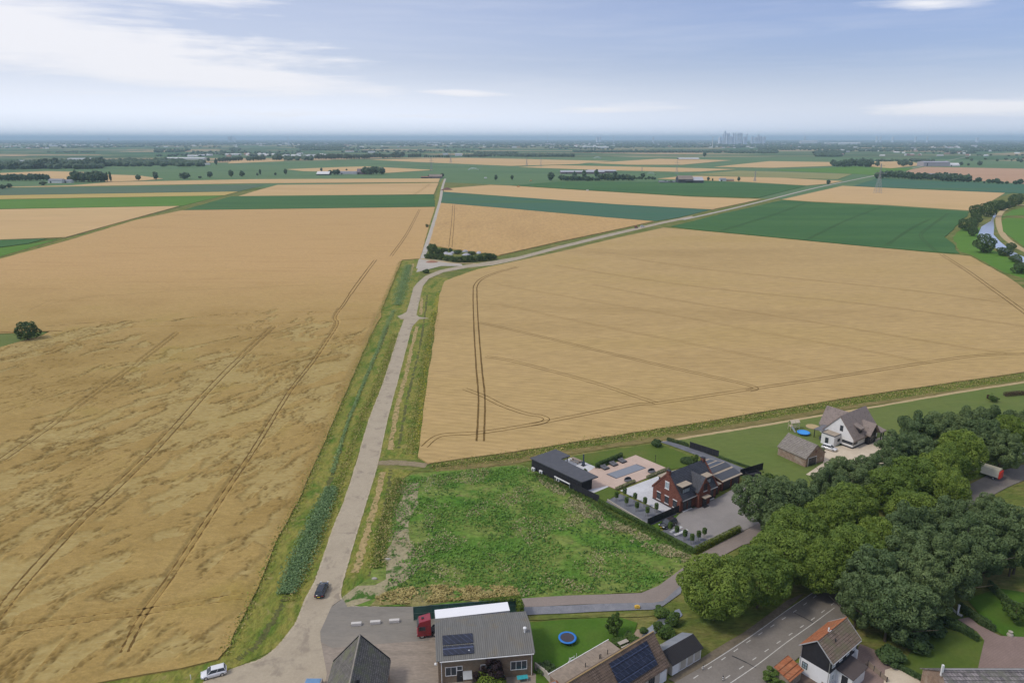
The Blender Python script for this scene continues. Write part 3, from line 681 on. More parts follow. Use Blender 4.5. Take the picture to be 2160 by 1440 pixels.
tram([(1173, 560), (1443, 601), (1836, 643), (2160, 688)], W2Z, .45, mat=TRACKF)
tram([(1300, 540), (1500, 569), (1900, 610), (2160, 645)], W2Z, .4, mat=TRACKF)
tram([(1985, 536), (2040, 571), (2086, 604), (2131, 636), (2180, 672), (2260, 730)], W2Z, .55, 2.4)
tram([(957, 432), (955, 470), (950, 522)], .75, .5, 2.6)
tram([(907, 388), (890, 400), (872, 411)], .75, .8, 3, mat=TRACKF)
for px in ([(1870, 517), (1925, 480), (1960, 463)], [(1975, 530), (1945, 503), (1946, 490), (1975, 468), (2000, 450)], [(1520, 487), (1640, 450), (1700, 428)], [(1700, 506), (1790, 463), (1860, 436)]):
    tram(px, .66, .4, 2, mat=soil('crop_gap' + str(px[0][0]), [(.03, .06, .02), (.06, .08, .03)], .3, 1, fine=.3))

# ------------------------------------------------------------------ plants
BARK = plain('bark', (.10, .08, .055), .9, .3, 4.0, bump=.03)
LINDEN = leafmat('linden_leaves', (.088, .155, .022), (.26, .35, .064), .5, .3)
ASHL = leafmat('ash_leaves', (.072, .122, .042), (.215, .29, .115), .5, .3)
GREENL = leafmat('green_leaves', (.055, .11, .022), (.16, .24, .05), .6, .25)
BUSHL = leafmat('bush_leaves', (.038, .08, .026), (.115, .18, .06), .8, .2)
FARL = leafmat('far_leaves', (.024, .055, .026), (.055, .10, .045), .25, .0)
PURPLE = leafmat('purple_leaves', (.018, .010, .012), (.05, .028, .03), 1.0, .1)
LIME = leafmat('lime_leaves', (.10, .17, .02), (.22, .30, .04), 1.0, .25)
BROWNH = leafmat('copper_leaves', (.06, .028, .02), (.10, .05, .035), 1.0, .1)
REED = leafmat('reed_leaves', (.19, .30, .12), (.33, .45, .20), .8, .35)
def leafcloud(name, blobs, n, size, mat, up=.25, spread=.55, inner=.0):
    bl = np.array(blobs, float)
    c, r = bl[:, :3], bl[:, 3:6] if bl.shape[1] > 4 else np.repeat(bl[:, 3:4], 3, 1)
    pr = r.prod(1) ** (2 / 3); pr /= pr.sum()
    pos, nor = [], []
    tot = 0
    while tot < n:
        k = rng.choice(len(bl), n, p=pr)
        d = rng.normal(size=(n, 3)); d[:, 2] += up * np.abs(d[:, 2]); d /= np.linalg.norm(d, axis=1)[:, None]
        q = c[k] + d * r[k] * rng.uniform(.86, 1.08, (n, 1))
        ok = np.ones(n, bool)
        for cc, rr in zip(c, r):
            ok &= (((q - cc) / rr) ** 2).sum(1) > .72
        pos.append(q[ok]); nor.append(d[ok]); tot += ok.sum()
        if ok.sum() == 0: break
    q = np.concatenate(pos)[:n]; d = np.concatenate(nor)[:n]; n = len(q)
    d = d + rng.normal(size=(n, 3)) * spread; d /= np.linalg.norm(d, axis=1)[:, None]
    a = np.cross(d, rng.normal(size=(n, 3))); a /= np.linalg.norm(a, axis=1)[:, None]
    b = np.cross(d, a)
    s = size * rng.uniform(.6, 1.4, (n, 1)) * .5
    v = np.stack([q - a * s, q - b * s * .7, q + a * s, q + b * s * .7], 1).reshape(-1, 3)
    me = bpy.data.meshes.new(name)
    me.vertices.add(4 * n); me.vertices.foreach_set('co', v.ravel())
    me.loops.add(4 * n); me.loops.foreach_set('vertex_index', np.arange(4 * n, dtype=np.int32))
    me.polygons.add(n)
    me.polygons.foreach_set('loop_start', np.arange(0, 4 * n, 4, dtype=np.int32))
    me.update(calc_edges=True)
    me.materials.append(mat)
    return me
def trunkmesh(name, h, r, limbs, top):
    m = MB()
    m.bar((0, 0, -.1), (r * .3, 0, h), r, 8, r * .7)
    for i in range(limbs):
        a = 2 * math.pi * (i + random.random() * .6) / limbs
        l = top * random.uniform(.35, .6)
        m.bar((0, 0, h * random.uniform(.6, .98)), (math.cos(a) * l, math.sin(a) * l, h + (top - h) * random.uniform(.3, .75)), r * .5, 5, r * .12)
    m.bar((r * .3, 0, h), (0, 0, top * .85), r * .7, 6, r * .15)
    me = bpy.data.meshes.new(name); me.from_pydata(m.v, [], m.f); me.materials.append(BARK)
    return me
PROTO = {}
def proto(key, h, w, crown_z0, kind, n, leaf, mat, nb, trunk_r=.3, seeds=3):
    """several crowns of a kind, each h high and w wide; the crown starts at crown_z0"""
    out = []
    for s in range(seeds):
        bl = []
        cz = (h + crown_z0) / 2; az_ = (h - crown_z0) / 2; ax = w / 2
        for i in range(nb):
            u = random.uniform(-1, 1) if kind != 'dome' else random.uniform(-.85, 1)
            t = random.uniform(0, 2 * math.pi)
            rr = math.sqrt(1 - u * u)
            if kind == 'dome':
                f = random.uniform(.72, .86); br = random.uniform(.12, .23) * ax * 1.05
                wx = 1.0 if u < 0 else 1.0
                bl.append((math.cos(t) * rr * f * ax * wx, math.sin(t) * rr * f * ax * wx, cz + u * f * az_, br))
            elif kind == 'loose':
                f = random.uniform(.45, .92) * (1 + .16 * math.sin(3 * t + s)); br = random.uniform(.09, .22) * ax
                bl.append((math.cos(t) * rr * f * ax, math.sin(t) * rr * f * ax, cz + u * f * az_, br))
            elif kind == 'column':
                f = random.uniform(.5, .8)
                bl.append((math.cos(t) * rr * f * ax, math.sin(t) * rr * f * ax, cz + u * f * az_, ax * .5))
            else:
                f = random.uniform(.5, .8); br = random.uniform(.28, .42) * ax
                bl.append((math.cos(t) * rr * f * ax, math.sin(t) * rr * f * ax, cz + u * f * az_, br))
        if kind in ('dome', 'bush', 'column'):
            bl.append((0, 0, cz, ax * .72, ax * .72, az_ * .78))
            bl = [b if len(b) == 6 else (*b[:3], b[3], b[3], b[3] * (1 if kind != 'column' else 1.6)) for b in bl]
        cme = leafcloud(key + '_crown', bl, n, leaf, mat)
        tme = trunkmesh(key + '_trunk', max(.3, crown_z0 * 1.1), trunk_r, 4, h)
        out.append((tme, cme))
    PROTO[key] = (h, w, out)
proto('linden', 13, 12, 1.6, 'dome', 24000, .36, LINDEN, 130, .28, 3)
proto('ash', 14, 12, 2.6, 'loose', 20000, .38, ASHL, 120, .3, 4)
proto('green', 8, 8, 1.0, 'loose', 5500, .42, GREENL, 40, .2, 2)
proto('bush', 4, 4.5, .1, 'bush', 1800, .42, BUSHL, 12, .12, 3)
proto('purple', 5, 5, .3, 'loose', 9000, .20, PURPLE, 55, .12, 1)
proto('lime', 3.4, 5, .1, 'bush', 3200, .24, LIME, 16, .1, 1)
proto('shrub', 3, 3, .0, 'bush', 1500, .30, GREENL, 12, .08, 2)
proto('mid', 9, 10, .3, 'bush', 2600, .62, BUSHL, 22, .25, 3)
def farproto(key, h, w, z0, n, column=False):
    out = []
    for s in range(n):
        bm = bmesh.new(); bmesh.ops.create_icosphere(bm, subdivisions=3, radius=1)
        off = Vector((s * 7.3, 3.1, 9.2))
        for v in bm.verts:
            q = v.co.copy()
            k = .78 + .42 * mnoise.noise(q * 2.3 + off) + .16 * mnoise.noise(q * 6 + off)
            v.co = Vector((q.x * k * w / 2, q.y * k * w / 2, (h + z0) / 2 + q.z * k * (h - z0) / 2 * 1.1))
        cme = bpy.data.meshes.new(key + '_crown'); bm.to_mesh(cme); bm.free(); cme.materials.append(FARL)
        m = MB(); m.bar((0, 0, -.1), (0, 0, z0 + h * .2), .35, 5)
        tme = bpy.data.meshes.new(key + '_trunk'); tme.from_pydata(m.v, [], m.f); tme.materials.append(BARK)
        out.append((tme, cme))
    PROTO[key] = (h, w, out)
farproto('far', 12, 11, .9, 5)
farproto('poplar', 22, 5, 1.5, 2)
def plant(key, name, loc, h, w_, label, cat='tree', group=None, sx=None):
    h0, w0, ms = PROTO[key]
    tme, cme = random.choice(ms)
    e = empty(name, label, cat, loc, random.uniform(0, 6.28), group)
    e.scale = (w_ / w0, w_ / w0 if sx is None else sx, h / h0)
    link('trunk', tme, None, e); link('crown', cme, None, e)
    return e
def scale_at(p, z=0): return FPX / (p.y * CP + (H - z) * SP)
def near_tree(key, x, ytop, h, wpx, label, name='tree', group=None):
    p = P(x, ytop + 3, h)
    return plant(key, name, (p.x, p.y, 0), h, wpx / scale_at(p, h * .6), label, 'tree', group)
LIND = [(1516, 1176, 13, 160, 'large round yellow-green tree nearest the low shed by the dike road'),
        (1610, 1158, 12.5, 132, 'round yellow-green tree directly behind the one nearest the shed'),
        (1660, 1116, 12.5, 140, 'third yellow-green tree from the shed, between lane and dike road'),
        (1688, 1074, 12.5, 130, 'domed yellow-green tree beside the bend of the lane below the brick villa'),
        (1738, 1140, 12, 110, 'yellow-green tree whose low boughs hang over the left edge of the dike road'),
        (1812, 1114, 12.5, 135, 'pale yellow-green tree standing where the dike road disappears under the crowns'),
        (1858, 1092, 12, 100, 'small-domed yellow-green tree right of the road tunnel, in front of the blue-green crowns'),
        (1750, 1050, 12, 110, 'deep green rounded tree behind the trees at the bend of the lane'),
        (1800, 1022, 12.5, 110, 'round tree in the middle of the tree belt, before the cream forecourt'),
        (1885, 985, 12, 105, 'bright rounded tree just below the white thatched house'),
        (1928, 962, 12, 110, 'tall bright dome right of the tree just below the white thatched house'),
        (1940, 1038, 12, 115, 'yellowish dome at the centre right of the tree belt'),
        (1985, 950, 12, 90, 'bright tree left of the tallest yellow-green crown'),
        (2010, 992, 11, 85, 'low yellow-green tree below the tallest crown, beside the bare road'),
        (2006, 934, 13, 84, 'pointed bright green tree leaning against the tallest yellow-green crown'),
        (2034, 906, 15, 98, 'tallest yellow-green crown, left of the two bare trunks'),
        (2134, 874, 14, 74, 'yellow-green tree at the right edge above the bare road')]
ASHT = [(1620, 1004, 14, 128, 'loose blue-green tree reaching over the forecourt of the brick villa'),
        (1690, 1010, 13, 108, 'blue-green tree between the brick villa forecourt and the cream forecourt'),
        (1655, 1052, 11, 100, 'blue-green tree overhanging the end of the clipped hedge and the lane'),
        (1752, 984, 12, 92, 'blue-green tree hiding the door of the brick barn'),
        (1790, 962, 12.5, 104, 'blue-green tree directly before the white car'),
        (1848, 952, 12.5, 100, 'blue-green tree between the white thatched house and the bright domes'),
        (1902, 905, 14, 92, 'blue-green tree at the left end of the upper tree row, over the cream gravel'),
        (1946, 868, 14, 92, 'blue-green tree at the upper left corner of the belt, next to the wide lawn'),
        (1945, 915, 13, 90, 'grey-green tree in front of the upper left corner tree'),
        (1995, 868, 14, 92, 'second blue-green tree along the lawn from the upper left corner'),
        (2050, 858, 15, 95, 'third blue-green tree along the lawn, below the copper hedge'),
        (2100, 850, 15, 95, 'blue-green tree right under the dark bush in the copper hedge'),
        (2085, 882, 14, 88, 'dark tree carried by the left bare trunk beside the pale yard'),
        (2122, 905, 13, 84, 'dark tree carried by the right leaning trunk beside the pale yard'),
        (2158, 858, 14, 80, 'blue-green tree cut by the right edge below the copper hedge')]
for x, y, h, wp, lb in LIND: near_tree('linden', x, y, h, wp, lb, 'linden_tree')
for x, y, h, wp, lb in ASHT: near_tree('ash', x, y, h, wp, lb, 'ash_tree')
BIGA = [(1862, 1150, 14, 140, 'big blue-green tree above the ridge of the black and white house'), (1960, 1112, 15, 145, 'broad blue-green tree in the middle of the mass right of the dike road'), (2048, 1086, 15, 135, 'blue-green tree below the bare paved road at the right'),
        (2128, 1062, 15, 130, 'blue-green tree hiding the rest of the white and red lorry'), (1912, 1215, 13, 150, 'wide blue-green tree over the drive behind the black and white house'), (1962, 1182, 12, 110, 'blue-green tree left of the slim white post'),
        (2085, 1130, 10, 95, 'blue-green tree above the two clipped hedges'), (2150, 1112, 11, 90, 'blue-green tree at the right edge above the small rear lawn'), (1930, 1064, 13, 105, 'blue-green tree directly below the yellowish dome'),
        (2010, 1050, 13, 110, 'blue-green tree left of the white and red lorry'), (2090, 1042, 12, 95, 'blue-green treetop just under the white and red lorry'), (1820, 1205, 12, 105, 'blue-green tree overhanging the right edge of the dike road'),
        (2165, 1080, 14, 110, 'blue-green tree cut by the right edge below the bare road'), (2030, 1130, 14, 120, 'blue-green tree in the second rank below the bare road'), (1945, 1160, 14, 120, 'blue-green tree in the heart of the mass, behind the wide one')]
for x, y, h, wp, lb in BIGA: near_tree('ash', x, y, h, wp, lb, 'ash_tree')
near_tree('green', 1297, 1292, 4.6, 42, 'small bushy green tree at the right end of the trampoline lawn', 'garden_tree')
near_tree('purple', 1036, 1388, 4.4, 68, 'dark purple-leaved shrub against the brick barn wall', 'purple_shrub')
near_tree('lime', 1035, 1425, 2.6, 76, 'lime green bush in front of the purple shrub', 'lime_bush')
near_tree('green', 1636, 1412, 2.6, 62, 'round green bush left of the small orange roof', 'bush')
near_tree('lime', 2035, 1430, 3.0, 44, 'lime green bush before the mottled long roof', 'lime_bush')
near_tree('green', 2150, 1262, 5, 60, 'green bush at the right edge beside the small lawn', 'bush')
near_tree('bush', 1930, 1330, 3.4, 70, 'dark bush at the upper left corner of the round lawn', 'bush')
near_tree('bush', 1965, 1300, 3.4, 60, 'dark bush under the trees behind the round lawn', 'bush')
near_tree('bush', 1880, 1365, 2.6, 60, 'bush at the foot of the leaning trunk beside the drive', 'bush')
near_tree('shrub', 1234, 985, 2.2, 14, 'leafy shrub behind the long black pool house', 'shrub')
near_tree('green', 1466, 952, 3.2, 20, 'young light tree behind the clipped oval hedge', 'young_tree')
near_tree('green', 1622, 990, 4, 40, 'bright green shrub at the end of the black fence', 'shrub')
near_tree('green', 2097, 828, 3, 22, 'dark round bush in the gap of the copper hedge', 'bush')
near_tree('bush', 1385, 924, 2.2, 24, 'dark bush at the top end of the villa garden path', 'bush')
for i, (x, y, h, wp, lb) in enumerate([(1342, 1342, 1.4, 36, 'rounded shrub in the lower bend of the garden ditch'), (1358, 1320, 1.0, 22, 'low shrub between two stretches of ditch water'),
        (1391, 1306, 2.2, 26, 'olive shrub rising from the middle of the ditch'), (1408, 1318, 2.4, 40, 'olive shrub in front of the big round tree'),
        (1328, 1332, 1.0, 28, 'low green shrub on the lawn side of the ditch'), (1420, 1290, 2.6, 34, 'green shrub at the far end of the garden ditch'),
        (1362, 1352, 1.6, 36, 'shrub behind the shed with the blue-grey roof slope'), (1396, 1280, 1.5, 40, 'low shrub on the bank below the blue gravel'),
        (1310, 1346, .9, 40, 'low tuft of green by the picnic bench')]):
    near_tree('shrub', x, y, h, wp, lb, 'shrub')
# the trunks one sees under the crowns
def base_tree(key, x, y, h, w_, label, name):
    p = P(x, y); return plant(key, name, (p.x, p.y, 0), h, w_, label)
base_tree('ash', 1866, 1352, 13, 12, 'blue-green tree with a pale leaning trunk beside the black and white house', 'ash_tree')
base_tree('mid', 60, 717, 8.6, 10.2, 'single round tree on the grass spit at the left edge', 'field_tree')
for x, yt, yb, wp, lb in [(2056, 430, 462, 26, 'narrow tree at the upper left of the riverside thicket'), (2084, 420, 457, 34, 'tall tree in the middle of the riverside thicket'),
        (2111, 421, 444, 26, 'rounded tree on the far bend of the river'), (2128, 424, 440, 22, 'low tree between the two far riverside trees'), (2141, 406, 434, 27, 'highest riverside tree, right above the sand path'),
        (2040, 458, 487, 36, 'broad dark tree beside the potato field corner'), (2050, 476, 498, 22, 'reddish green tree below the broad dark one'),
        (2058, 450, 474, 22, 'tree filling the thicket left of the water'), (2074, 492, 533, 42, 'large round tree standing in front of the bright water'),
        (2118, 520, 540, 28, 'bush on the bank between two stretches of river'), (2142, 536, 553, 26, 'bush on the near bank at the lower river'), (2153, 552, 577, 38, 'dark bush at the right edge below the river'),
        (2132, 511, 527, 20, 'small bush right of the bright water, by the sand path')]:
    p, h = Ptop(x, yt, yb)
    plant('mid', 'riverside_tree', (p.x, p.y, .15), h * .95, wp / scale_at(p) * 1.05, lb)
DEP = [(912, 514, 534, 22), (923, 524, 536, 14), (937, 522, 534, 16), (950, 523, 531, 9), (901, 535, 546, 13), (909, 530, 546, 13), (919, 535, 547, 13), (931, 534, 548, 15), (943, 539, 550, 15), (955, 540, 552, 15), (967, 541, 554, 17),
       (980, 539, 553, 17), (991, 538, 553, 17), (1002, 539, 551, 16), (1012, 538, 551, 14), (1021, 532, 550, 22), (1034, 533, 548, 19), (1043, 537, 546, 12), (966, 527, 535, 18), (995, 530, 537, 17), (985, 541, 546, 10)]
for x, yt, yb, wp in DEP:
    p, h = Ptop(x, yt, yb)
    plant('mid', 'bush', (p.x, p.y, .1), h, wp / scale_at(p) * 1.1, 'dark green bush in the thicket round the fenced heaps at the road fork', 'bush', 'bushes round the heaps at the road fork')
p, h = Ptop(899, 568, 576); plant('mid', 'bush', (p.x, p.y, .1), h, 5.5, 'low dark bush in the grass wedge below the depot yard', 'bush')
p, h = Ptop(901, 472, 480); plant('mid', 'bush', (p.x, p.y, .1), h, 3.2, 'small bush on the left side of the farm track', 'bush')
def fartree(x, yb, hp, wp, label, group=None, key='far', name='field_tree'):
    p, h = Ptop(x, yb - hp, yb)
    return plant(key, name, (p.x, p.y, 0), h, wp / scale_at(p), label, 'tree', group)
def row(x0, y0, x1, y1, n, hp, label, group, wf=1.1, jx=.35, jh=.2, jy=.6, name='field_tree'):
    for i in range(n):
        t = (i + .5 + random.uniform(-jx, jx)) / n
        h = hp * 1.2 * (1 + random.uniform(-jh, jh))
        fartree(x0 + (x1 - x0) * t, y0 + (y1 - y0) * t + random.uniform(-jy, jy), h, h * wf, label, group, 'far', name)
row(0, 382, 104, 381, 14, 12, 'dark tree in the even row left of the white farmhouse', 'row of dark trees left of the white farmhouse', 1.0, .1, .1, .2)
row(158, 384, 222, 384, 11, 18, 'tall dark tree in the clump right of the white farmhouse', 'clump of tall trees right of the white farmhouse', .9)
row(145, 382, 165, 383, 3, 10, 'low tree touching the roof of the white farmhouse', 'low trees by the white farmhouse', 1.2)
fartree(6, 399, 10, 20, 'low bush left of the vegetable plots at the left edge', name='bush', key='far'); fartree(20, 396, 9, 14, 'pale bush just above the left end of the onion field', name='bush'); fartree(91, 391, 9, 16, 'grey-green bush before the white farmhouse', name='bush')
fartree(227, 384, 22, 5.5, 'slim poplar, the left one of a pair', key='poplar', name='poplar_tree'); fartree(234, 384, 23, 6, 'slim poplar, the right one of a pair', key='poplar', name='poplar_tree')
for x, yb, hp, wp, lb in [(292, 381, 13, 12, 'first lone tree right of the two poplars'), (329, 380, 18, 12, 'upright lone tree between two rounded ones'), (390, 378, 15, 26, 'broad low double tree on the field edge'),
        (422, 376.5, 5, 9, 'tiny bush right of the broad double tree'), (443, 375, 14, 14, 'round lone tree above the pale strip'), (488, 374, 16, 13, 'tall oval tree, left of a matching neighbour'), (511, 373, 13, 13, 'oval tree, right of its taller neighbour'),
        (543, 371.5, 7, 6, 'small shrub left of the thin young tree'), (549, 369.5, 13, 6, 'thin young tree on the green field edge'), (581, 370, 6, 6, 'small dark shrub alone on the green field'), (602.5, 369, 13, 9, 'narrow dark tree left of the pale wheat lens'),
        (1162, 382, 20, 17, 'big lone tree left of the long hedge of farm trees'), (1046, 381, 13, 8, 'narrow tree right of the white spray on the green field'), (1080, 380, 11, 8, 'dark tree half way between the narrow tree and the big lone one'),
        (1494, 382, 9, 7, 'small tree right of the dark barn'), (1503, 382, 6, 4, 'tiny tree between barn and cottage'), (1558, 383, 10, 7, 'dark small tree right of the cottage'), (1747, 389, 10, 10, 'lone dark round tree beside the side road'),
        (1850, 351, 11, 12, 'round tree at the top of the nearest pylon'), (1905, 352, 12, 13, 'tree right of the pylon beside pale field'), (1486, 331, 10, 9, 'lone tall tree right of the far white sheds'),
        (678, 362, 8, 6, 'small tree above the white barn'), (731, 360, 4, 5, 'small treetop over the long grey barn'), (905, 375, 6, 8, 'bush left of the farmhouse by the track'), (909, 372, 5, 6, 'tree at the left gable of the farmhouse by the track'), (933, 374, 9, 9, 'tree right of the farmhouse at the end of the track')]:
    fartree(x, yb, hp, wp, lb)
row(768, 368, 806, 368, 6, 12, 'dark tree in the clump at the right end of the grey barns', 'clump right of the grey barns', 1.25)
row(696, 369, 716, 369, 3, 9, 'dark tree between the white barn and the grey barn', 'trees between white and grey barns', 1.2)
row(0, 358, 215, 352, 34, 13, 'tree in the long dense belt at the left edge', 'long dense tree belt on the left', 1.15, .5, .35, 2.5)
fartree(456, 348, 14, 8, 'upright tree at the right end of the belt'); fartree(440, 341, 8, 8, 'rounded tree behind the right end of the belt')
row(461, 342, 512, 339, 9, 8, 'tree in the short row after the upright tree', 'short row after the upright tree', 1.05, .1, .1, .2)
row(520, 340, 560, 338, 7, 8, 'tree in the second short row', 'second short row of trees', 1.05, .1, .1, .2)
row(576, 339, 591, 338, 3, 9, 'tree in the compact group of three', 'compact group of three trees', 1.1)
row(664, 336, 782, 335, 22, 9, 'tree in the long avenue beyond the green field', 'long avenue beyond the green field', 1.0, .2, .2, .3)
row(783, 333, 803, 333, 4, 8, 'tree in the gap-toothed end of the avenue', 'gap-toothed end of the avenue', .9)
row(806, 334, 824, 333, 4, 8, 'tree in the small row beside the gap', 'small row beside the gap', .9, .2)
row(827, 333, 852, 332, 5, 10, 'tree in the dark cluster before the wheat', 'dark cluster before the far wheat', 1.1)
row(861, 332.5, 888, 332, 7, 7, 'tree in the even little row', 'even little row before the far wheat', .8, .1, .1, .2)
row(893, 333, 950, 333, 12, 5, 'young tree in the thin far row', 'thin far row of young trees', .7, .2, .3, .3)
row(1183, 381, 1262, 382, 16, 8, 'low tree in the front hedge of the long farm', 'front hedge of the long farm', 1.15, .4, .25, .5)
row(1262, 381, 1340, 381, 15, 11, 'tree in the right half of the hedge of the long farm', 'right half of the long farm hedge', 1.0, .4, .25, .5)
for x, hp, lb in ((1212, 15, 'taller tree left in the long farm hedge'), (1232, 18, 'taller tree in the middle of the long farm hedge'), (1258, 19, 'tallest tree of the long farm hedge'), (1297, 15, 'taller tree right in the long farm hedge'), (1356, 11, 'last tree at the right end of the long farm hedge')):
    fartree(x, 376, hp, 12, lb)
row(1340, 379, 1384, 379, 7, 5, 'low bush running on from the long farm hedge', 'low bushes after the long farm hedge', 1.3)
row(1395, 385, 1424, 386, 5, 4, 'clipped bush before the dark barn', 'clipped bushes before the dark barn', 1.5, .2)
row(1846, 378, 1880, 376, 5, 12, 'tree in the loose start of the right tree row', 'loose start of the right tree row', .9, .2)
row(1878, 376, 1925, 379, 7, 13, 'tree in the right tree row before the sheds', 'right tree row before the sheds', .9, .3)
row(1925, 379, 2005, 381, 11, 12, 'tree in the middle of the right tree row', 'middle of the right tree row', 1.0, .3)
row(1985, 382, 2048, 385, 9, 13, 'tree in the dense part of the right tree row', 'dense part of the right tree row', 1.15, .3)
row(2048, 385, 2160, 390, 12, 7, 'low tree at the right end of the right tree row', 'right end of the right tree row', 1.2, .5, .5)
row(1756, 351, 1836, 351, 18, 12, 'tree in the square wood beside the far wheat', 'square wood beside the far wheat', 1.1, .5, .3, 2)
row(1895, 348, 1925, 350, 4, 8, 'tree beside the pale field left of the greenhouse', 'trees left of the greenhouse', 1.2)
for x, yb, hp, lb in ((2027, 349, 8, 'round tree right of the greenhouse'), (2042, 350, 6, 'reddish tree after the round one'), (2066, 350, 11, 'tall round tree right of the greenhouse pair'), (2154, 343, 8, 'tree at the far right edge'), (2103, 341, 6, 'tree in the strip field on the right'), (2049, 340, 6, 'small tree over the strip field')):
    fartree(x, yb, hp, hp * 1.1, lb)
# woods too far to count: one object
def woodland():
    rnd = random.Random(5)
    base = []
    for s in range(3):
        bm = bmesh.new(); bmesh.ops.create_icosphere(bm, subdivisions=1, radius=1)
        base.append((np.array([v.co for v in bm.verts]), np.array([[v.index for v in f.verts] for f in bm.faces]))); bm.free()
    V, F = [], []; k = 0
    def clump(x, y, w_, h):
        nonlocal k
        bv, bf = base[rnd.randrange(3)]
        v = bv * np.array([w_ / 2, w_ / 2, h * .55]) * rng.uniform(.75, 1.25, (len(bv), 1)) + np.array([x, y, h * .45])
        V.append(v); F.append(bf + k); k += len(v)
    def belt(x0, x1, y0, y1, n, h, hw=1.2, clus=0.0):
        for _ in range(n):
            x = rnd.uniform(x0, x1); y = rnd.uniform(y0, y1)
            if clus:
                q = P(x, y)
                if mnoise.noise(Vector((q.x * .0014, q.y * .0007, clus))) < .02: continue
            p = P(x, y); hh = h * rnd.uniform(.7, 1.2)
            clump(p.x, p.y, hh * hw * rnd.uniform(.9, 1.6), hh)
    for bx in (0, 65, 130, 195, 260, 325): belt(bx, bx + 65, 340 + (390 - bx) * .02, 347 + (390 - bx) * .02, 60, 16, 1.2)
    belt(215, 430, 345, 351.5, 130, 15, 1.2)
    belt(0, 215, 350, 357, 150, 15, 1.2)
    belt(1800, 1972, 339, 341.5, 60, 9, 1.3)
    belt(600, 660, 334.5, 338.5, 40, 14, 1.1)
    belt(975, 1032, 329, 331, 40, 12, 1.2)
    belt(1086, 1210, 329, 331, 260, 13, 1.0)          # the dark wood left of the fields
    belt(1000, 1090, 322, 330, 160, 11, 1.2)
    belt(1210, 1640, 319, 322.5, 700, 12, 1.3)
    belt(1540, 1640, 320, 323.5, 160, 11, 1.2)
    belt(1715, 1780, 319, 331, 200, 12, 1.3)
    belt(1780, 2000, 314, 320, 300, 12, 1.4)
    belt(1600, 1800, 311, 317, 330, 12, 1.5)
    belt(1000, 1300, 311, 324, 450, 12, 1.4, 3.1)
    belt(630, 720, 306, 318, 300, 13, 1.4)
    belt(700, 1000, 312, 322, 300, 11, 1.4, 4.2)
    belt(330, 640, 320, 330, 180, 10, 1.5, 5.5)
    belt(325, 400, 316, 322, 60, 13, 1.3)
    belt(485, 505, 314, 320, 25, 13, 1.3)
    belt(100, 200, 321.5, 322.5, 60, 7, 1.5)
    belt(0, 240, 306, 314, 140, 12, 1.6, 6.7)
    belt(2030, 2200, 306, 320, 380, 13, 1.4)
    belt(1990, 2060, 318, 325, 60, 11, 1.4)
    belt(1780, 2160, 322, 346, 110, 9, 1.3, 1.7)
    belt(-150, 2310, 300, 312, 3200, 14, 1.9, 2.2)
    belt(150, 640, 300, 306, 800, 15, 2.2)
    belt(640, 1300, 299, 307, 1300, 15, 2.2)
    belt(1300, 2310, 299.5, 311, 2200, 15, 2.2)
    belt(-200, 2360, 295.0, 299.5, 6000, 22, 4.5)
    belt(-200, 2360, 298, 303, 2600, 15, 3.0)
    v = np.concatenate(V); f = np.concatenate(F)
    me = bpy.data.meshes.new('distant_woodland'); me.from_pydata(v.tolist(), [], f.tolist()); me.materials.append(FARL)
    tag(link('distant_woodland', me), 'dark woods and hedges fading towards the horizon', 'woodland', None, 'stuff')
woodland()
def villages():
    rnd = random.Random(9); m = MB()
    for x0, x1, y0, y1, n in ((0, 2160, 299, 311, 260), (80, 240, 303, 309, 30), (500, 700, 300, 308, 40), (880, 1000, 300, 307, 40), (1100, 1300, 303, 312, 40), (1450, 1640, 303, 313, 50), (1640, 1850, 302, 312, 40), (1950, 2120, 304, 313, 40), (400, 700, 325, 333, 30), (1760, 2160, 316, 330, 30), (0, 120, 306, 314, 20)):
        for _ in range(n):
            p = P(rnd.uniform(x0, x1), rnd.uniform(y0, y1)); L = rnd.uniform(8, 26) * (1 + p.y / 9000); d = rnd.uniform(7, 12); h = rnd.uniform(3, 6); a = rnd.uniform(-.5, .5)
            u = Vector((math.cos(a), math.sin(a), 0)) * L / 2; v = Vector((-math.sin(a), math.cos(a), 0)) * d / 2; o = Vector((p.x, p.y, 0)); z = Vector((0, 0, 1))
            m.add([o - u - v, o + u - v, o + u + v, o - u + v, o - u - v + z * h, o + u - v + z * h, o + u + v + z * h, o - u + v + z * h, o - u + z * (h + 4), o + u + z * (h + 4)],
                  [(0, 1, 5, 4), (1, 2, 6, 9, 5), (2, 3, 7, 6), (3, 0, 4, 8, 7), (4, 5, 9, 8), (6, 7, 8, 9)])
    mt, t_, b_ = newmat('far_houses'); p_ = t_.n('ShaderNodeNewGeometry').outputs['Position']
    vo_ = t_.n('ShaderNodeTexVoronoi', ins={'Scale': .012}); t_.put(vo_.inputs['Vector'], p_)
    hu = t_.n('ShaderNodeSeparateColor', ins={0: vo_.outputs['Color']}).outputs[0]
    t_.put(b_.inputs['Base Color'], t_.ramp(hu, [(0, (.62, .62, .60)), (.35, (.34, .20, .15)), (.55, (.45, .45, .46)), (.75, (.70, .70, .68))], 'CONSTANT'))
    tag(m.build('distant_houses', mt), 'specks of white and reddish houses in the far woods', 'houses', None, 'stuff')
villages()
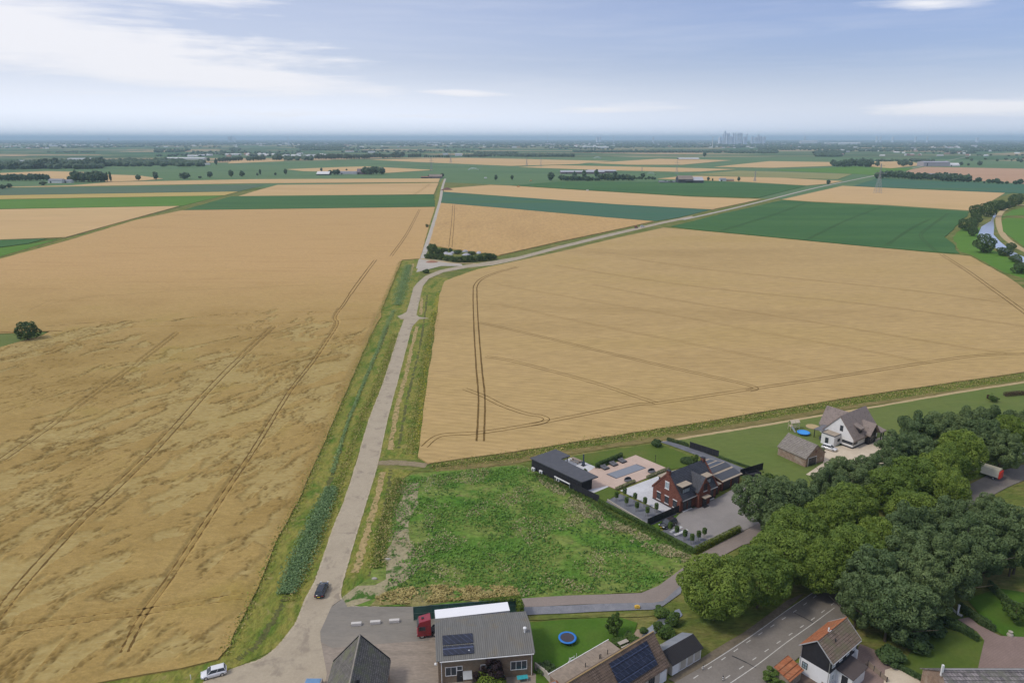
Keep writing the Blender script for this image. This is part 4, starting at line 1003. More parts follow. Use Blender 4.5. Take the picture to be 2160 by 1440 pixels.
# reeds and weeds along the near ditches: too many to count
def scatter(name, label, px, width, n, size, h, mat, jit=1.0):
    line = smooth_line([P(x, y) for x, y in px], 16)
    L = [0]
    for a, b in zip(line, line[1:]): L.append(L[-1] + (b - a).length)
    pts = np.array([p[:] for p in line]); L = np.array(L)
    wv = np.array(width, float)
    t = rng.uniform(0, 1, n)
    x = np.interp(t * L[-1], L, pts[:, 0]); y = np.interp(t * L[-1], L, pts[:, 1])
    ww = np.interp(t, np.linspace(0, 1, len(wv)), wv)
    dx = np.interp(t * L[-1], L[:-1], np.diff(pts[:, 0])); dy = np.interp(t * L[-1], L[:-1], np.diff(pts[:, 1]))
    dl = np.hypot(dx, dy) + 1e-9
    o = np.clip(rng.normal(0, .32, n), -.8, .8) * ww
    x = x - dy / dl * o; y = y + dx / dl * o
    z = rng.uniform(.1, 1, n) ** .7 * h
    q = np.stack([x, y, z], 1)
    d = rng.normal(size=(n, 3)); d[:, 2] = np.abs(d[:, 2]) * 1.5; d /= np.linalg.norm(d, axis=1)[:, None]
    a = np.cross(d, rng.normal(size=(n, 3))); a /= np.linalg.norm(a, axis=1)[:, None]
    b = np.cross(d, a); s = size * rng.uniform(.5, 1.5, (n, 1)) * .5
    v = np.stack([q - a * s, q - b * s * .5, q + a * s, q + b * s * .5], 1).reshape(-1, 3)
    me = bpy.data.meshes.new(name)
    me.vertices.add(4 * n); me.vertices.foreach_set('co', v.ravel())
    me.loops.add(4 * n); me.loops.foreach_set('vertex_index', np.arange(4 * n, dtype=np.int32))
    me.polygons.add(n); me.polygons.foreach_set('loop_start', np.arange(0, 4 * n, 4, dtype=np.int32))
    me.update(calc_edges=True); me.materials.append(mat)
    return tag(link(name, me), label, 'plants', None, 'stuff')
scatter('reeds', 'thick bluish reeds in the ditch left of the road', [(700, 1030), (685, 1065), (665, 1110), (645, 1160), (625, 1200), (605, 1255)], [2.2, 3.2, 3.6, 3.8, 4, 2.6], 9000, .5, .9, REED)
scatter('reeds', 'thin line of reeds farther up the left ditch', [(832, 655), (815, 690), (800, 730), (775, 790), (755, 840), (735, 890), (716, 950), (702, 1000)], [2.5, 2.4, 1.6, 1.1, 1.3, .8, .7, 1.4], 4500, .5, .7, REED)
scatter('reeds', 'reed bed in the ditch beside the road bend', [(862, 560), (855, 585), (846, 615), (838, 645)], [4, 6, 6, 4], 6000, .6, 1.0, REED)
VG = leafmat('verge_leaves', (.13, .20, .025), (.28, .33, .055), .5, .2)
VY = leafmat('verge_straw', (.38, .31, .11), (.55, .46, .19), .5, .2)
YF = plain('petals', (.55, .46, .02), .8)
for px, wd, n in (([(845, 552), (800, 662), (745, 790), (693, 912), (624, 1066), (580, 1142), (540, 1245), (505, 1315), (470, 1385)], [2.5] * 4, 9000),
                  ([(834, 705), (798, 805), (762, 888), (730, 978), (703, 1058), (676, 1125), (640, 1210), (610, 1270)], [2.6] * 4, 6000),
                  ([(920, 660), (905, 720), (890, 800), (878, 880), (868, 960)], [4] * 4, 5000),
                  ([(845, 1010), (826, 1060), (808, 1130), (795, 1200)], [3] * 3, 3500),
                  ([(910, 984), (1010, 972), (1110, 958), (1250, 932), (1500, 895), (1800, 846), (2160, 794)], [5] * 4, 11000)):
    scatter('tall_grass', 'rough tall grass on the verge', px, wd, n, .42, .5, VG)
    scatter('dry_stalks', 'bleached dry stalks in the verge', px, wd, n // 2, .38, .6, VY)
scatter('yellow_flowers', 'yellow flowering weeds on the edge of the great wheat field', [(925, 618), (914, 670), (903, 740), (893, 810), (886, 880), (878, 930)], [3, 2.5, 2.2, 2.2, 2, 1.5], 2600, .30, .7, YF)
scatter('yellow_flowers', 'yellow flowering weeds at the road curve', [(955, 590), (1000, 572), (1060, 560)], [3] * 3, 500, .3, .7, YF)
scatter('weeds', 'nettles and weeds along the villa boundary', [(1128, 1000), (1180, 1026), (1240, 1056), (1300, 1094), (1380, 1128), (1460, 1170)], [3, 2.5, 2.5, 2.5, 2.5, 2], 6000, .35, .55, GREENL)

def inside(x, y, poly):
    r = np.zeros(len(x), bool)
    for (x0, y0), (x1, y1) in zip(poly, poly[1:] + poly[:1]):
        r ^= ((y0 > y) != (y1 > y)) & (x < (x1 - x0) * (y - y0) / (y1 - y0 + 1e-12) + x0)
    return r
def area_points(px, n, ns, seed, lo, ymax=1e9):
    poly = [tuple(P(x, y)[:2]) for x, y in px]
    a = np.array(poly); out = []
    while len(out) < n:
        q = rng.uniform(a.min(0), a.max(0), (n * 2, 2)); q = q[(q[:, 1] < ymax)]
        q = q[inside(q[:, 0], q[:, 1], poly)]
        for x, y in q:
            v = mnoise.fractal(Vector((x * ns, y * ns, seed)), 1.0, 2.0, 4)
            if v > lo + random.uniform(-.12, .12): out.append((x, y))
            if len(out) >= n: break
    return np.array(out)
def tufts(name, label, px, n, size, h, mat, ns, seed, lo, z=.16):
    q2 = area_points(px, n, ns, seed, lo)
    q = np.concatenate([q2, z + rng.uniform(0, h, (n, 1))], 1)
    d = rng.normal(size=(n, 3)); d[:, 2] = np.abs(d[:, 2]) * 1.6 + .4; d /= np.linalg.norm(d, axis=1)[:, None]
    a = np.cross(d, rng.normal(size=(n, 3))); a /= np.linalg.norm(a, axis=1)[:, None]
    b = np.cross(d, a); sz = size * rng.uniform(.4, 1.5, (n, 1)) * .5
    v = np.stack([q - a * sz, q - b * sz * .6, q + a * sz, q + b * sz * .6], 1).reshape(-1, 3)
    me = bpy.data.meshes.new(name)
    me.vertices.add(4 * n); me.vertices.foreach_set('co', v.ravel())
    me.loops.add(4 * n); me.loops.foreach_set('vertex_index', np.arange(4 * n, dtype=np.int32))
    me.polygons.add(n); me.polygons.foreach_set('loop_start', np.arange(0, 4 * n, 4, dtype=np.int32))
    me.update(calc_edges=True); me.materials.append(mat)
    return tag(link(name, me), label, 'plants', None, 'stuff')
MEAD = [(850, 1012), (1000, 990), (1100, 983), (1120, 990), (1202, 1037), (1300, 1096), (1366, 1122), (1462, 1174), (1437, 1198), (1389, 1233), (1353, 1248), (1196, 1253), (1100, 1260), (873, 1274), (800, 1270), (830, 1200), (826, 1060)]
TG = leafmat('tuft_green', (.09, .21, .025), (.18, .33, .06), .7, .25)
TD = leafmat('tuft_dark', (.04, .11, .02), (.07, .17, .03), .7, .25)
TS = leafmat('tuft_straw', (.30, .27, .13), (.46, .42, .24), .7, .2)
tufts('meadow_tufts', 'fresh green tufts all over the rough meadow', MEAD, 14000, .55, .3, TG, .10, 1.0, -.1)
tufts('dark_weeds', 'darker weeds in patches of the rough meadow', MEAD, 3500, .45, .3, TD, .14, 5.0, .06)
tufts('straw_litter', 'pale dead stalks in patches of the rough meadow', MEAD, 5500, .38, .3, TS, .09, 9.0, .22)
tufts('straw_litter', 'pale dead stalks along the villa side of the meadow', [(1120, 995), (1202, 1040), (1300, 1100), (1460, 1176), (1440, 1190), (1340, 1150), (1240, 1095), (1150, 1030)], 3500, .42, .3, TS, .2, 3.0, .0)
tufts('dry_tussocks', 'dry tussocks along the lane edge of the meadow', [(790, 1262), (840, 1243), (900, 1238), (1000, 1235), (1090, 1240), (1098, 1260), (1000, 1266), (873, 1275), (800, 1276)], 5000, .5, .4, VY, .25, 2.0, -.1)
tufts('soil_clods', 'pale clods on the bare earth at the left of the meadow', [(838, 1020), (890, 1005), (930, 1010), (915, 1120), (905, 1190), (830, 1235), (815, 1190)], 1100, .4, .1, plain('clod', (.38, .33, .20), .95, .3, 3), .2, 4.0, .0)
LOD = [(-60, 748), (110, 701), (250, 676), (400, 668), (560, 652), (700, 645), (798, 660), (788, 692), (747, 781), (695, 902), (626, 1059), (582, 1135), (558, 1200), (544, 1234), (513, 1294), (489, 1335), (484, 1356), (457, 1385), (380, 1404), (200, 1436), (-60, 1490)]
def vnoise(x, y, seed):
    tab = np.random.default_rng(seed).random((257, 257))
    xi = np.floor(x).astype(int); yi = np.floor(y).astype(int); fx = x - xi; fy = y - yi
    fx = fx * fx * fx * (fx * (fx * 6 - 15) + 10); fy = fy * fy * fy * (fy * (fy * 6 - 15) + 10)
    xi %= 256; yi %= 256
    a, b, c, d = tab[yi, xi], tab[yi, xi + 1], tab[yi + 1, xi], tab[yi + 1, xi + 1]
    return (a * (1 - fx) + b * fx) * (1 - fy) + (c * (1 - fx) + d * fx) * fy
def fbm(x, y, seed, octv=5, gain=.5):
    s_ = 0; a = 1.0; n_ = 0
    for k in range(octv):
        s_ = s_ + a * vnoise(x * 2 ** k + 7.3 * k, y * 2 ** k + 3.1 * k, seed + k); n_ += a; a *= gain
    return s_ / n_
def sst(v, lo, hi):
    t = np.clip((v - lo) / (hi - lo), 0, 1); return t * t * (3 - 2 * t)
def seg_dist(x, y, pts):
    d = np.full(x.shape, 1e9)
    for (x0, y0), (x1, y1) in zip(pts, pts[1:]):
        dx, dy = x1 - x0, y1 - y0; t = np.clip(((x - x0) * dx + (y - y0) * dy) / (dx * dx + dy * dy + 1e-9), 0, 1)
        d = np.minimum(d, np.hypot(x - x0 - t * dx, y - y0 - t * dy))
    return d
def lodged_relief():
    poly = [tuple(P(x, y, W1Z)[:2]) for x, y in LOD]; a = np.array(poly); st = .42
    gx = np.arange(a[:, 0].min(), a[:, 0].max(), st); gy = np.arange(a[:, 1].min(), a[:, 1].max(), st)
    X, Y = np.meshgrid(gx, gy); ins = inside(X.ravel(), Y.ravel(), poly).reshape(X.shape)
    ins &= np.abs(X) < .76 * (Y * CP + H * SP) + 4
    ed = seg_dist(X, Y, poly + [poly[0]])
    th = R(66); wx = (fbm(X / 22, Y / 22, 90, 3) - .5) * 14; wy = (fbm(X / 22, Y / 22, 95, 3) - .5) * 14
    U = (X + wx) * math.cos(th) + (Y + wy) * math.sin(th); V = -(X + wx) * math.sin(th) + (Y + wy) * math.cos(th)
    A = fbm(U / 19, V / 6.5, 10, 7, .62); B = fbm(X / 55, Y / 55, 30, 3)
    sel = A + .62 * (B - .5) - .515
    L = sst(sel, .0, .022)
    C = fbm(U / 7, V / 2.4, 50, 6, .68); gate = sst(sel, -.06, -.01) * sst(fbm(X / 13, Y / 13, 60, 3), .46, .60)
    fur = np.exp(-((C - .5) / .020) ** 2) * gate
    fur2 = np.exp(-((fbm(U / 12, V / 3.4, 70, 6, .66) - .5) / .016) ** 2) * sst(fbm(X / 30, Y / 30, 80, 3), .5, .62)
    fur = np.maximum(fur, fur2)
    crease = np.maximum(np.exp(-((sel - .008) / .014) ** 2) * .9 * sst(fbm(X / 4, Y / 4, 65, 3), .38, .58), fur)  # mask for the dark edge colour: bare stems plus painted crease shade
    relief = .55 - .40 * L - .34 * fur + .14 * (fbm(X / 1.6, Y / 1.6, 44, 3) - .5) * (1 + L)
    fade = sst(ed, .3, 2.6)
    for line, off, w_ in RUTS:
        ln = [(q.x, q.y) for q in line]; dd = np.abs(seg_dist(X, Y, ln) - off)
        fade = fade * sst(dd, w_ * .45, w_ * .45 + .5)
    Z = W1Z + .006 + np.maximum(relief, 0) * fade
    idx = -np.ones(X.shape, int); cell = ins[:-1, :-1] & ins[1:, :-1] & ins[:-1, 1:] & ins[1:, 1:]
    use = np.zeros(X.shape, bool)
    for dy, dx in ((0, 0), (0, 1), (1, 0), (1, 1)): use[dy:dy + cell.shape[0], dx:dx + cell.shape[1]] |= cell
    idx[use] = np.arange(use.sum())
    v = np.stack([X[use], Y[use], Z[use]], 1)
    f = np.stack([idx[:-1, :-1][cell], idx[:-1, 1:][cell], idx[1:, 1:][cell], idx[1:, :-1][cell]], 1).astype(np.int32)
    me = bpy.data.meshes.new('lodged_wheat'); n = len(f)
    me.vertices.add(len(v)); me.vertices.foreach_set('co', v.ravel())
    me.loops.add(4 * n); me.loops.foreach_set('vertex_index', f.ravel())
    me.polygons.add(n); me.polygons.foreach_set('loop_start', np.arange(0, 4 * n, 4, dtype=np.int32)); me.polygons.foreach_set('use_smooth', np.ones(n, bool))
    me.update(calc_edges=True)
    ca = me.color_attributes.new('lodged', 'FLOAT_COLOR', 'POINT')
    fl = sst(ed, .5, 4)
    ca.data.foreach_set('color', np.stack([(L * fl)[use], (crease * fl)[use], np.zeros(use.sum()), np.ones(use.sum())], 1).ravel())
    me.materials.append(LODGED)
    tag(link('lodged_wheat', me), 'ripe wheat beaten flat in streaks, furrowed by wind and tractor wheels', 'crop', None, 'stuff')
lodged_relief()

# ------------------------------------------------------------------ buildings
GLASS = plain('window_glass', (.045, .055, .065), .15, .3, 1.0, spec=.5)
GLASSB = plain('pale_glass', (.32, .40, .42), .12, .2, 1.0, spec=1.0)
WHITEP = plain('white_paint', (.78, .77, .74), .5, .06, 1.5, dirt=(.5, .48, .43))
WALLW = plain('white_render', (.74, .735, .71), .8, .07, .6, dirt=(.56, .55, .50))
DARKF = plain('dark_paint', (.03, .03, .034), .5, .25, 2.0)
BLACKW = plain('black_boards', (.018, .018, .022), .75, .35, 1.2)
VBRICK = tilemat('villa_brick', [(.17, .062, .042), (.23, .09, .06)], .42, .14, None, .85)
BBRICK = tilemat('barn_brick', [(.235, .165, .105), (.30, .215, .14)], .42, .14, (.20, .17, .12), .85)
OBRICK = tilemat('old_brick', [(.30, .20, .14), (.38, .28, .20)], .42, .14, (.40, .34, .27), .85, .5)
SLATE = tilemat('dark_slate', [(.065, .068, .078), (.085, .088, .10)], .5, .28, None, .55)
THATCH = plain('thatch', (.27, .22, .19), .95, .25, 2.2, bump=.12, dirt=(.12, .09, .075))
OLDTILE = tilemat('old_grey_tiles', [(.135, .125, .11), (.20, .185, .165)], .35, .3, (.14, .15, .08), .85, .5)
OLDTILE2 = tilemat('weathered_tiles', [(.24, .21, .18), (.33, .295, .255)], .45, .3, (.20, .18, .14), .85, .4)
MOTTLED = tilemat('mottled_tiles', [(.14, .125, .125), (.33, .29, .28)], .5, .35, (.16, .16, .12), .85, .6)
ORANGET = tilemat('orange_tiles', [(.42, .135, .055), (.50, .20, .09)], .35, .3, (.25, .15, .08), .8, .35)
MOSSY = tilemat('mossy_tiles', [(.22, .155, .11), (.28, .21, .16)], .35, .3, (.16, .15, .08), .85, .45)
BROWNT = tilemat('brown_tiles', [(.15, .105, .075), (.21, .15, .11)], .35, .3, (.19, .13, .09), .85, .5)
FLATR = plain('bitumen_roof', (.085, .088, .098), .8, .2, .8)
BEIGER = plain('beige_roofing', (.40, .33, .245), .9, .15, .8, dirt=(.25, .21, .16))
SOLAR = tilemat('solar_cells', [(.022, .027, .045), (.03, .035, .055)], 1.0, .9, None, .18, mortar=4.0)
ALU = plain('aluminium', (.55, .55, .55), .35, .1, 2, metal=.6)
TIMBER = plain('grey_timber', (.30, .24, .18), .85, .3, 1.5, dirt=(.17, .14, .11))
def corrugated(name, c, step=.2):
    m, t, b = newmat(name)
    p = t.n('ShaderNodeTexCoord').outputs['Object']
    wv = t.n('ShaderNodeTexWave', wave_type='BANDS', bands_direction='X', ins={'Scale': .314 / step, 'Distortion': 0})
    t.put(wv.inputs['Vector'], p)
    n = t.noise(t.mapping(p, (0, 0, 0), (0, 0, 0), (1.6, .22, .5)), .9, 6, .7)
    cc = t.mix(1.0, (*c, 1), t.ramp(n, [(.3, .84), (.5, 1.0), (.7, 1.16)]), 'MULTIPLY')
    cc = t.mix(t.mapr(t.noise(p, .35, 5, .6), .5, .7, 0, .5), cc, (c[0] * 1.15, c[1] * .95, c[2] * .62, 1))
    cc = t.mix(1.0, cc, t.ramp(wv.outputs[1], [(0, .80), (1, 1.1)]), 'MULTIPLY')
    t.put(b.inputs['Base Color'], cc); b.inputs['Roughness'].default_value = .8
    bn = t.n('ShaderNodeBump', ins={'Height': wv.outputs[1], 'Distance': .05, 'Strength': .8})
    t.put(b.inputs['Normal'], bn.outputs[0])
    return m
ETERNIT = corrugated('eternit_sheets', (.165, .16, .143), .35)
DARKC = corrugated('dark_corrugated', (.022, .020, .022), .35)
BLUEC = corrugated('blue_grey_sheets', (.24, .255, .28), .35)
def frame_of(o, d, n):
    o, d, n = Vector(o), Vector((*d, 0)).normalized(), Vector((*n, 0)).normalized()
    return o, d, n, Vector((0, 0, 1))
def window(parent, o, d, n, w_, h, fm=None, pm=None, cols=2, name='window', t=.09, rows=1):
    """o: lower corner on the wall, d: along it, n: outwards"""
    o, d, n, z = frame_of(o, d, n); f = MB()
    for a in (0, w_ - t): f.ob(o + d * (a + t / 2) + z * h / 2 + n * .03, d * t, n * .10, z * h)
    for a in (0, h - t): f.ob(o + d * w_ / 2 + z * (a + t / 2) + n * .028, d * (w_ - 2 * t), n * .096, z * t)
    for i in range(1, cols): f.ob(o + d * (w_ * i / cols) + z * h / 2 + n * .026, d * t * .8, n * .09, z * (h - 2 * t))
    for i in range(1, rows): f.ob(o + d * w_ / 2 + z * h * i / rows + n * .024, d * (w_ - 2 * t), n * .08, z * t * .8)
    fo = f.build(name, fm or WHITEP, parent)
    g = MB(); g.ob(o + d * w_ / 2 + z * h / 2 + n * .012, d * (w_ - .02), n * .03, z * (h - .02))
    g.build('pane', pm or GLASS, fo)
    return fo
def door(parent, o, d, n, w_, h, mat, fm=None, name='door'):
    o, d, n, z = frame_of(o, d, n); f = MB(); t = .1
    for a in (0, w_ - t): f.ob(o + d * (a + t / 2) + z * h / 2 + n * .03, d * t, n * .10, z * h)
    f.ob(o + d * w_ / 2 + z * (h - t / 2) + n * .028, d * (w_ - 2 * t), n * .096, z * t)
    f.ob(o + d * w_ / 2 + z * (h / 2 - t / 2) + n * .015, d * (w_ - 2 * t + .01), n * .05, z * (h - t))
    q = f.build(name, mat, parent)
    MB().ob(o + d * (w_ - .25) + z * 1.05 + n * .07, d * .14, n * .05, z * .04).build('handle', ALU, q)
    return q
def gable_walls(parent, L, W, eave, ridge, mat, x0=0, y0=0, name='wall'):
    m = MB(); m.prism([(0, y0, 0), (0, y0 + W, 0), (0, y0 + W, eave), (0, y0 + W / 2, ridge), (0, y0, eave)], (x0, 0, 0), (x0 + L, 0, 0))
    return m.build(name, mat, parent)
def gable_roof(parent, L, W, eave, ridge, mat, x0=0, y0=0, ov=.35, og=.15, t=.18, name='roof', lift=.06):
    k = (ridge - eave) / (W / 2); e = eave - k * ov + lift; r = ridge + lift
    m = MB()
    m.slab([(x0 - og, y0 - ov, e + t), (x0 + L + og, y0 - ov, e + t), (x0 + L + og, y0 + W / 2 , r + t), (x0 - og, y0 + W / 2, r + t)], t)
    m.slab([(x0 - og, y0 + W / 2, r + t), (x0 + L + og, y0 + W / 2, r + t), (x0 + L + og, y0 + W + ov, e + t), (x0 - og, y0 + W + ov, e + t)], t)
    return m.build(name, mat, parent)
def gable_roof_y(parent, y0, y1, x0, W, eave, ridge, mat, ov=.25, t=.16, name='roof'):
    """ridge along y"""
    k = (ridge - eave) / (W / 2); e = eave - k * ov + t; r = ridge + t; m = MB()
    m.slab([(x0 - ov, y0, e), (x0 + W / 2, y0, r), (x0 + W / 2, y1, r), (x0 - ov, y1, e)], t)
    m.slab([(x0 + W / 2, y0, r), (x0 + W + ov, y0, e), (x0 + W + ov, y1, e), (x0 + W / 2, y1, r)], t)
    return m.build(name, mat, parent)
def on_slope(W, eave, ridge, s, x, y0=0):
    """point on the near slope of a roof, s metres up from the eave"""
    a = math.atan2(ridge - eave, W / 2)
    return Vector((x, y0 + s * math.cos(a), eave + s * math.sin(a)))
def panels(parent, W, eave, ridge, x0, x1, s0, s1, y0=0, lift=.34, name='solar_panels'):
    a = math.atan2(ridge - eave, W / 2); n = Vector((0, -math.sin(a), math.cos(a)))
    p, q = on_slope(W, eave, ridge, s0, x0, y0), on_slope(W, eave, ridge, s1, x0, y0)
    L = (x1 - x0)
    m = MB(); c = (p + q) / 2 + Vector((L / 2, 0, 0)) + n * lift
    m.ob(c, (L, 0, 0), q - p, n * .05)
    return m.build(name, SOLAR, parent)

# the brick villa
V = empty('brick_villa', 'dark roofed red brick villa with dormers and cross gable', 'house', (40.5, 153.7, .19), R(36))
VL, VW, VE, VR = 13.3, 8.9, 3.3, 8.5
gable_walls(V, VL, VW, VE, VR, VBRICK)
rf = gable_roof(V, VL, VW, VE, VR, SLATE, ov=.45, og=-.12)
for x in (-.16, VL - .18):       # brick shoulders of the gables standing above the tiles
    m = MB(); m.prism([(0, -.35, VE - .3), (0, -.35, VE + .25), (0, VW / 2, VR + .5), (0, VW + .35, VE + .25), (0, VW + .35, VE - .3), (0, VW / 2, VR - .02)], (x, 0, 0), (x + .34, 0, 0)); m.build('gable_coping', VBRICK, V)
for x in (-.1, VL - .8):
    c = MB().box(x, x + .75, VW / 2 - .45, VW / 2 + .45, VR - .8, VR + .8).build('chimney', VBRICK, rf)
    MB().box(x - .06, x + .81, VW / 2 - .51, VW / 2 + .51, VR + .8, VR + .92).build('cap', DARKF, c)
for y in (1.1, 3.7, 6.3): window(V, (0, y + 1.2, .75), (0, -1), (-1, 0), 1.2, 1.75, DARKF, GLASS, 2)
window(V, (0, VW / 2 + .6, 4.6), (0, -1), (-1, 0), 1.25, 1.7, WHITEP, GLASSB, 2)
m = MB()
for y, z in ((1.1, .55), (3.7, .55), (6.3, .55), (3.85, 4.4)): m.box(-.1, -.002, y - .12, y + 1.32, z, z + .14); m.box(-.08, -.003, y - .1, y + 1.3, z + (2.0 if z < 1 else 1.95), z + (2.2 if z < 1 else 2.12))
m.build('sills', WHITEP, V)
for x in (1.0, 2.7): window(V, (x, 0, .12), (1, 0), (0, -1), 1.3, 2.35, DARKF, GLASS, 2, 'french_door')
MB().box(.9, 4.1, -.09, -.003, 2.55, 2.7).box(10.9, 12.3, -.09, -.003, 2.55, 2.7).box(.9, 4.1, -.35, -.003, 0, .1).box(10.9, 12.4, -.35, -.003, 0, .1).build('lintel', WHITEP, V)
window(V, (11.0, 0, .12), (1, 0), (0, -1), 1.2, 2.35, DARKF, GLASS, 2, 'french_door')
def dormer(parent, x0, x1, y, yb, z0, z1, roofm, cols=3):
    d = MB().box(x0, x1, y, yb, z0, z1).build('dormer', DARKF, parent)
    MB().box(x0 - .25, x1 + .25, y - .35, yb, z1, z1 + .18).build('roof', roofm, d)
    window(d, (x0 + .15, y, z0 + .9 if z1 - z0 > 2 else z0 + .3), (1, 0), (0, -1), x1 - x0 - .3, 1.15, DARKF, GLASSB, cols)
    return d
dormer(V, 1.1, 4.1, .75, 4.2, 3.4, 6.15, BEIGER, 4)
dormer(V, 10.0, 12.0, .75, 4.2, 3.4, 6.15, BEIGER, 2)
d = MB().box(1.2, 4.0, 5.2, VW - .6, 3.4, 6.0).build('dormer', DARKF, V); MB().box(.95, 4.25, 5.0, VW - .3, 6.0, 6.18).build('roof', BEIGER, d)
# cross gable with the entrance
CX0, CW, CY = 5.35, 4.2, -1.15
m = MB(); m.prism([(CX0, 0, 0), (CX0 + CW, 0, 0), (CX0 + CW, 0, 4.4), (CX0 + CW / 2, 0, 7.5), (CX0, 0, 4.4)], (0, CY, 0), (0, 3.0, 0)); m.build('cross_gable', VBRICK, V)
gable_roof_y(V, CY + .12, 3.6, CX0, CW, 4.4, 7.5, SLATE, ov=.3)
for x in (6.9, 7.6): window(V, (x, CY, 4.1), (1, 0), (0, -1), .45, 1.9, DARKF, GLASS, 1)
MB().box(6.8, 8.2, CY - .1, CY - .003, 3.9, 4.05).build('sill', WHITEP, V)
MB().box(6.3, 8.6, CY - 1.2, CY - .002, 2.65, 2.85).build('canopy', BEIGER, V)
door(V, (6.75, CY, .05), (1, 0), (0, -1), 1.5, 2.4, DARKF)
MB().box(6.6, 8.4, CY - .9, CY - .2, .0, .08).build('step', DARKF, V)
MB().box(-.03, VL + .03, -.03, -.002, 0, .3).box(-.03, -.002, 0, VW + .02, 0, .3).build('plinth', DARKF, V)
MB().box(.2, VL - .2, -.62, -.48, VE - .18, VE - .04).build('gutter', ALU, V)
# garage and the link to it
G = empty('garage', 'low brick garage of the villa with striped solar roof', 'garage', (53.65, 164.6, .19), R(36))
MB().box(0, 7.2, 0, 10.2, 0, 2.85).build('wall', VBRICK, G)
gr = MB(); gr.slab([(-.45, -.5, 2.95), (7.6, -.5, 2.95), (7.6, 5.1, 4.0), (-.45, 5.1, 4.0)], .16).slab([(-.45, 5.1, 4.0), (7.6, 5.1, 4.0), (7.6, 10.6, 2.95), (-.45, 10.6, 2.95)], .16)
gro = gr.build('roof', BEIGER, G)
m = MB(); m.prism([(0, 0, 2.8), (0, 10.2, 2.8), (0, 5.1, 3.8)], (0, 0, 0), (7.2, 0, 0)); m.build('gable', VBRICK, G)
GPAN = plain('garage_panels', (.055, .06, .07), .35, .15, 1)
for s0, s1 in ((.0, 2.5), (3.2, 5.2)): panels(G, 10.2, 2.95, 4.0, -.3, 7.45, s0, s1, 0, .12).data.materials[0] = GPAN
for y0, y1, z0, z1 in ((5.7, 7.4, 3.93, 3.62), (8.0, 9.9, 3.5, 3.14)):
    MB().slab([(-.2, y0, z0), (7.3, y0, z0), (7.3, y1, z1), (-.2, y1, z1)], .05).build('solar_panels', GPAN, G)
for x in (.5, 4.0): door(G, (x, 0, .02), (1, 0), (0, -1), 2.7, 2.4, DARKF, name='garage_door')
LK = empty('link_building', 'small flat beige roofed link between villa and garage', 'annex', (51.25, 161.55, .19), R(36))
MB().box(.05, 2.3, .8, 6.4, 0, 2.7).build('wall', VBRICK, LK); MB().box(.02, 2.45, .3, 6.7, 2.7, 2.92).build('roof', BEIGER, LK)
door(LK, (.7, .8, 0), (1, 0), (0, -1), 1.0, 2.2, DARKF)

# pool house
a0, a1, a2, a3, a4, a5 = [P(x, y, 3.2) for x, y in ((1118, 966.5), (1172, 948), (1203, 962), (1183, 968.5), (1262, 1006), (1228, 1017.5))]
PH = empty('pool_house', 'long low black pool house with flat dark roof', 'pool house', (a5.x, a5.y, .19))
o = Vector((a5.x, a5.y, 0)); L_ = [Vector((q.x, q.y, 3.2)) - o for q in (a0, a1, a2, a3, a4, a5)]
MB().slab(L_, .28).build('roof', FLATR, PH)
u = (L_[0] - L_[5]).normalized(); v = (L_[4] - L_[5]).normalized()
def ib(*q): return [Vector((a.x, a.y, 2.92)) for a in q]
w0 = L_[5] + u * .5 + v * .45
wl = ib(w0, L_[5] + v * 3.8 + u * .5, L_[5] + v * 3.8 + u * 14.0, L_[0] + v * 3.8 - u * .4, L_[0] + v * .3 - u * .3)
MB().slab(wl, 2.92).build('wall', BLACKW, PH)
m = MB()
for q in (L_[2] - v * .5 - u * .0 + (L_[1] - L_[2]).normalized() * .6, L_[3] + Vector((0, .5, 0)), L_[1] - v * .6): m.box(q.x - .12, q.x + .12, q.y - .12, q.y + .12, 0, 2.92)
m.build('post', BLACKW, PH)
m = MB(); b0 = L_[1] + v * -.6
for i in range(12):
    q = w0 + u * (1.2 + i * 1.5) - v * .03; m.ob(Vector((q.x, q.y, 1.46)), u * .1, v * .06, (0, 0, 2.8))
m.build('batten', DARKF, PH)
def heat_pump(x, y, label):
    p = P(x, y + 3); e = empty('heat_pump', label, 'heat pump', (p.x, p.y, .17), R(-52), None)
    MB().box(-.55, .55, -.25, .25, .08, .95).build('casing', WHITEP, e, bevel=.03); MB().lathe((.1, -.26, .5), [(.001, 0), (.3, .0)], 12).build('feet', DARKF, e) if False else MB().box(-.45, -.35, -.2, .2, -.02, .08).box(.35, .45, -.2, .2, -.02, .08).build('feet', DARKF, e)
    m = MB(); m.prism([(.1 + .3 * math.cos(k * .785), 0, .5 + .3 * math.sin(k * .785)) for k in range(8)], (0, -.28, 0), (0, -.252, 0)); m.build('fan_grille', DARKF, e)
heat_pump(1125, 991, 'small white heat pump nearest the far end of the pool house'); heat_pump(1141, 997, 'larger white heat pump behind the pool house'); heat_pump(1177, 1013, 'white heat pump below the long white beam')
pa, pb = P(1169.5, 1004, 1.8), P(1202, 1020.5, 1.8)
e = empty('gate_beam', 'long white beam on posts behind the pool house', 'gate', (pa.x, pa.y, 0)); q = pb - pa; q.z = 0
MB().ob((q.x / 2, q.y / 2, 1.8), q, Vector((-q.y, q.x, 0)).normalized() * .22, (0, 0, .22)).build('beam', WHITEP, e)
MB().box(.0, .12, -.06, .06, 0, 1.69).box(q.x - .12, q.x, q.y - .06, q.y + .06, 0, 1.69).build('posts', ALU, e)
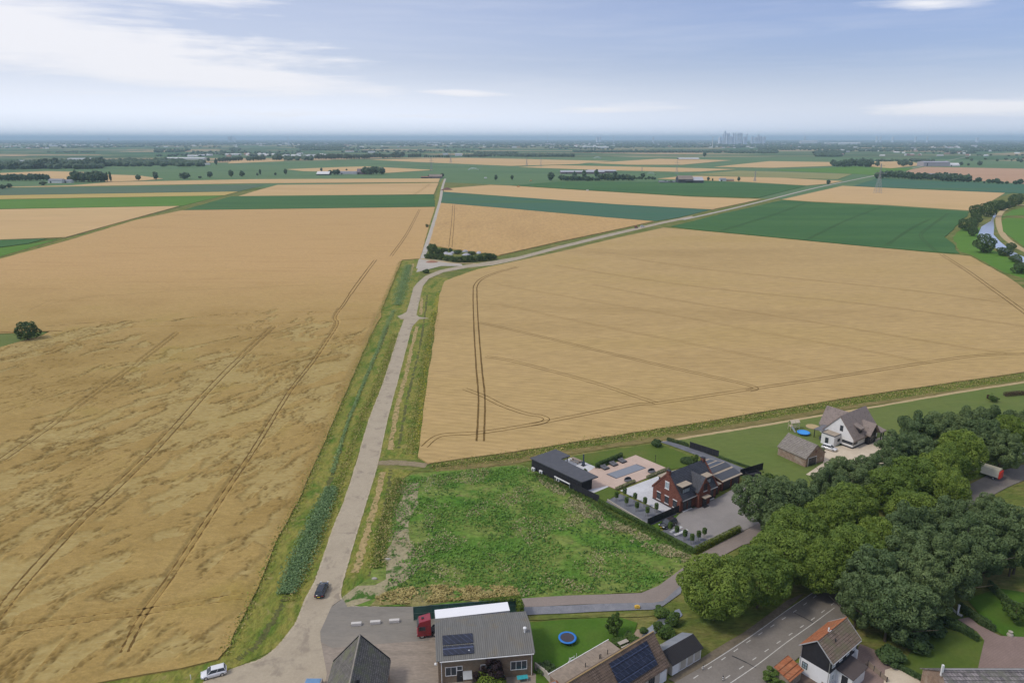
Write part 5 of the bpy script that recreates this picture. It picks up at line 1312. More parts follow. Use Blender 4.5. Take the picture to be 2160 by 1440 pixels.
# black fences
def fence(px, h, label, mat=None, name='board_fence', t=.08, step=1.8, z=.15):
    pts = [P(x, y) for x, y in px]; o = pts[0]
    e = empty(name, label, 'fence', (o.x, o.y, z)); m = MB(); pl = []
    for a, b in zip(pts, pts[1:]):
        a, b = a - o, b - o; d = b - a; n = Vector((-d.y, d.x, 0)).normalized()
        m.ob((a + b) / 2 + Vector((0, 0, h / 2 + .03)), d, n * t, (0, 0, h - .06))
        k = max(1, round(d.length / step))
        for i in range(k + 1):
            c = a + d * i / k; ps = MB(); pl.append(ps); ps.ob(c + Vector((0, 0, (h + .06) / 2)), d.normalized() * .12, n * .14, (0, 0, h + .06))
    m.build('boards', mat or BLACKW, e)
    for ps in pl: ps.build('post', DARKF, e)
    return e
fence([(1202, 1031), (1263, 1060)], 1.9, 'black board fence running on from the pool house')
fence([(1366, 1110), (1432, 1081)], 1.9, 'black board fence from the clipped hedge to the brick villa')
fence([(1455, 945.5), (1515, 965)], 2.0, 'black board fence standing beside the garden path')
fence([(1561, 1005), (1608, 991)], 2.0, 'black board fence right of the garage')
fence([(1281, 1057), (1366, 1109.5)], .55, 'low grey concrete edging along the dark gravel', PALEC, 'low_wall', .18, 40)
# hedges
def hedge(px, h, w_, label, mat=None, n=2600, name='hedge', leaf=.22):
    pts = [P(x, y) for x, y in px]; o = pts[0]; e = empty(name, label, 'hedge', (o.x, o.y, .1))
    bl = []; line = []
    for a, b in zip(pts, pts[1:]):
        k = max(1, int((b - a).length / .45))
        line += [a.lerp(b, i / k) - o for i in range(k)]
    for q in line:
        for zz in np.arange(.3, max(.31, h - .2), .4):
            for s in (-1, 1): bl.append((q.x + random.uniform(-.05, .05) , q.y + s * (w_ / 2 - .25) * .9, zz, .34))
    me = leafcloud(name + '_leaves', bl, n, leaf, mat or BUSHL, .2, .6)
    link('leaves', me, None, e); return e
hedge([(1264, 1061), (1366, 1114), (1468, 1168)], 1.0, 1.0, 'clipped boundary hedge along the rough meadow', GREENL, 9000)
hedge([(1468, 1166), (1515, 1143), (1561, 1120)], 1.7, 1.3, 'thick hedge with yellow-green top along the lane', leafmat('hedge_leaves', (.06, .11, .015), (.20, .24, .03), 1.2, .2), 7000)
hedge([(1258, 987), (1313, 964)], 1.5, .9, 'dark green hedge behind the sun loungers', BUSHL, 5000)
hedge([(1409, 930), (1440, 938), (1453, 943)], 1.0, .9, 'low hedge at the far end of the garden path', BUSHL, 2500)
hedge([(1518, 966), (1560, 981), (1592, 992)], .9, .8, 'low hedge along the right side of the garden path', BUSHL, 4000)
hedge([(1300, 1033), (1340, 1016)], .5, .9, 'flowering border between pool terrace and pale terrace', leafmat('border_leaves', (.12, .15, .05), (.42, .40, .22), 1.5, .2), 2200, 'flower_border', .2)
hedge([(1366, 1008), (1412, 989)], .5, .9, 'flowering border below the egg chair', leafmat('border_leaves2', (.12, .15, .05), (.42, .40, .22), 1.5, .2), 2200, 'flower_border', .2)
hedge([(2085, 842), (2102, 846)], 1.6, 1.6, 'copper beech hedge, the short left piece', BROWNH, 2500); hedge([(2120, 836), (2150, 833), (2200, 832)], 1.6, 1.8, 'copper beech hedge running out of the right edge', BROWNH, 4000)
hedge([(1990, 1315), (2025, 1330), (2060, 1350)], 1.5, 2.2, 'clipped hedge between round lawn and brick drive', BUSHL, 6000)
hedge([(2030, 1290), (2060, 1310), (2095, 1330)], 1.6, 2.0, 'clipped hedge on the far side of the brick drive', BUSHL, 6000)
hedge([(1880, 1400), (1945, 1435), (1985, 1455)], .9, 1.6, 'low dark hedge along the edge of the round lawn', BUSHL, 5000)
hedge([(2090, 1245), (2130, 1285), (2165, 1300)], 1.8, 2.0, 'dark hedge behind the small rear lawn', BUSHL, 5000)
hedge([(2010, 1420), (2020, 1422)], .5, .5, 'small plant by the mottled roof', BUSHL, 200, 'plant')
pc = P(1453, 976)
e = empty('oval_hedge', 'clipped dark oval hedge on the villa lawn', 'hedge', (pc.x, pc.y, .1), R(-8))
link('leaves', leafcloud('oval_leaves', [(math.cos(t) * 1.7, math.sin(t) * 1.1, .55, .7, .7, .65) for t in np.linspace(0, 6.28, 14)] + [(0, 0, .5, 1.9, 1.3, .7)], 4500, .22, BUSHL, .3, .5), None, e)
link('stem', trunkmesh('oval_stem', .3, .08, 3, .8), None, e)

# the green screen round the truck yard with ivy on its end
def screen(pts, h, label, mat, name='screen_fence'):
    o = pts[0]; e = empty(name, label, 'fence', (o.x, o.y, .2)); m = MB(); f = MB()
    for a, b in zip(pts, pts[1:]):
        a, b = a - o, b - o; d = b - a; dn = d.normalized(); n = Vector((-d.y, d.x, 0)).normalized()
        m.ob((a + b) / 2 + Vector((0, 0, h / 2)), d, n * .05, (0, 0, h))
        k = max(1, round(d.length / 3.2))
        for i in range(k + 1): f.ob(a + d * i / k - n * .05 + Vector((0, 0, h / 2)), dn * .09, n * .08, (0, 0, h + .1))
        for zz in (.08, h * .5, h): f.ob((a + b) / 2 - n * .05 + Vector((0, 0, zz)), d, n * .07, (0, 0, .08))
    m.build('panels', mat, e); f.build('frame', plain('green_steel', (.10, .16, .14), .5, .2, 2), e)
    return e
GSC = plain('green_mesh', (.04, .11, .085), .6, .35, .5)
fe = [P(873, 1309), P(1093, 1291), P(1098, 1303)]
screen(fe, 2.9, 'tall dark green screen fence behind the white trailer', GSC)
iv = [P(1014, 1296), P(1093, 1291), P(1100, 1306)]
e = empty('ivy', 'fresh green ivy over the right end of the green screen', 'ivy', (iv[1].x, iv[1].y, .2))
bl = [((iv[0].lerp(iv[1], t) - iv[1]).x, (iv[0].lerp(iv[1], t) - iv[1]).y + .1, 2.9 - .1 * (1 - t), .35 + .15 * t) for t in np.linspace(0, 1, 22)] + [((iv[1].lerp(iv[2], t) - iv[1]).x, (iv[1].lerp(iv[2], t) - iv[1]).y, z, .5) for t in np.linspace(0, 1, 5) for z in (2.9, 2.2, 1.4, .6)]
link('leaves', leafcloud('ivy_leaves', bl, 3500, .24, LIME, .3, .6), None, e)

# the brick barn
BO = P(920, 1394, 4.8)
B = empty('brick_barn', 'brown brick barn with grey corrugated roof and two solar fields', 'barn', (BO.x + .25, BO.y + .25, .19), R(7.3))
BL, BW, BE, BR_ = 15.8, 10.2, 4.6, 6.1
gable_walls(B, BL, BW, BE, BR_, BBRICK)
rb = gable_roof(B, BL, BW, BE, BR_, ETERNIT, ov=.35, og=.3, t=.12)
panels(B, BW, BE, BR_, .9, 6.0, .55, 2.25, 0, .3); panels(B, BW, BE, BR_, .9, 6.0, 2.55, 4.3, 0, .3)
MB().box(.3, BL + .1, -.52, -.40, BE - .12, BE).build('gutter', WHITEP, B)
MB().bar((.55, -.12, .1), (.55, -.12, BE), .06, 6).bar((BL - .25, -.12, .1), (BL - .25, -.12, BE), .06, 6).build('downpipe', WHITEP, B)
vt = MB().lathe((BL - .9, BW / 2 - 1.6, BR_ - .3), [(.16, 0), (.16, .7), (.3, .72), (.3, .95), (.05, 1.05)], 10).build('vent', WHITEP, B)
MB().lathe((5.2, 1.0, BE + .2), [(.12, 0), (.12, .45), (.04, .5)], 8).build('vent', WHITEP, B)
MB().lathe((-.35, .5, 3.3), [(.1, 0), (.26, .12), (.26, .3), (.05, .45)], 10).build('lamp', WHITEP, B)
window(B, (1.15, 0, 1.35), (1, 0), (0, -1), 1.9, 1.75, WHITEP, GLASS, 2)
dd = door(B, (3.05, 0, .05), (1, 0), (0, -1), .95, 2.15, DARKF); window(B, (3.05, 0, 2.25), (1, 0), (0, -1), .95, .9, WHITEP, GLASS, 1)
window(B, (12.0, 0, 1.35), (1, 0), (0, -1), 2.8, 1.75, WHITEP, GLASS, 3); window(B, (7.0, 0, 1.4), (1, 0), (0, -1), 1.8, 1.6, WHITEP, GLASS, 2)
bp = P(985, 1432)
e = empty('lean_to', 'pale corrugated sheet roof leaning on the barn wall', 'lean-to', (bp.x - .7, bp.y - .1, .19), R(7))
MB().slab([(0, -2.0, 1.6), (1.5, -2.0, 1.6), (1.5, .3, 2.3), (0, .3, 2.3)], .07).build('sheet', plain('pale_sheet', (.42, .43, .42), .7, .15, 1), e); MB().box(.05, .13, -1.95, -1.87, 0, 1.5).box(1.37, 1.45, -1.95, -1.87, 0, 1.5).build('posts', TIMBER, e)

# house with the grey tiled roof at the bottom edge
GH = empty('grey_roofed_house', 'house with a large worn grey tile roof, bottom edge', 'house', (-20.5, 99.1, .19), R(-86.5))
gable_walls(GH, 16, 8.9, 3.5, 8.2, OBRICK, 0, -8.9)
gw = gable_roof(GH, 16, 8.9, 3.5, 8.2, OLDTILE, 0, -8.9, .35, .2)
MB().bar((-.2, -4.45, 8.52), (16, -4.45, 8.52), .13, 6).build('ridge_tiles', plain('lead_ridge', (.28, .25, .21), .8, .3, 1, dirt=(.35, .20, .07)), GH)
m = MB(); k = 4.7 / 4.45
for s in (-1, 1): MB().ob(Vector((-.24, -4.45 + s * 2.35, 5.95 + .02)), (.1, 0, 0), (0, s * 4.7, -k * 4.7), (0, .0, .42)).build('verge_board', DARKF, GH)
sk = on_slope(8.9, 3.5, 8.2, 4.2, 11.0)
MB().ob((9.6, -2.3, 6.35), (1.0, 0, 0), (0, 1.0, -1.06), (0, .05, .06)).build('skylight', GLASSB, GH)
MB().box(9.2, 9.7, -3.6, -3.2, 7.2, 8.3).build('chimney', DARKF, GH)
cc = MB().prism([(9.0, -8.9 - 2.2, 0), (9.0, -8.9 + .1, 0), (9.0, -8.9 + .6, 4.6), (9.0, -8.9 - 2.2, 3.5)], (0, 0, 0), (6, 0, 0)).build('side_wing', OBRICK, GH)
MB().slab([(8.8, -8.9 - 2.5, 3.6), (15.2, -8.9 - 2.5, 3.6), (15.2, -7.6, 5.4), (8.8, -7.6, 5.4)], .15).build('roof', tilemat('dark_tiles', [(.075, .065, .06), (.12, .105, .10)], .35, .3, None, .8), cc)
MB().box(8.5, 8.75, -11.5, -8.9, 3.2, 3.55).build('edge_board', WHITEP, cc)
p = P(661, 1449)
e = empty('glass_frame', 'blue glazed box with a metal rim beside the grey roof', 'skylight', (p.x, p.y, .19)); MB().box(-1.4, 1.4, -2.6, .9, 0, .9).build('rim', plain('rim', (.35, .34, .33), .6, .1, 1), e); MB().box(-1.2, 1.2, -2.4, .7, .9, .96).build('pane', plain('blue_glass', (.12, .26, .45), .1, .2, 1, spec=1), e)

# brown roofed building with solar panels along the dike road
c0 = P(1408.5, 1402, 3.1)
S = empty('solar_roofed_house', 'brown tiled building with a wide dark solar field', 'house', (c0.x, c0.y, .19), R(37.5))
SLn, SWd, SE_, SR_ = 22, 7.2, 3.0, 6.9
gable_walls(S, SLn, SWd, SE_, SR_, plain('cream_render', (.50, .43, .35), .85, .1, .6, dirt=(.36, .31, .25)), -SLn, 0)
gable_roof(S, SLn, SWd, SE_, SR_, BROWNT, -SLn, 0, .3, .2)
for i, (s0, s1) in enumerate(((.9, 1.85), (1.92, 2.87), (2.94, 3.89), (3.96, 4.85))): panels(S, SWd, SE_, SR_, -10.8, -2.1, s0, s1, 0, .33)
window(S, (-1.9, 0, .05), (1, 0), (0, -1), 1.6, 2.3, WHITEP, WHITEP, 1, 'garage_door'); window(S, (-4.6, 0, .6), (1, 0), (0, -1), 1.4, 1.7, DARKF, GLASS, 2)
for i in range(3): window(S, (-8.5 - i * 3, 0, .9), (1, 0), (0, -1), 1.4, 1.3, WHITEP, GLASS, 2)
MB().bar((-SLn - .2, SWd / 2, SR_ + .28), (.2, SWd / 2, SR_ + .28), .11, 6).build('ridge_tiles', plain('yellow_ridge', (.42, .28, .12), .8, .25, 1), S)
D = empty('flat_roofed_annex', 'flat beige boarded roof behind the brown tiled building', 'annex', (c0.x, c0.y, .19), R(37.5))
MB().box(-17, -3.6, SWd + .05, SWd + 2.9, 0, 2.85).build('wall', OBRICK, D)
dr = MB()
for i in range(26): dr.box(-17.1 + i * .522, -17.1 + i * .522 + .50, SWd + .04, SWd + 3.1, 2.85, 3.0)
dr.build('roof_boards', TIMBER, D); MB().box(-17.2, -3.4, SWd + 3.1, SWd + 3.22, 2.8, 3.08).build('edge_board', WHITEP, D)
m = MB()
for x in (-11.2, -8.0, -7.7, -6.1): m.bar((x, SWd + .7, 3.0), (x, SWd + .7, 3.85), .08, 6)
m.build('vent', DARKF, D)
for (xa, xb, ya, yb, lb) in ((1141, 1185, 1429, 1470, 'small orange tiled roof with a grey flat top beside the barn'), (1200, 1262, 1412, 1470, 'orange tiled mansard roof with a grey flat top and panels')):
    q = P((xa + xb) / 2, 1446, 3); e = empty('mansard_house', lb, 'house', (q.x, q.y - 1.5, .19), R(25 if xa < 1190 else 37))
    hw = (xb - xa) / 12.4 * .62
    MB().box(-hw, hw, -3.5, 2.2, 0, 2.5).build('wall', OBRICK, e)
    m = MB(); a_ = [(-hw - .3, -3.8, 2.5), (hw + .3, -3.8, 2.5), (hw + .3, 2.5, 2.5), (-hw - .3, 2.5, 2.5)]; b_ = [(-hw + .8, -2.7, 3.5), (hw - .8, -2.7, 3.5), (hw - .8, 1.4, 3.5), (-hw + .8, 1.4, 3.5)]
    m.add(a_ + b_, [(0, 1, 5, 4), (1, 2, 6, 5), (2, 3, 7, 6), (3, 0, 4, 7), (3, 2, 1, 0), (4, 5, 6, 7)]); m.build('roof', ORANGET, e)
    MB().box(-hw + .9, hw - .9, -2.6, 1.3, 3.5, 3.56).build('flat_top', plain('grey_zinc' + str(xa), (.20, .22, .25), .6, .15, 1), e)
# low shed with one dark and one blue-grey slope
c0 = P(1417, 1403, 2.4)
SH = empty('corrugated_shed', 'low shed, near roof slope black, far slope blue-grey', 'shed', (c0.x + .1, c0.y + .15, .19), R(35))
gable_walls(SH, 7.3, 4.3, 2.25, 3.5, plain('shed_wall', (.40, .36, .29), .85, .15, .8, dirt=(.28, .25, .2)))
m = MB(); m.slab([(-.2, -.3, 2.32), (7.5, -.3, 2.32), (7.5, 2.15, 3.62), (-.2, 2.15, 3.62)], .08); m.build('roof', DARKC, SH)
m = MB(); m.slab([(-.2, 2.15, 3.62), (7.5, 2.15, 3.62), (7.5, 4.6, 2.32), (-.2, 4.6, 2.32)], .08); m.build('roof', BLUEC, SH)
for i in range(4): window(SH, (.1 + i * 1.8, 0, .05), (1, 0), (0, -1), 1.65, 2.0, WHITEP, WHITEP if i == 0 else plain('cream_door%d' % i, (.44, .40, .32), .7, .15, 1), 1, 'garage_door')

# black and white house with the orange roof
c0 = P(1757, 1398, 5.5)
WB = empty('black_and_white_house', 'tall house, black boards above white walls, orange roof', 'house', (c0.x - .05, c0.y + .35, .23), R(38.5))
WL, WW, WE, WR = 8.9, 5.2, 5.25, 7.6
gable_walls(WB, WL, WW, WE, WR, BLACKW)
MB().box(-.05, WL + .04, -.05, WW + .05, 0, 2.9).build('lower_wall', WALLW, WB)
m = MB(); k = (WR - WE) / (WW / 2); e_ = WE - k * .35 + .2
MB().slab([(-.3, -.35, e_), (WL + .3, -.35, e_), (WL + .3, WW / 2, WR + .2), (-.3, WW / 2, WR + .2)], .15).build('roof', MOSSY, WB)
MB().slab([(-.3, WW / 2, WR + .2), (WL + .3, WW / 2, WR + .2), (WL + .3, WW + .35, e_), (-.3, WW + .35, e_)], .15).build('roof', ORANGET, WB)
MB().bar((-.32, WW / 2, WR + .24), (WL + .32, WW / 2, WR + .24), .12, 6).build('ridge_tiles', ORANGET, WB)
for x in (-.33, WL + .33):
  for s in (-1, 1):
    m = MB(); m.ob((x, WW / 2 + s * (WW / 4 + .17), (WR + e_ + .2) / 2 - .02), (.06, 0, 0), (0, s * (WW / 2 + .35), -(WR + .2 - e_)), (0, 0, .22)); m.build('verge_board', MATS.get('grey_board') or plain('grey_board', (.40, .40, .40), .6, .1, 1), WB)
MB().box(-.2, WL + .2, -.5, -.38, WE - .3, WE - .2).build('gutter', ALU, WB)
MB().bar((-.12, .15, .05), (-.12, .15, WE - .1), .05, 6).bar((-.12, WW - .15, .05), (-.12, WW - .15, WE - .1), .05, 6).build('downpipe', ALU, WB)
MB().lathe((3.4, WW / 2 - 1.25, WR - 1.3), [(.13, 0), (.13, .75), (.05, .85)], 8).build('vent', DARKF, WB)
MB().bar((3.2, WW / 2 + .02, WR + .2), (3.2, WW / 2, WR + 1.0), .12, 6).bar((2.9, WW / 2 - .3, WR + .55), (3.5, WW / 2 - .3, WR + .55), .06, 5).build('aerial', WHITEP, WB)
window(WB, (-.05, WW - .5, 1.2), (0, -1), (-1, 0), .95, 1.2, DARKF, GLASSB, 2, rows=2)
window(WB, (.45, -.05, 1.3), (1, 0), (0, -1), .9, 1.1, WHITEP, GLASSB, 1)
for x in (.4, 2.7, 5.0, 7.2): window(WB, (x, 0, 3.7), (1, 0), (0, -1), 1.0, 1.3, WHITEP, GLASSB, 2)
MB().box(7.9, 8.3, -.5, -.051, 0, 3.6).build('buttress', WALLW, WB)
pw = MB().box(2.2, 6.6, -2.7, -.052, 0, 2.45).build('porch', WALLW, WB)
MB().slab([(1.9, -3.0, 2.62), (6.9, -3.0, 2.62), (6.9, -.052, 3.0), (1.9, -.052, 3.0)], .14).build('roof', plain('brown_felt', (.085, .066, .06), .85, .2, .8), pw)
door(WB, (2.2, -1.0, .05), (0, -1), (-1, 0), 1.0, 2.2, DARKF); window(WB, (6.9, -.05, .8), (1, 0), (0, -1), .8, 1.2, WHITEP, GLASSB, 1)
q = P(1664, 1435, 2.5)
e = empty('orange_lean_to', 'small shed with one bright orange tiled slope', 'shed', (q.x + .2, q.y + .3, .23), R(39))
MB().box(.1, 4.0, .1, 2.6, 0, 1.9).build('wall', TIMBER, e); MB().slab([(-.1, -.2, 2.0), (4.2, -.2, 2.0), (4.2, 2.8, 3.0), (-.1, 2.8, 3.0)], .12).build('roof', ORANGET, e)
door(e, (1.2, .1, .02), (1, 0), (0, -1), 1.0, 1.75, TIMBER)
# long mottled roof, bottom right
q = P(1985, 1415, 6.5)
LR = empty('mottled_roofed_house', 'long house with a mottled grey tile roof, bottom right', 'house', (q.x, q.y, .22), R(0))
gable_walls(LR, 18, 9, 2.8, 6.3, OBRICK, .2, -4.5); gable_roof(LR, 18, 9, 2.8, 6.3, MOTTLED, .2, -4.5, .4, .25)
MB().bar((0, 0, 6.68), (18.4, 0, 6.68), .1, 6).build('ridge_tiles', plain('pale_ridge', (.42, .40, .38), .8, .2, 1), LR)
MB().box(-.1, .2, -.3, .0, 5.6, 7.6).build('chimney', WHITEP, LR)
fr = MB().box(-4.2, .1, -5, -1.6, 0, 3.6).build('front_wing', OBRICK, LR); MB().slab([(-4.5, -5.2, 4.6), (-2.4, -5.2, 3.7), (-2.4, -1.5, 3.7), (-4.5, -1.5, 3.7)], .2).slab([(-2.4, -5.2, 3.7), (.15, -5.2, 5.0), (.15, -1.2, 5.0), (-2.4, -1.2, 3.7)], .2).build('roof', BROWNT, fr)
MB().box(-1.3, -.6, -3.2, -2.6, 3.6, 5.6).build('chimney', WHITEP, fr)

# white thatched house
T = empty('thatched_house', 'white house under a steep brown thatched roof', 'house', (99.0, 190.4, .18), R(36))
TL, TW, TE, TR = 13.6, 9.4, 2.9, 8.4
gable_walls(T, TL, TW, TE, TR, WALLW)
gable_roof(T, TL, TW, TE, TR, THATCH, ov=.6, og=.25, t=.4)
MB().box(-.03, -.003, 0, TW, 0, .45).box(0, TL, -.03, -.003, 0, .45).build('plinth', DARKF, T)
window(T, (0, TW / 2 - .3, 4.3), (0, -1), (-1, 0), .95, 1.7, DARKF, GLASS, 1, rows=2)
window(T, (-.003, 3.3, 1.1), (0, -1), (-1, 0), 3.25, .85, DARKF, GLASS, 3); window(T, (.1, -.003, 1.1), (1, 0), (0, -1), 2.3, .85, DARKF, GLASS, 2)
m = MB(); m.prism([(6.6, 0, 0), (10.4, 0, 0), (10.4, 0, 4.2), (8.5, 0, 5.9), (6.6, 0, 4.2)], (0, -1.2, 0), (0, 2.5, 0)); m.build('cross_gable', BLACKW, T)
gable_roof_y(T, -1.9, 3.6, 6.5, 4.0, 3.7, 6.0, THATCH, .7, .4)
window(T, (7.2, -1.2, .1), (1, 0), (0, -1), 2.5, 2.4, DARKF, GLASS, 3); window(T, (11.2, -.003, 1.0), (1, 0), (0, -1), 1.4, 1.4, DARKF, GLASS, 2)
m = MB().box(3.6, 5.0, .3, 2.6, 3.9, 5.3); m.build('dormer', DARKF, T); MB().slab([(3.3, -.15, 5.4), (5.3, -.15, 5.4), (5.3, 3.2, 6.4), (3.3, 3.2, 6.4)], .3).build('dormer_roof', THATCH, T)
for x in (11.6, 12.9): MB().box(x, x + .25, -2.2, -1.95, 0, 3.2).build('post', BLACKW, T)
MB().slab([(10.8, -2.5, 3.3), (13.8, -2.5, 3.3), (13.8, .1, 3.9), (10.8, .1, 3.9)], .3).build('porch_roof', THATCH, T)
wg = MB().prism([(0, 0, 0), (5.6, 0, 0), (5.6, 0, 3.2), (2.8, 0, 7.4), (0, 0, 3.2)], (4.2, TW - 3, 0), (4.2, TW + 3.4, 0)).build('rear_wing', WALLW, T)
gable_roof_y(T, TW / 2, TW + 3.7, 4.2, 5.6, 3.2, 7.5, THATCH, .6, .4)
ax = MB().box(-3.4, -.005, 3.9, 7.9, 0, 3.3).build('flat_annex', WALLW, T)
MB().box(-3.4, -.02, 3.95, 7.8, 3.3, 3.38).build('roof', BEIGER, ax); MB().box(-3.48, -3.36, 3.8, 7.98, 3.2, 3.5).box(-3.4, -.02, 3.78, 3.9, 3.2, 3.5).box(-3.4, -.02, 7.9, 8.0, 3.2, 3.5).build('edge', plain('roof_edge', (.12, .12, .12), .6, .1, 1), ax)
window(ax, (-3.4, 6.6, .1), (0, -1), (-1, 0), 1.0, 2.2, DARKF, GLASS, 1); window(ax, (-1.5, 3.9, 1.2), (1, 0), (0, -1), 1.2, .9, DARKF, GLASS, 1)
q = P(1741, 911, 3.0)
CN = empty('garden_canopy', 'grey slate canopy on posts left of the thatched house', 'canopy', (q.x, q.y, .18), R(36))
MB().slab([(-.2, 0, 3.0), (9.0, 0, 3.3), (9.0, 3.6, 3.0), (-.2, 3.6, 2.7)], .2).build('roof', plain('canopy_slate', (.15, .15, .16), .6, .15, 1), CN)
m = MB()
for x in (0, 4.4, 8.7):
    for y in (.2, 3.3): m.box(x, x + .18, y, y + .18, 0, 2.75)
m.build('posts', BLACKW, CN)
e = empty('sofa_set', 'dark garden sofa and table under the canopy', 'garden furniture', (q.x - .6, q.y - .2, .18), R(36))
MB().box(.3, 2.2, .6, 1.3, 0, .45).box(.3, 2.2, 1.2, 1.4, .45, .85).build('sofa', plain('dark_wicker', (.08, .08, .09), .8, .2, 3), e); MB().box(.8, 1.6, -.5, .1, .3, .38).box(.9, 1.0, -.4, 0, 0, .3).box(1.4, 1.5, -.4, 0, 0, .3).build('table', ALU, e)
# brick barn beside it
q = P(1699, 987)
BB = empty('old_brick_barn', 'old brick barn with grey tiles and dark double door', 'barn', (q.x, q.y + .2, .17), R(30))
BBw, BBl = 7.8, 9.4
m = MB(); m.prism([(0, 0, 0), (BBw, 0, 0), (BBw, 0, 2.7), (BBw / 2, 0, 5.7), (0, 0, 2.7)], (0, 0, 0), (0, BBl, 0)); m.build('wall', OBRICK, BB)
gable_roof_y(BB, -.2, BBl + .2, 0, BBw, 2.7, 5.7, OLDTILE2, .35, .15)
m = MB(); m.box(.9, 4.4, -.06, -.004, .0, 2.5); m.build('door_frame', WHITEP, BB)
MB().box(1.05, 2.6, -.10, -.062, .02, 2.35).box(2.65, 4.25, -.10, -.062, .02, 2.35).build('double_door', DARKF, BB)
window(BB, (3.5, 0, 3.6), (1, 0), (0, -1), .8, .6, plain('brick_frame', (.25, .12, .08), .8, .1, 1), plain('shutter', (.22, .12, .08), .8, .1, 1), 1)

# ------------------------------------------------------------------ vehicles
CARGL = plain('car_glass', (.05, .06, .07), .34, .2, 1, spec=.4)
TYRE = plain('tyre', (.02, .02, .02), .85, .2, 5)
def wheel(parent, c, r, w_, ax=(0, 1, 0)):
    c, ax = Vector(c), Vector(ax)
    t = MB(); t.bar(c - ax * w_ / 2, c + ax * w_ / 2, r, 16); q = t.build('wheel', TYRE, parent)
    t = MB(); t.bar(c - ax * (w_ / 2 + .015), c + ax * (w_ / 2 + .015), r * .62, 12); t.build('rim', ALU, q)
def car(label, loc, rz, col, L=4.3, W=1.8, Hh=1.5, suv=False, name='parked_car'):
    """x forward; body lofted over stations, glasshouse narrowing to the roof"""
    e = empty(name, label, 'car', loc, rz)
    paint = plain('paint_' + label[:14].replace(' ', '_'), col, .25, .03, 1, spec=.6, coat=.6)
    hb = Hh * .62
    st = [(-.5, .55, .78, .80), (-.485, .34, .95, .90), (-.40, .24, .99, .97), (-.2, .20, 1.0, 1.0), (.1, .20, 1.0, .98), (.27, .20, 1.0, .88), (.40, .24, .97, .80), (.475, .32, .90, .70), (.5, .42, .74, .60)]
    m = MB(); rings = []
    for x, z0, wf, zf in st:
        w2 = W / 2 * wf; zt = hb * zf
        rings.append([(x * L, -w2 * .9, z0), (x * L, -w2, z0 + .12), (x * L, -w2, zt * .8), (x * L, -w2 * .88, zt), (x * L, w2 * .88, zt), (x * L, w2, zt * .8), (x * L, w2, z0 + .12), (x * L, w2 * .9, z0)])
    vs = [q for r_ in rings for q in r_]; fs = []
    for i in range(len(rings) - 1):
        for j in range(8): fs.append((i * 8 + j, i * 8 + (j + 1) % 8, (i + 1) * 8 + (j + 1) % 8, (i + 1) * 8 + j))
    fs += [tuple(range(8)), tuple(range(len(vs) - 8, len(vs)))]
    m.add(vs, fs); m.build('body', paint, e, True)
    x0, x1 = (-.46, .26); r0, r1 = (-.40 if suv else -.33, .08)
    def gl(z0, z1, ex, a, b, c_, d, wb=.86, wt=.66): return [(a * L, -W / 2 * wb, z0), (b * L, -W / 2 * wb, z0), (b * L, W / 2 * wb, z0), (a * L, W / 2 * wb, z0), (c_ * L, -W / 2 * wt, z1), (d * L, -W / 2 * wt, z1), (d * L, W / 2 * wt, z1), (c_ * L, W / 2 * wt, z1)]
    fsb = [(0, 3, 2, 1), (4, 5, 6, 7), (0, 1, 5, 4), (1, 2, 6, 5), (2, 3, 7, 6), (3, 0, 4, 7)]
    g = MB().add(gl(hb * .94, Hh - .05, 0, x0, x1, r0, r1), fsb).build('windows', CARGL, e)
    rp = MB(); wt = W / 2 * .68
    rp.add([(r0 * L - .03, -wt, Hh - .06), (r1 * L + .03, -wt, Hh - .06), (r1 * L + .03, wt, Hh - .06), (r0 * L - .03, wt, Hh - .06), (r0 * L + .1, -wt * .9, Hh), (r1 * L - .1, -wt * .9, Hh), (r1 * L - .1, wt * .9, Hh), (r0 * L + .1, wt * .9, Hh)], fsb)
    for s in (-1, 1):
        for xa, xb in ((x1, r1), ((x1 + x0) / 2, (r1 + r0) / 2 - .02), (x0, r0)):
            rp.bar((xa * L, s * W / 2 * .87, hb * .93), (xb * L, s * W / 2 * .67, Hh - .04), .045, 4)
    rp.build('roof', paint, e)
    for x in (-.31, .31):
        for s in (-1, 1): wheel(e, (x * L, s * (W / 2 - .10), .33), .33, .22)
    for s in (-1, 1):
        MB().box(.455 * L, .492 * L, s * W * .36 - .15, s * W * .36 + .15, hb * .60, hb * .74).build('headlight', plain('lamp_glass', (.7, .72, .74), .1, .05, 1) if 'lamp_glass' not in MATS else MATS['lamp_glass'], e)
        MB().box(-.503 * L, -.47 * L, s * W * .36 - .16, s * W * .36 + .16, hb * .68, hb * .82).build('tail_light', plain('tail_glass', (.35, .02, .02), .2, .05, 1) if 'tail_glass' not in MATS else MATS['tail_glass'], e)
        MB().box(.17 * L, .21 * L, s * (W / 2 + .1) - .09, s * (W / 2 + .1) + .09, hb * .95, hb * 1.08).build('mirror', paint, e)
    py = MATS.get('yellow_plate') or plain('yellow_plate', (.75, .52, .03), .5, .05, 1)
    MB().box(-.515 * L, -.50 * L, -.26, .26, hb * .48, hb * .60).build('number_plate', py, e)
    MB().box(.50 * L, .51 * L, -.26, .26, hb * .36, hb * .46).build('number_plate', py, e)
    return e
p = P(679, 1249); car('black estate car driving away along the narrow road', (p.x, p.y, .175), R(91), (.012, .014, .02), 4.9, 1.95, 1.55, True, 'moving_car')
p = P(452, 1424); car('white hatchback parked on the grass edge, bottom left', (p.x, p.y, .14), R(203), (.72, .72, .72), 4.1, 1.78, 1.5, True)
p = P(1409, 1110); car('black off-road car parked by the villa fence', (p.x, p.y, .2), R(215), (.015, .017, .02), 4.7, 1.95, 1.75, True)
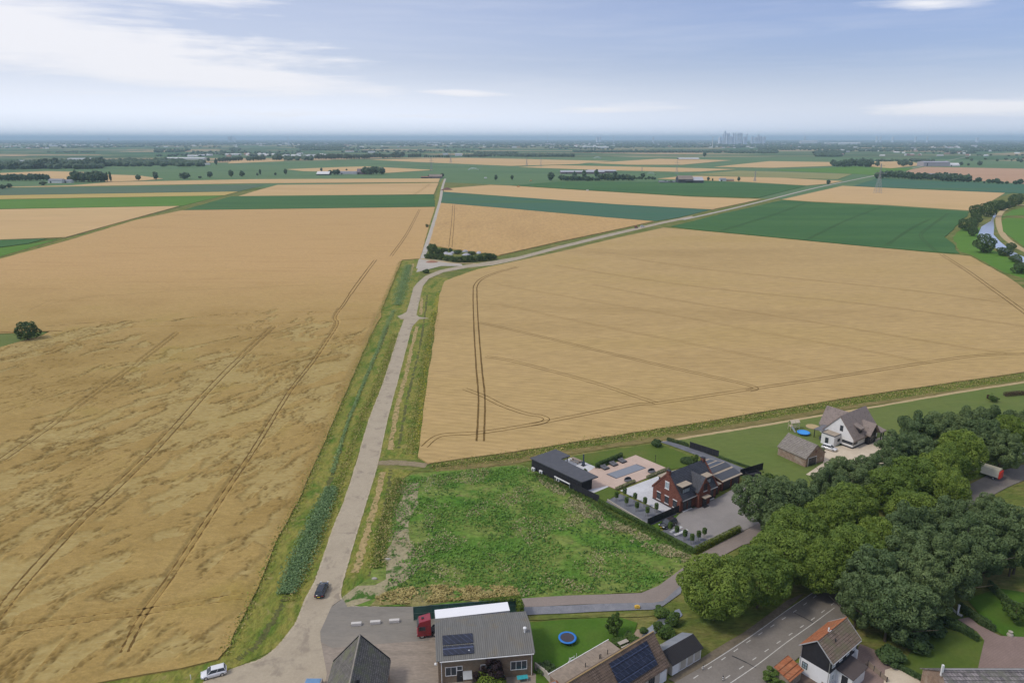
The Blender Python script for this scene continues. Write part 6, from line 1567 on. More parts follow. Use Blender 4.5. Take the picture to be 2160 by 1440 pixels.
p = P(1749, 949); car('white car parked before the thatched house', (p.x, p.y, .2), R(-42), (.72, .72, .72), 4.2, 1.75, 1.5, True)
p = P(1355, 479.5); car('small white car stopped on the distant road bend', (p.x, p.y, .2), R(15), (.75, .75, .75), 4.6, 1.8, 1.8, True)
p = P(1342, 481.5); e = empty('red_tractor', 'tiny reddish tractor near the white car on the far road', 'tractor', (p.x, p.y, .2), R(15))
MB().box(-1.6, 1.4, -.45, .45, .7, 1.5).box(-1.3, .1, -.6, .6, 1.4, 2.3).build('body', plain('red_body', (.35, .10, .08), .5, .1, 1), e); [wheel(e, (x, s * .75, r), r, .4) for x, r in ((-.9, .75), (1.1, .45)) for s in (-1, 1)]
# truck with its trailer
tp = P(920, 1305, 4.0)
TK = empty('articulated_truck', 'red truck with a long white roofed trailer', 'truck', (tp.x, tp.y, .195), R(10))
RED = plain('truck_red', (.26, .008, .022), .3, .08, 1, spec=.6, coat=.5)
tr = MB().box(-.1, 13.4, -.15, 2.35, 1.25, 3.95).build('trailer', plain('trailer_side', (.55, .56, .57), .5, .08, 1), TK)
MB().box(-.12, 13.42, -.17, 2.37, 3.95, 4.02).build('roof', plain('trailer_roof', (.86, .86, .86), .5, .03, 1), tr)
MB().box(0, 13.2, .3, 1.9, .85, 1.25).build('chassis', DARKF, tr)
for x in (9.2, 10.5, 11.8):
    for y in (.1, 2.1): wheel(TK, (x, y, .5), .5, .35)
cab = MB(); cab.add([(-3.4, .0, .45), (-.95, .0, .45), (-.95, 2.35, .45), (-3.4, 2.35, .45), (-3.35, .05, 2.2), (-.95, .05, 2.6), (-.95, 2.3, 2.6), (-3.35, 2.3, 2.2), (-3.05, .15, 3.25), (-.95, .15, 3.7), (-.95, 2.2, 3.7), (-3.05, 2.2, 3.25)],
        [(0, 3, 2, 1), (0, 1, 5, 4), (1, 2, 6, 5), (2, 3, 7, 6), (3, 0, 4, 7), (4, 5, 9, 8), (5, 6, 10, 9), (6, 7, 11, 10), (7, 4, 8, 11), (8, 9, 10, 11)])
cabo = cab.build('cab', RED, TK, bevel=.06)
MB().ob((-3.27, 1.18, 2.65), (.05, 0, 0), (0, 1.95, 0), (.30, 0, .85)).build('windscreen', GLASS, cabo)
MB().box(-3.0, -2.0, -.03, .045, 1.75, 2.45).build('side_window', GLASS, cabo); MB().box(-3.0, -2.0, 2.31, 2.37, 1.75, 2.45).build('side_window', GLASS, cabo)
MB().box(-1.8, -1.15, .05, .11, 1.9, 2.5).build('side_panel', DARKF, cabo)
MB().box(-2.6, -2.15, 1.0, 1.4, 3.36, 3.55).build('roof_hatch', DARKF, cabo); MB().box(-3.5, -3.38, .1, 2.25, .45, .95).build('bumper', RED, cabo)
for y in (.35, 2.0): MB().box(-3.52, -3.44, y - .2, y + .2, .6, .8).build('headlight', MATS['lamp_glass'], cabo)
for y in (-.2, 2.55): MB().box(-3.15, -3.0, y - .15, y + .15, 1.9, 2.7).build('mirror', DARKF, cabo)
for x in (-2.6, -.2):
    for y in (.2, 2.15): wheel(TK, (x, y, .52), .52, .34)
MB().box(-1.2, 1.2, .5, 1.85, .6, .95).build('fifth_wheel', DARKF, TK)
p = P(2105, 1013)
e = empty('lorry', 'white box lorry with a bright red rear on the bare road', 'lorry', (p.x, p.y, .22), R(128))
MB().box(-.2, 5.2, -1.15, 1.15, .9, 3.0).build('box_body', plain('cream_box', (.70, .66, .52), .5, .05, 1), e); MB().box(-.6, -.21, -1.1, 1.1, .7, 2.6).build('tail_lift', plain('signal_red', (.75, .05, .03), .5, .05, 1), e)
MB().box(5.25, 6.9, -1.05, 1.05, .5, 2.5).build('cab', WHITEP, e); MB().box(6.9, 6.93, -.9, .9, 1.4, 2.3).build('windscreen', GLASS, e)
for x in (.9, 5.9):
    for y in (-.95, .95): wheel(e, (x, y, .42), .42, .28)
p = P(1588, 1006)
e = empty('box_trailer', 'open black trailer in front of the fence by the garage', 'trailer', (p.x, p.y, .2), R(22))
m = MB(); m.box(-1.9, 1.9, -.95, .95, .55, .65).box(-1.9, 1.9, -.95, -.88, .65, 1.25).box(-1.9, 1.9, .88, .95, .65, 1.25).box(-1.9, -1.83, -.88, .88, .65, 1.25).box(1.83, 1.9, -.88, .88, .65, 1.25); m.build('bed', DARKF, e)
MB().bar((-1.9, 0, .55), (-3.2, 0, .5), .06, 6).build('drawbar', ALU, e); [wheel(e, (x, y, .32), .32, .2) for x in (-.4, .4) for y in (-1.05, 1.05)]

# ------------------------------------------------------------------ garden things
pool = [P(x, y) for x, y in ((1280, 1001), (1300, 1010), (1362, 988), (1342, 980))]
e = empty('swimming_pool', 'narrow rectangular pool under a grey cover', 'pool', (pool[0].x, pool[0].y, .18))
ql = [q - pool[0] for q in pool]
cen = sum(ql, Vector()) / 4
MB().slab([Vector((*(cen + (q - cen) * 1.03)[:2], .05)) for q in ql], .05).build('coping', plain('coping', (.10, .10, .11), .6, .1, 1), e)
MB().slab([Vector((*(cen + (q - cen) * .965)[:2], .075)) for q in ql], .03).build('cover', plain('pool_cover', (.22, .235, .26), .4, .06, .6), e)
CUSH = plain('lounger_cushion', (.13, .13, .14), .8, .2, 3)
def lounger(x, y, label, src=None):
    p = P(x, y); e = empty('double_lounger', label, 'sun lounger', (p.x, p.y, .2), R(36), 'double sun loungers behind the pool')
    MB().box(-.95, .95, -1.0, 1.0, .12, .26).build('frame', DARKF, e)
    for s in (-.48, .48): MB().box(s - .42, s + .42, -.95, .35, .26, .40).build('cushion', CUSH, e, bevel=.03); MB().ob((s, .66, .50), (.84, 0, 0), (0, .62, .28), (0, -.06, .12)).build('backrest', CUSH, e)
    m = MB(); [m.box(a - .04, a + .04, b - .04, b + .04, 0, .12) for a in (-.85, .85) for b in (-.9, .9)]; m.build('feet', DARKF, e)
for x, y, lb in ((1275.5, 988.5, 'double lounger nearest the pool house'), (1294, 981, 'middle one of the three double loungers'), (1312.5, 974.5, 'double lounger at the far end of the row')): lounger(x, y, lb)
for x, y, lb in ((1324.5, 1015, 'grey egg shaped lounger at the near end of the pool'), (1374, 996.5, 'grey egg shaped lounger right of the pool')):
    p = P(x, y); e = empty('egg_lounger', lb, 'lounge pod', (p.x, p.y, .2), R(20), 'egg shaped loungers by the pool')
    MB().lathe((0, 0, 0), [(.85, .0), (1.0, .2), (.95, .35)], 18, 1.1, .85).build('base', CUSH, e, True)
    m = MB(); n_ = 14; vs = []; 
    for j in range(5):
        a = j / 4 * 1.45
        for i in range(n_ // 2 + 1):
            t = math.pi * i / (n_ // 2) - .15
            vs.append((math.cos(t) * 1.08 * math.cos(a * .9), abs(math.sin(t)) * .85 * math.cos(a * .9) + .02, .3 + math.sin(a) * .75))
    k = n_ // 2 + 1; m.add(vs, [(j * k + i, j * k + i + 1, (j + 1) * k + i + 1, (j + 1) * k + i) for j in range(4) for i in range(k - 1)])
    m.build('hood', plain('hood' + str(x), (.16, .17, .18), .6, .15, 2), e, True)
p = P(1230.5, 982.5); e = empty('garden_fireplace', 'tall slim black garden fireplace on the pale terrace', 'fireplace', (p.x, p.y, .2), R(36))
MB().box(-.55, .55, -.55, .55, 0, .1).build('base', DARKF, e); MB().box(-.3, .3, -.3, .3, .1, 1.2).build('firebox', plain('blue_steel', (.05, .07, .10), .5, .1, 2), e); MB().bar((0, 0, 1.2), (0, 0, 3.3), .2, 10).build('flue', MATS['blue_steel'], e)
p = P(1215.5, 974.5); e = empty('picnic_table', 'long wooden table with benches on the pale terrace', 'table', (p.x, p.y, .2), R(-48))
MB().box(-1.7, 1.7, -.45, .45, .70, .77).build('tabletop', TIMBER, e)
for s in (-.85, .85): MB().box(-1.6, 1.6, s - .16, s + .16, .42, .47).box(-1.3, -1.2, s - .12, s + .12, 0, .42).box(1.2, 1.3, s - .12, s + .12, 0, .42).build('bench', TIMBER, e)
for x in (-1.3, 1.2): MB().box(x, x + .1, -.35, .35, 0, .70).build('leg', TIMBER, e)
p = P(1382, 977); e = empty('garden_lamp', 'slim black garden shower post at the terrace edge', 'post', (p.x, p.y, .18)); MB().bar((0, 0, 0), (0, 0, 2.1), .06, 8).build('pole', DARKF, e); MB().lathe((0, 0, 2.1), [(.06, 0), (.14, .03), (.14, .2), (.04, .28)], 8).build('head', DARKF, e)
# box trees on frames
def box_tree(x, y, label, group, first=[None]):
    p = P(x, y)
    if first[0] is None:
        e = empty('box_tree', label, 'tree', (p.x, p.y, .18), R(20), group)
        link('crown', leafcloud('box_crown', [(a, b, z, .30) for a in (-.14, .14) for b in (-.14, .14) for z in (1.35, 1.65, 1.95, 2.25)], 1500, .15, LINDEN if False else GREENL, .1, .5), None, e)
        MB().bar((0, 0, 0), (0, 0, 1.4), .04, 6).build('trunk', BARK, e)
        for s in (-.35, .35): MB().bar((s, 0, 0), (s, 0, 1.15), .025, 5).build('stake', DARKF, e)
        MB().box(-.36, .36, -.02, .02, 1.1, 1.15).build('crossbar', DARKF, e)
        first[0] = e; return
    c = first[0].copy(); COL.objects.link(c); c.location = (p.x, p.y, .18); c['label'] = label; c['group'] = group; c.scale = (1, 1, random.uniform(.94, 1.06)); c.rotation_euler = (0, 0, R(random.uniform(0, 40)))
    for k in first[0].children:
        q = k.copy(); COL.objects.link(q); q.parent = c
for x, y, lb in ((1300, 1058, 'leftmost box-shaped tree on the dark gravel bed'), (1317, 1050, 'box-shaped tree at the far corner by the pale terrace'), (1321, 1069, 'box-shaped tree in the near row, second from the left'), (1339, 1060, 'box-shaped tree in the far row, second from its left end'),
                 (1343, 1080, 'box-shaped tree in the near row, third from the left'), (1360, 1070, 'box-shaped tree in the far row, third from its left end'), (1365, 1090, 'box-shaped tree nearest the corner of the black fence'), (1384, 1082, 'box-shaped tree in front of the brick villa gable')):
    box_tree(x, y, lb, 'box-shaped trees on the dark gravel')
for x, y, lb in ((1413, 1124, 'box-shaped tree directly before the black off-road car'), (1427, 1132, 'box-shaped tree between two pale paving strips'), (1444, 1141, 'box-shaped tree right of the paving strips'), (1459, 1149, 'lowest box-shaped tree by the hedge corner'),
                 (1473, 1142, 'box-shaped tree second from the right at the forecourt'), (1485, 1135, 'rightmost box-shaped tree at the forecourt')):
    box_tree(x, y, lb, 'box-shaped trees at the forecourt')
# trampolines, play frame and the rest
def trampoline(x, y, r, label, z=.8, rim=(.02, .20, .62), mat_=(.06, .05, .06)):
    p = P(x, y, z); e = empty('trampoline', label, 'trampoline', (p.x, p.y, .18))
    n = 28; m = MB(); vs = []
    for rr, zz in ((r * .76, z), (r, z - .02), (r, z - .12), (r * .76, z - .06)): vs += [(rr * math.cos(2 * math.pi * i / n), rr * math.sin(2 * math.pi * i / n), zz) for i in range(n)]
    m.add(vs, [(j * n + i, j * n + (i + 1) % n, ((j + 1) % 4) * n + (i + 1) % n, ((j + 1) % 4) * n + i) for j in range(4) for i in range(n)])
    m.build('rim_pad', plain('pad' + str(x), rim, .5, .12, 2), e, True)
    MB().lathe((0, 0, z - .06), [(r * .77, 0), (r * .77, .03)], n).build('jumping_mat', plain('mat' + str(x), mat_, .8, .1, 3), e)
    for k in range(4):
        a = k * 1.571 + .5; MB().bar((r * .9 * math.cos(a), r * .9 * math.sin(a), 0), (r * .9 * math.cos(a), r * .9 * math.sin(a), z - .12), .04, 6).build('leg', ALU, e)
    return e
trampoline(1197, 1345, 1.65, 'round trampoline with a bright blue rim on the small lawn')
trampoline(1695, 912, 1.9, 'bright blue and white round paddling pool by the thatched house', .7, (.03, .25, .70), (.05, .32, .75)).name = 'paddling_pool'
p = P(1714, 901); e = empty('sand_ring', 'pale round sand pit behind the blue paddling pool', 'sand pit', (p.x, p.y, .17)); MB().lathe((0, 0, 0), [(2.0, 0), (2.0, .16), (1.8, .18)], 20).build('sand', SANDP, e); 
m = MB(); vs = []; n = 20
MB().lathe((0, 0, 0), [(2.1, 0), (2.1, .1)], 20).build('rim', TIMBER, e)
p = P(1674, 906); e = empty('play_frame', 'cream wooden climbing frame with two pitched roofs', 'play frame', (p.x, p.y, .17), R(15))
CRM = plain('cream_wood', (.62, .52, .38), .8, .12, 2)
m = MB()
for x in (-1.6, -.2, 1.4):
    for y in (-.7, .7): m.bar((x, y, 0), (x * .95, y * .85, 2.5), .07, 5)
for z in (.9, 1.5, 2.4):
    for y in (-.7, .7): m.bar((-1.6, y, z), (1.4, y, z), .05, 5)
m.bar((-1.6, -.7, 1.5), (-.2, .7, 2.4), .05, 5).bar((-.2, -.7, .9), (1.4, -.7, 2.4), .05, 5)
m.build('frame', CRM, e)
for a, b in ((-1.7, -.1), (0, 1.5)):
    MB().slab([(a, -.8, 2.4), (b, -.8, 2.4), (b, 0, 3.2), (a, 0, 3.2)], .06).slab([(a, 0, 3.2), (b, 0, 3.2), (b, .8, 2.4), (a, .8, 2.4)], .06).build('roof', CRM, e)
MB().slab([(-1.6, -.8, 1.3), (-1.0, -.8, 1.3), (-1.0, -2.6, .2), (-1.6, -2.6, .2)], .05).build('slide', plain('slide', (.25, .28, .30), .4, .1, 1), e)
MB().box(-1.5, -.3, -.6, .6, 1.2, 1.28).build('platform', CRM, e)
p = P(1314, 1362); e = empty('picnic_bench', 'grey picnic bench with attached seats by the boarded roof', 'bench', (p.x, p.y, .18), R(30))
MB().box(-1.0, 1.0, -.4, .4, .70, .76).build('tabletop', PALEC, e)
for s in (-.75, .75): MB().box(-1.0, 1.0, s - .14, s + .14, .42, .47).build('seat', PALEC, e)
for x in (-.7, .7): MB().box(x - .05, x + .05, -.8, .8, .36, .42).box(x - .05, x + .05, -.3, -.2, 0, .70).box(x - .05, x + .05, .2, .3, 0, .70).build('leg', TIMBER, e)
for x, y, lb in ((752, 1317.5, 'leftmost of the three pale concrete blocks'), (792, 1314, 'middle one of the three pale concrete blocks'), (832, 1311, 'rightmost of the three pale concrete blocks')):
    p = P(x, y + 2); e = MB().box(-.95, .95, -.32, .32, 0, .55).build('concrete_block', plain('block' + str(x), (.58, .55, .50), .85, .12, 2), None, bevel=.04)
    e.location = (p.x, p.y, .2); e.rotation_euler = (0, 0, R(6)); tag(e, lb, 'concrete block', 'three concrete blocks across the yard')
for x, y, lb in ((1482.5, 1414, 'black and white striped bollard on the left kerb'), (1524.5, 1437, 'black and white striped bollard nearest the bottom edge')):
    p = P(x, y); e = empty('bollard', lb, 'bollard', (p.x, p.y, .2), 0, 'striped bollards by the dike road'); m = MB(); k = MB()
    for i in range(5): (m if i % 2 else k).bar((0, 0, i * .2), (0, 0, i * .2 + .2), .09, 8)
    m.build('white_bands', WHITEP, e); k.build('black_bands', DARKF, e)
p = P(1344, 1283); e = MB().box(-.5, .5, -.3, .3, 0, .45).box(-.3, .3, -.2, .2, .45, .6).build('yellow_grit_box', plain('yellow_plastic', (.70, .45, .06), .5, .1, 1), None, bevel=.05); e.location = (p.x, p.y, .19); tag(e, 'small yellow object at the edge of the gravel strip', 'box')
p = P(805, 1222); 
for x, y, lb in ((790, 1222, 'pale lump of rubble on the meadow corner'), (818, 1181, 'small white stone by the ditch')):
    p = P(x, y); e = MB().lathe((0, 0, 0), [(.5, 0), (.45, .25), (.15, .4)], 7, 1.3, .6).build('rubble', PALEC, None); e.location = (p.x, p.y, .17); tag(e, lb, 'stone')
TURQ = plain('turquoise_plastic', (.05, .42, .46), .5, .12, 2)
p = P(1102, 1436); e = empty('garden_table', 'turquoise garden table set at the foot of the barn', 'table', (p.x, p.y, .19), R(10)); MB().box(-.9, .9, -.45, .45, .62, .68).build('tabletop', TURQ, e); m = MB(); [m.box(a, a + .08, b, b + .08, 0, .62) for a in (-.85, .75) for b in (-.4, .3)]; m.build('legs', ALU, e)
p = P(1062, 1428); e = empty('garden_chair', 'turquoise garden chair beside the purple shrub', 'chair', (p.x, p.y, .19), R(40)); MB().box(-.3, .3, -.3, .3, .4, .46).build('seat', TURQ, e); MB().box(-.3, .3, .26, .32, .46, .95).build('backrest', TURQ, e); m = MB(); [m.box(a, a + .05, b, b + .05, 0, .4) for a in (-.3, .25) for b in (-.3, .25)]; m.build('legs', TURQ, e)
p = P(1200, 1422); e = empty('pool_ladder_rack', 'white ladder-like drying racks behind the orange roofs', 'rack', (p.x, p.y, .19), R(30)); m = MB()
for i in range(6): m.bar((.0, 0, .5 + i * .5), (1.0, 0, .5 + i * .5), .05, 5)
m.bar((0, 0, 0), (0, 0, 3.2), .05, 5).bar((1.0, 0, 0), (1.0, 0, 3.2), .05, 5); m.build('ladder', WHITEP, e); MB().bar((-3.4, -1.4, 2.0), (1.2, 1.0, 2.0), .05, 5).bar((-3.4, -1.4, 0), (-3.4, -1.4, 2.0), .05, 5).bar((2.2, 1.0, 0), (2.2, 1.0, 2.4), .05, 5).build('rail', WHITEP, e)
p = P(1158, 1420); e = empty('garden_bench', 'grey slatted bench among dark shrubs by the barn corner', 'bench', (p.x, p.y, .19), R(-40)); m = MB(); [m.box(-.9, .9, -.5 + i * .22, -.5 + i * .22 + .18, .5 , .56) for i in range(5)]; m.build('slats', TIMBER, e); m = MB(); [m.box(a, a + .08, -.45, .45, 0, .5) for a in (-.8, .7)]; m.build('legs', DARKF, e)
near_tree('bush', 1150, 1396, 1.6, 40, 'dark shrub behind the slatted bench', 'shrub'); near_tree('bush', 1176, 1404, 1.8, 24, 'dark shrub right of the slatted bench', 'shrub')
fence([(1128, 1412), (1150, 1428), (1165, 1446)], 1.4, 'pale garden wall running from the barn corner', PALEC, 'garden_wall', .2, 40)
p = P(2019, 1297); e = empty('white_post', 'slim white post beside the clipped hedges', 'post', (p.x, p.y, .2)); MB().box(-.14, .14, -.14, .14, 0, 2.0).build('shaft', WHITEP, e, bevel=.02); MB().box(-.18, .18, -.18, .18, 2.0, 2.08).build('cap', WHITEP, e)
fence([(2005, 1285), (2018, 1297), (2030, 1303)], .5, 'low white rail at the foot of the slim white post', WHITEP, 'low_rail', .08, 3)
p = P(2130, 1341); e = empty('bird_bath', 'small stone ornament with a shrub on the rear lawn', 'garden ornament', (p.x, p.y, .2)); MB().lathe((0, 0, 0), [(.55, 0), (.5, .3), (.2, .45), (.2, .7), (.4, .8)], 10).build('stone', PALEC, e)
fence([(1795, 1425), (1830, 1405), (1870, 1440)], 1.0, 'low weathered wooden fence beside the brick drive', TIMBER, 'wooden_fence', .06, 1.5)
fence([(1690, 1415), (1725, 1440), (1760, 1470)], .8, 'thin rail in the front garden of the black and white house', TIMBER, 'rail_fence', .04, 2)
p = P(403, 1433); e = MB().bar((0, 0, 0), (0, 0, .9), .07, 6).build('marker_post', WHITEP, None); e.location = (p.x, p.y, .13); tag(e, 'tiny white marker post in the grass, bottom left', 'post')
p = P(690, 1267)
# heaps at the road fork
for x, y, r, lb in ((941, 535, 3.4, 'larger pale heap behind the thicket'), (948, 537, 2.5, 'second pale heap left of centre'), (956, 534, 3.0, 'pale heap in the middle of the depot'), (984, 538, 3.2, 'pale heap at the right of the depot'), (981, 531, 2.6, 'small pale heap at the back of the depot'), (1010, 534, 3.0, 'pale heap hidden by the right bushes')):
    p = P(x, y); e = MB().lathe((0, 0, 0), [(r, 0), (r * .7, .7), (r * .3, 1.3), (.1, 1.45)], 9, 1.4, .8).build('sand_heap', plain('heap%d' % x, (.42, .42, .44), .9, .25, .5), None); e.location = (p.x, p.y, .15); e.rotation_euler = (0, 0, x); tag(e, lb, 'heap', 'pale heaps at the road fork')
p = P(911, 553.5); e = MB().lathe((0, 0, 0), [(3.2, 0), (2.2, .7), (.8, 1.2), (.1, 1.3)], 9, 1.5, .9).build('earth_heap', plain('red_earth', (.33, .17, .11), .9, .2, .6), None); e.location = (p.x, p.y, .19); tag(e, 'reddish brown heap on the pale depot yard', 'heap')
p = P(943, 401.5); e = MB().lathe((0, 0, 0), [(9, 0), (6, 2.0), (2.5, 4), (.3, 4.6)], 9, 1.3, .8).build('earth_heap', plain('brown_earth', (.16, .08, .055), .9, .2, .3), None); e.location = (p.x, p.y, .19); tag(e, 'dark brown heap beside the far end of the farm track', 'heap')
p = P(971, 551.5); e = MB().box(-.25, .25, -.25, .25, 0, 2.2).build('white_pole', WHITEP, None); e.location = (p.x, p.y, .1); tag(e, 'short white pole in front of the thicket', 'pole')

# ------------------------------------------------------------------ farms, sheds, pylons, far towers
FW = plain('far_white', (.68, .68, .66), .8, .05, .1); FG = plain('far_grey_roof', (.22, .23, .25), .7, .1, .1); FD = plain('far_dark_wall', (.05, .055, .065), .8, .1, .1)
FR = plain('far_red_roof', (.25, .12, .08), .8, .1, .1); FL = plain('far_light_roof', (.42, .43, .45), .7, .08, .1); FP = plain('far_purple_brick', (.18, .14, .15), .8, .1, .1); FT = plain('far_thatch', (.24, .20, .16), .9, .1, .1)
def farm(x0, x1, yb, hp, label, wall, roof, name='farm_building', depth=.6, eave=.45, rot=0, cat='barn'):
    """a far building whose front runs from x0 to x1 at ybase, hp pixels high"""
    a = P(x0, yb); b = P(x1, yb); _, h = Ptop((x0 + x1) / 2, yb - hp, yb); L = (b - a).length
    dp = min(40, L * depth)
    h = max(2.5, h - dp * .02)
    e = empty(name, label, cat, (a.x, a.y, .2), math.atan2(b.y - a.y, b.x - a.x) + R(rot))
    gable_walls(e, L, dp, h * eave, h * .97, wall); gable_roof(e, L, dp, h * eave, h * .97, roof, ov=.5, og=.4, t=.3)
    if hp > 5:
        MB().box(L * .12, L * .12 + 3, -.08, -.01, .1, h * eave * .8).build('door', DARKF, e)
    return e
farm(667.5, 694, 369.5, 7.5, 'white roofed barn with dark sides on the left farm', FD, FW, depth=.8, eave=.3)
farm(715, 755, 368, 6.5, 'long grey roofed barn on the left farm', FW, FG, depth=.5)
farm(753, 772, 368, 12, 'purple brick farmhouse with a high roof', FP, FP, 'farmhouse', .8, .4, 0, 'house')
farm(905, 932, 376, 8, 'hipped farmhouse at the end of the farm track', FP, FT, 'farmhouse', .6, .4, 0, 'house'); farm(888, 904, 376, 3.5, 'low sheds left of the farmhouse at the track end', FD, FR, 'shed', .5, .6, 0, 'shed')
farm(102, 131, 386.5, 9, 'white farmhouse with dark slate roof between tree clumps', FW, FG, 'farmhouse', .5, .6, 0, 'house'); farm(135, 150, 386, 7, 'smaller white house right of the white farmhouse', FW, FG, 'farmhouse', .7, .5, 0, 'house')
farm(1183, 1275, 367, 7, 'long white roofed farm sheds behind the hedge', FP, FL, depth=.4, eave=.6); farm(1240, 1300, 365, 6.5, 'rear pale sheds of the long farm', FP, FL, depth=.5, eave=.6)
farm(1431, 1462, 386.5, 16, 'dark barn with a brownish end at the right farm', FD, FT, depth=.9, eave=.5, rot=0); farm(1446, 1484, 386.5, 13, 'dark barn with a wide light grey roof', FD, FL, depth=.8, eave=.45)
farm(1391, 1424, 386, 4, 'low grey outbuilding left of the dark barn', FG, FG, 'shed', .4, .6, 0, 'shed')
farm(1519, 1532, 382.5, 6.5, 'cottage with a grey roof between small trees', FW, FG, 'cottage', .8, .5, 0, 'house'); farm(1533, 1548, 382.5, 4.5, 'brownish cottage wing right of the grey roof', FR, FT, 'cottage', .6, .5, 0, 'house')
farm(1432, 1475, 337, 4, 'far white sheds with zigzag roofs', FD, FW, depth=.4)
farm(1948, 2003, 351, 11, 'wide greyish greenhouse block on the right', plain('far_glasshouse', (.40, .37, .39), .4, .1, .02), MATS['far_glasshouse'], 'greenhouse', .5, .8, 0, 'greenhouse'); farm(2003, 2024, 351, 7, 'white building joined to the greenhouse', FW, FW, depth=.6)
for x0, x1, yb, hp, lb in ((1917, 1945, 373, 6, 'first dark shed behind the right tree row'), (1948, 1976, 374, 8, 'second dark shed behind the right tree row'), (1980, 2008, 375, 8, 'third dark shed behind the right tree row'), (1992, 2012, 373, 7, 'white roofed shed behind the right tree row')):
    farm(x0, x1, yb, hp, lb, FD, FR if 'first' in lb else (FW if 'white' in lb else FG), 'shed', .6, .5, 0, 'shed')
for x0, x1, yb, hp, lb in ((142, 200, 337, 3.5, 'long pale hall behind the left tree belt'), (345, 430, 337, 5, 'bright white hall behind the left tree belt'), (408, 425, 348.5, 3.5, 'grey shed under the trees at the end of the belt'), (426, 442, 348, 3.5, 'white shed under the trees at the end of the belt'),
        (36, 50, 342, 4, 'small white house in the left tree belt'), (140, 152, 354.5, 3.5, 'little white house at the foot of the left tree belt'), (215, 235, 340, 3.5, 'pale gap building in the left belt'), (475, 505, 328, 4, 'grey halls beyond the small tree row'), (934, 945, 327, 4, 'pale square building above the young trees'), (960, 975, 329, 5, 'pale barn left of the copse'),
        (728, 745, 321, 4, 'reddish roofed house above the avenue'), (776, 790, 323, 4, 'pale brick house above the avenue'), (1228, 1250, 311.5, 3, 'far white hall in the woods'), (1258, 1284, 313, 4, 'large far white hall in the woods'), (1688, 1724, 303.5, 7, 'bright white far block of flats'), (1770, 1815, 305, 4.5, 'long far white hall on the right'), (1740, 1768, 303, 2.5, 'slim far hall beside the long white one'),
        (1446, 1456, 320, 4, 'tiny pinkish house before the far wood'), (1595, 1600, 322, 4, 'tiny white house before the far wood'), (1150, 1165, 306, 3, 'distant white shed above the dark wood'), (1080, 1090, 312, 3, 'distant pale house above the copse'), (540, 560, 305, 3, 'distant white roofs left of centre'), (595, 610, 305, 3, 'distant white sheds left of centre'),
        (1922, 1932, 314, 3, 'distant pale house on the right'), (2050, 2062, 311, 5, 'distant grey silo house on the right'), (900, 925, 303, 3, 'distant glass roofs at centre'), (950, 960, 303.5, 3, 'distant white block at centre'), (110, 122, 309, 2.5, 'distant long white roof on the left')):
    farm(x0, x1, yb, hp, lb, FW, FR if 'redd' in lb or 'pink' in lb else FL if 'hall' not in lb else FW, 'distant_building', .4, .7, 0, 'building')
def pylon(x, yt, yb, label, wide=.22):
    p, h = Ptop(x, yt, yb); e = empty('pylon', label, 'pylon', (p.x, p.y, .2), R(random.uniform(-15, 15)), 'lattice pylons on the plain')
    m = MB(); b = h * .10
    for sx in (-1, 1):
        for sy in (-1, 1):
            m.bar((sx * b, sy * b, 0), (sx * b * .2, sy * b * .2, h * .62), wide, 4); m.bar((sx * b * .2, sy * b * .2, h * .62), (sx * .2, sy * .2, h), wide, 4)
    for k in range(6):
        z0, z1 = h * .62 * k / 6, h * .62 * (k + 1) / 6; w0, w1 = b * (1 - .8 * k / 6), b * (1 - .8 * (k + 1) / 6)
        for s in (-1, 1): m.bar((-w0, s * w0, z0), (w1, s * w1, z1), wide * .7, 3); m.bar((w0, s * w0, z0), (-w1, s * w1, z1), wide * .7, 3); m.bar((s * w0, -w0, z0), (s * w1, w1, z1), wide * .7, 3)
    m.build('tower', MATS.get('galvanised') or plain('galvanised', (.27, .29, .30), .6, .1, 1), e)
    c = MB()
    for zz, ww in ((.66, .24), (.80, .18), (.92, .12)): c.bar((-h * ww, 0, h * zz), (h * ww, 0, h * zz), wide * .8, 3); c.bar((-h * ww, 0, h * zz), (0, 0, h * (zz + .05)), wide * .6, 3); c.bar((h * ww, 0, h * zz), (0, 0, h * (zz + .05)), wide * .6, 3)
    c.build('cross_arms', MATS['galvanised'], e)
for x, yt, yb, lb in ((1851, 345, 408, 'nearest pylon, standing in the pale field on the right'), (910, 334, 361, 'pylon above the farmhouse at the track end'), (951, 322, 344, 'pylon right of the farm track pylon'), (1141, 332, 352, 'pylon with a wide cross arm at the centre'), (1111, 332, 350, 'faint pylon left of the wide one'), (1427, 338, 368, 'pylon in front of the far white sheds'), (1592, 360, 383, 'pylon right of the cottage'), (1354, 353, 361, 'small pole above the long farm')):
    pylon(x, yt, yb, lb)
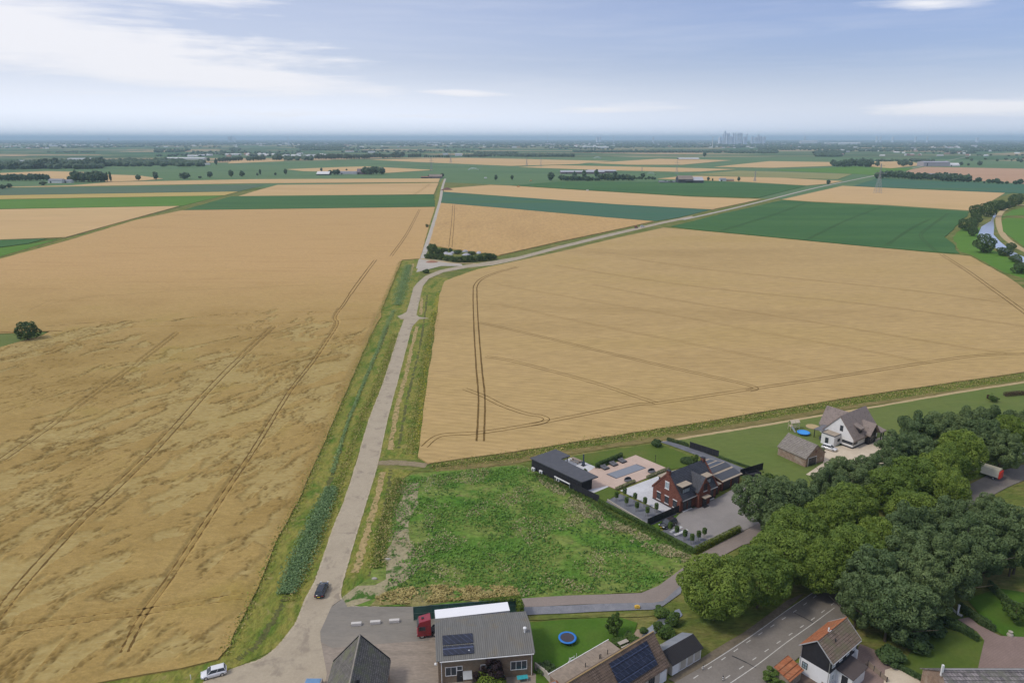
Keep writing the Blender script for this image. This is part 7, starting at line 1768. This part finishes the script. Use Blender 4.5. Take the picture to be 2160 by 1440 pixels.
def mast(x, yt, d, label, w_=5, name='distant_tower', kind=0, col=None):
    """a far tall thing: top pixel row yt, d metres away"""
    a = (x - 1080) / FPX; b = -(yt - 720) / FPX
    dy = CP + b * SP; z = H + (-SP + b * CP) * d / dy; X = a * d / dy
    e = empty(name, label, 'tower' if kind < 2 else 'wind turbine', (X, d, 0), R(random.uniform(0, 40)))
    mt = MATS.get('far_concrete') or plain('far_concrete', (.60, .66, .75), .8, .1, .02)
    if kind == 0:
        MB().box(-w_ / 2, w_ / 2, -w_ / 2, w_ / 2, 0, z * .93).build('shaft', mt, e); MB().box(-w_ * .3, w_ * .35, -w_ * .3, w_ * .3, z * .93, z).build('top_storey', mt, e)
    elif kind == 1:
        MB().bar((0, 0, 0), (0, 0, z * .8), w_, 8, w_ * .6).build('shaft', mt, e); MB().bar((0, 0, z * .8), (0, 0, z), w_ * .3, 6).build('antenna', mt, e)
    else:
        MB().bar((0, 0, 0), (0, 0, z * .62), 3.4, 8, 2.2).build('tower', FW, e)
        for k in range(3):
            t = k * 2.094 + x; MB().bar((0, -3, z * .62), (math.sin(t) * z * .38, -3, z * .62 + math.cos(t) * z * .38), 1.9, 4, .6).build('blade', FW, e)
SK = [(1525.5, 282, 14, 0), (1530, 276, 18, 0), (1534, 281, 26, 0), (1538, 280.5, 20, 0), (1547, 280, 18, 0), (1551.5, 280.5, 20, 0), (1557, 281, 22, 0), (1561, 280, 26, 0), (1565, 280.5, 20, 0), (1576, 281.5, 14, 0), (1571, 288, 30, 0), (1587, 287.5, 26, 0), (1602, 277, 5, 1), (1600, 284, 26, 0), (1605, 286.5, 26, 0), (1612, 288, 36, 0), (1519, 289, 30, 0), (1594, 289, 36, 0), (1542, 287.5, 36, 0)]
for i, (x, yt, w_, kd) in enumerate(SK):
    mast(x, yt, 11000, ['pale grey high-rise in the cluster of towers on the horizon', 'thin spire among the towers on the horizon'][kd], w_, 'distant_tower', kd)
for o in COL.objects:
    if o.get('label', '').startswith('pale grey high-rise'): o['group'] = 'city towers on the horizon'
for x, yt, w_, lb in ((488, 286, 30, 'tallest block of the small town on the left horizon'), (483, 288, 45, 'wide block left of the tallest on the left horizon'), (494, 288.5, 30, 'block right of the tallest on the left horizon'), (229, 290, 25, 'lone block far left on the horizon'), (1260, 288, 35, 'left block of a pair on the horizon'), (1266, 288.5, 30, 'right block of a pair on the horizon'),
        (1698, 287, 25, 'lone tower right of the city on the horizon'), (1850, 287.5, 30, 'left tower of the right horizon pair'), (1858, 287, 25, 'right tower of the right horizon pair'), (1884, 288, 35, 'broad block on the right horizon'), (1932, 288.5, 30, 'grey block on the far right horizon'), (1957, 287, 22, 'slim dark tower on the far right horizon'), (1378, 289, 30, 'low block at the centre of the horizon'), (2062, 290, 40, 'broad low block at the right end of the horizon')):
    mast(x, yt, 15000, lb, w_)
mast(607, 285, 12000, 'thin mast on the left horizon', 7, 'distant_mast', 1); mast(1295, 279, 14000, 'thin chimney right of the centre on the horizon', 7, 'distant_mast', 1); mast(1155, 281, 14000, 'thin mast at the centre of the horizon', 6, 'distant_mast', 1)
mast(1505, 277, 7000, 'white wind turbine left of the city towers', 4, 'wind_turbine', 2)
# irrigation water thrown over the crops
def sprinkler(x0, x1, yb, hp, label, flip=1):
    a, b = P(x0, yb), P(x1, yb); _, h = Ptop((x0 + x1) / 2, yb - hp, yb); L = (b - a).length
    e = empty('sprinkler', label, 'sprinkler', (b.x, b.y, .4)); n = 2600
    t = rng.beta(1.6, 1.2, n); arc = h * 1.5 * 4 * t * (1 - t * .92) * .42
    q = np.stack([-t * L * flip + rng.normal(0, L * .012, n), rng.normal(0, 1.5, n) * (1 + 4 * t), np.maximum(.2, arc * rng.uniform(.25, 1.0, n) ** .5)], 1)
    d = rng.normal(size=(n, 3)); d /= np.linalg.norm(d, axis=1)[:, None]; aa = np.cross(d, rng.normal(size=(n, 3))); aa /= np.linalg.norm(aa, axis=1)[:, None]; bb = np.cross(d, aa); s = L * .011
    v = np.stack([q - aa * s, q - bb * s, q + aa * s, q + bb * s], 1).reshape(-1, 3)
    me = bpy.data.meshes.new('spray'); me.from_pydata(v.tolist(), [], np.arange(4 * n).reshape(-1, 4).tolist())
    m_ = MATS.get('spray') 
    if m_ is None:
        m_, t_, b_ = newmat('spray'); b_.inputs['Base Color'].default_value = (.8, .84, .85, 1); b_.inputs['Alpha'].default_value = .16; b_.inputs['Roughness'].default_value = .9
    link('spray', me, m_, e); MB().box(-1, 1, -.5, .5, 0, 1.6).bar((0, 0, 1.2), (-1.8, 0, 2.4), .12, 5).build('reel', DARKF, e)
sprinkler(987, 1012, 360, 9, 'white fan of irrigation water left of centre')
sprinkler(1251, 1270, 336, 8, 'farthest white fan of irrigation water')
sprinkler(1365, 1382, 370, 11, 'thin jet of irrigation water by the dark barn')
p = P(1024, 376.5); e = MB().box(-3, 3, -1.5, 1.5, 0, 2.6).build('white_tank', FW, None, bevel=.4); e.location = (p.x, p.y, .2); tag(e, 'tiny white tank on the green field right of the track', 'tank')
p = P(1239, 403.5); e = MB().box(-2, 2, -1, 1, 0, 1.8).build('white_tank', FW, None, bevel=.3); e.location = (p.x, p.y, .8); tag(e, 'tiny white tank in the upper wheat strip', 'tank')
for x, y, lb in ((1120, 383, 'orange machine on the ditch edge'), (1094, 395.5, 'small brown machine in the wheat strip')):
    p = P(x, y); e = MB().box(-3, 2, -1, 1, .6, 2.0).box(-1, 1, -.9, .9, 2.0, 3.0).build('farm_machine', plain('machine%d' % x, (.55, .28, .10), .6, .1, 1), None); e.location = (p.x, p.y, .4); tag(e, lb, 'machine')

# ------------------------------------------------------------------ haze
m = bpy.data.materials.new('haze'); m.use_nodes = True; t = m.node_tree; t.nodes.clear()
vo = t.nodes.new('ShaderNodeVolumePrincipled'); vo.inputs['Color'].default_value = (.60, .80, 1.0, 1); vo.inputs['Density'].default_value = 6.5e-5; vo.inputs['Anisotropy'].default_value = .0
ou = t.nodes.new('ShaderNodeOutputMaterial'); t.links.new(vo.outputs[0], ou.inputs['Volume'])
hz = MB().box(-91000, 91000, -2500, 91000, -1.0, 215.0).build('haze', m, None)
tag(hz, 'pale blue summer haze over the whole plain', 'haze', None, 'stuff')
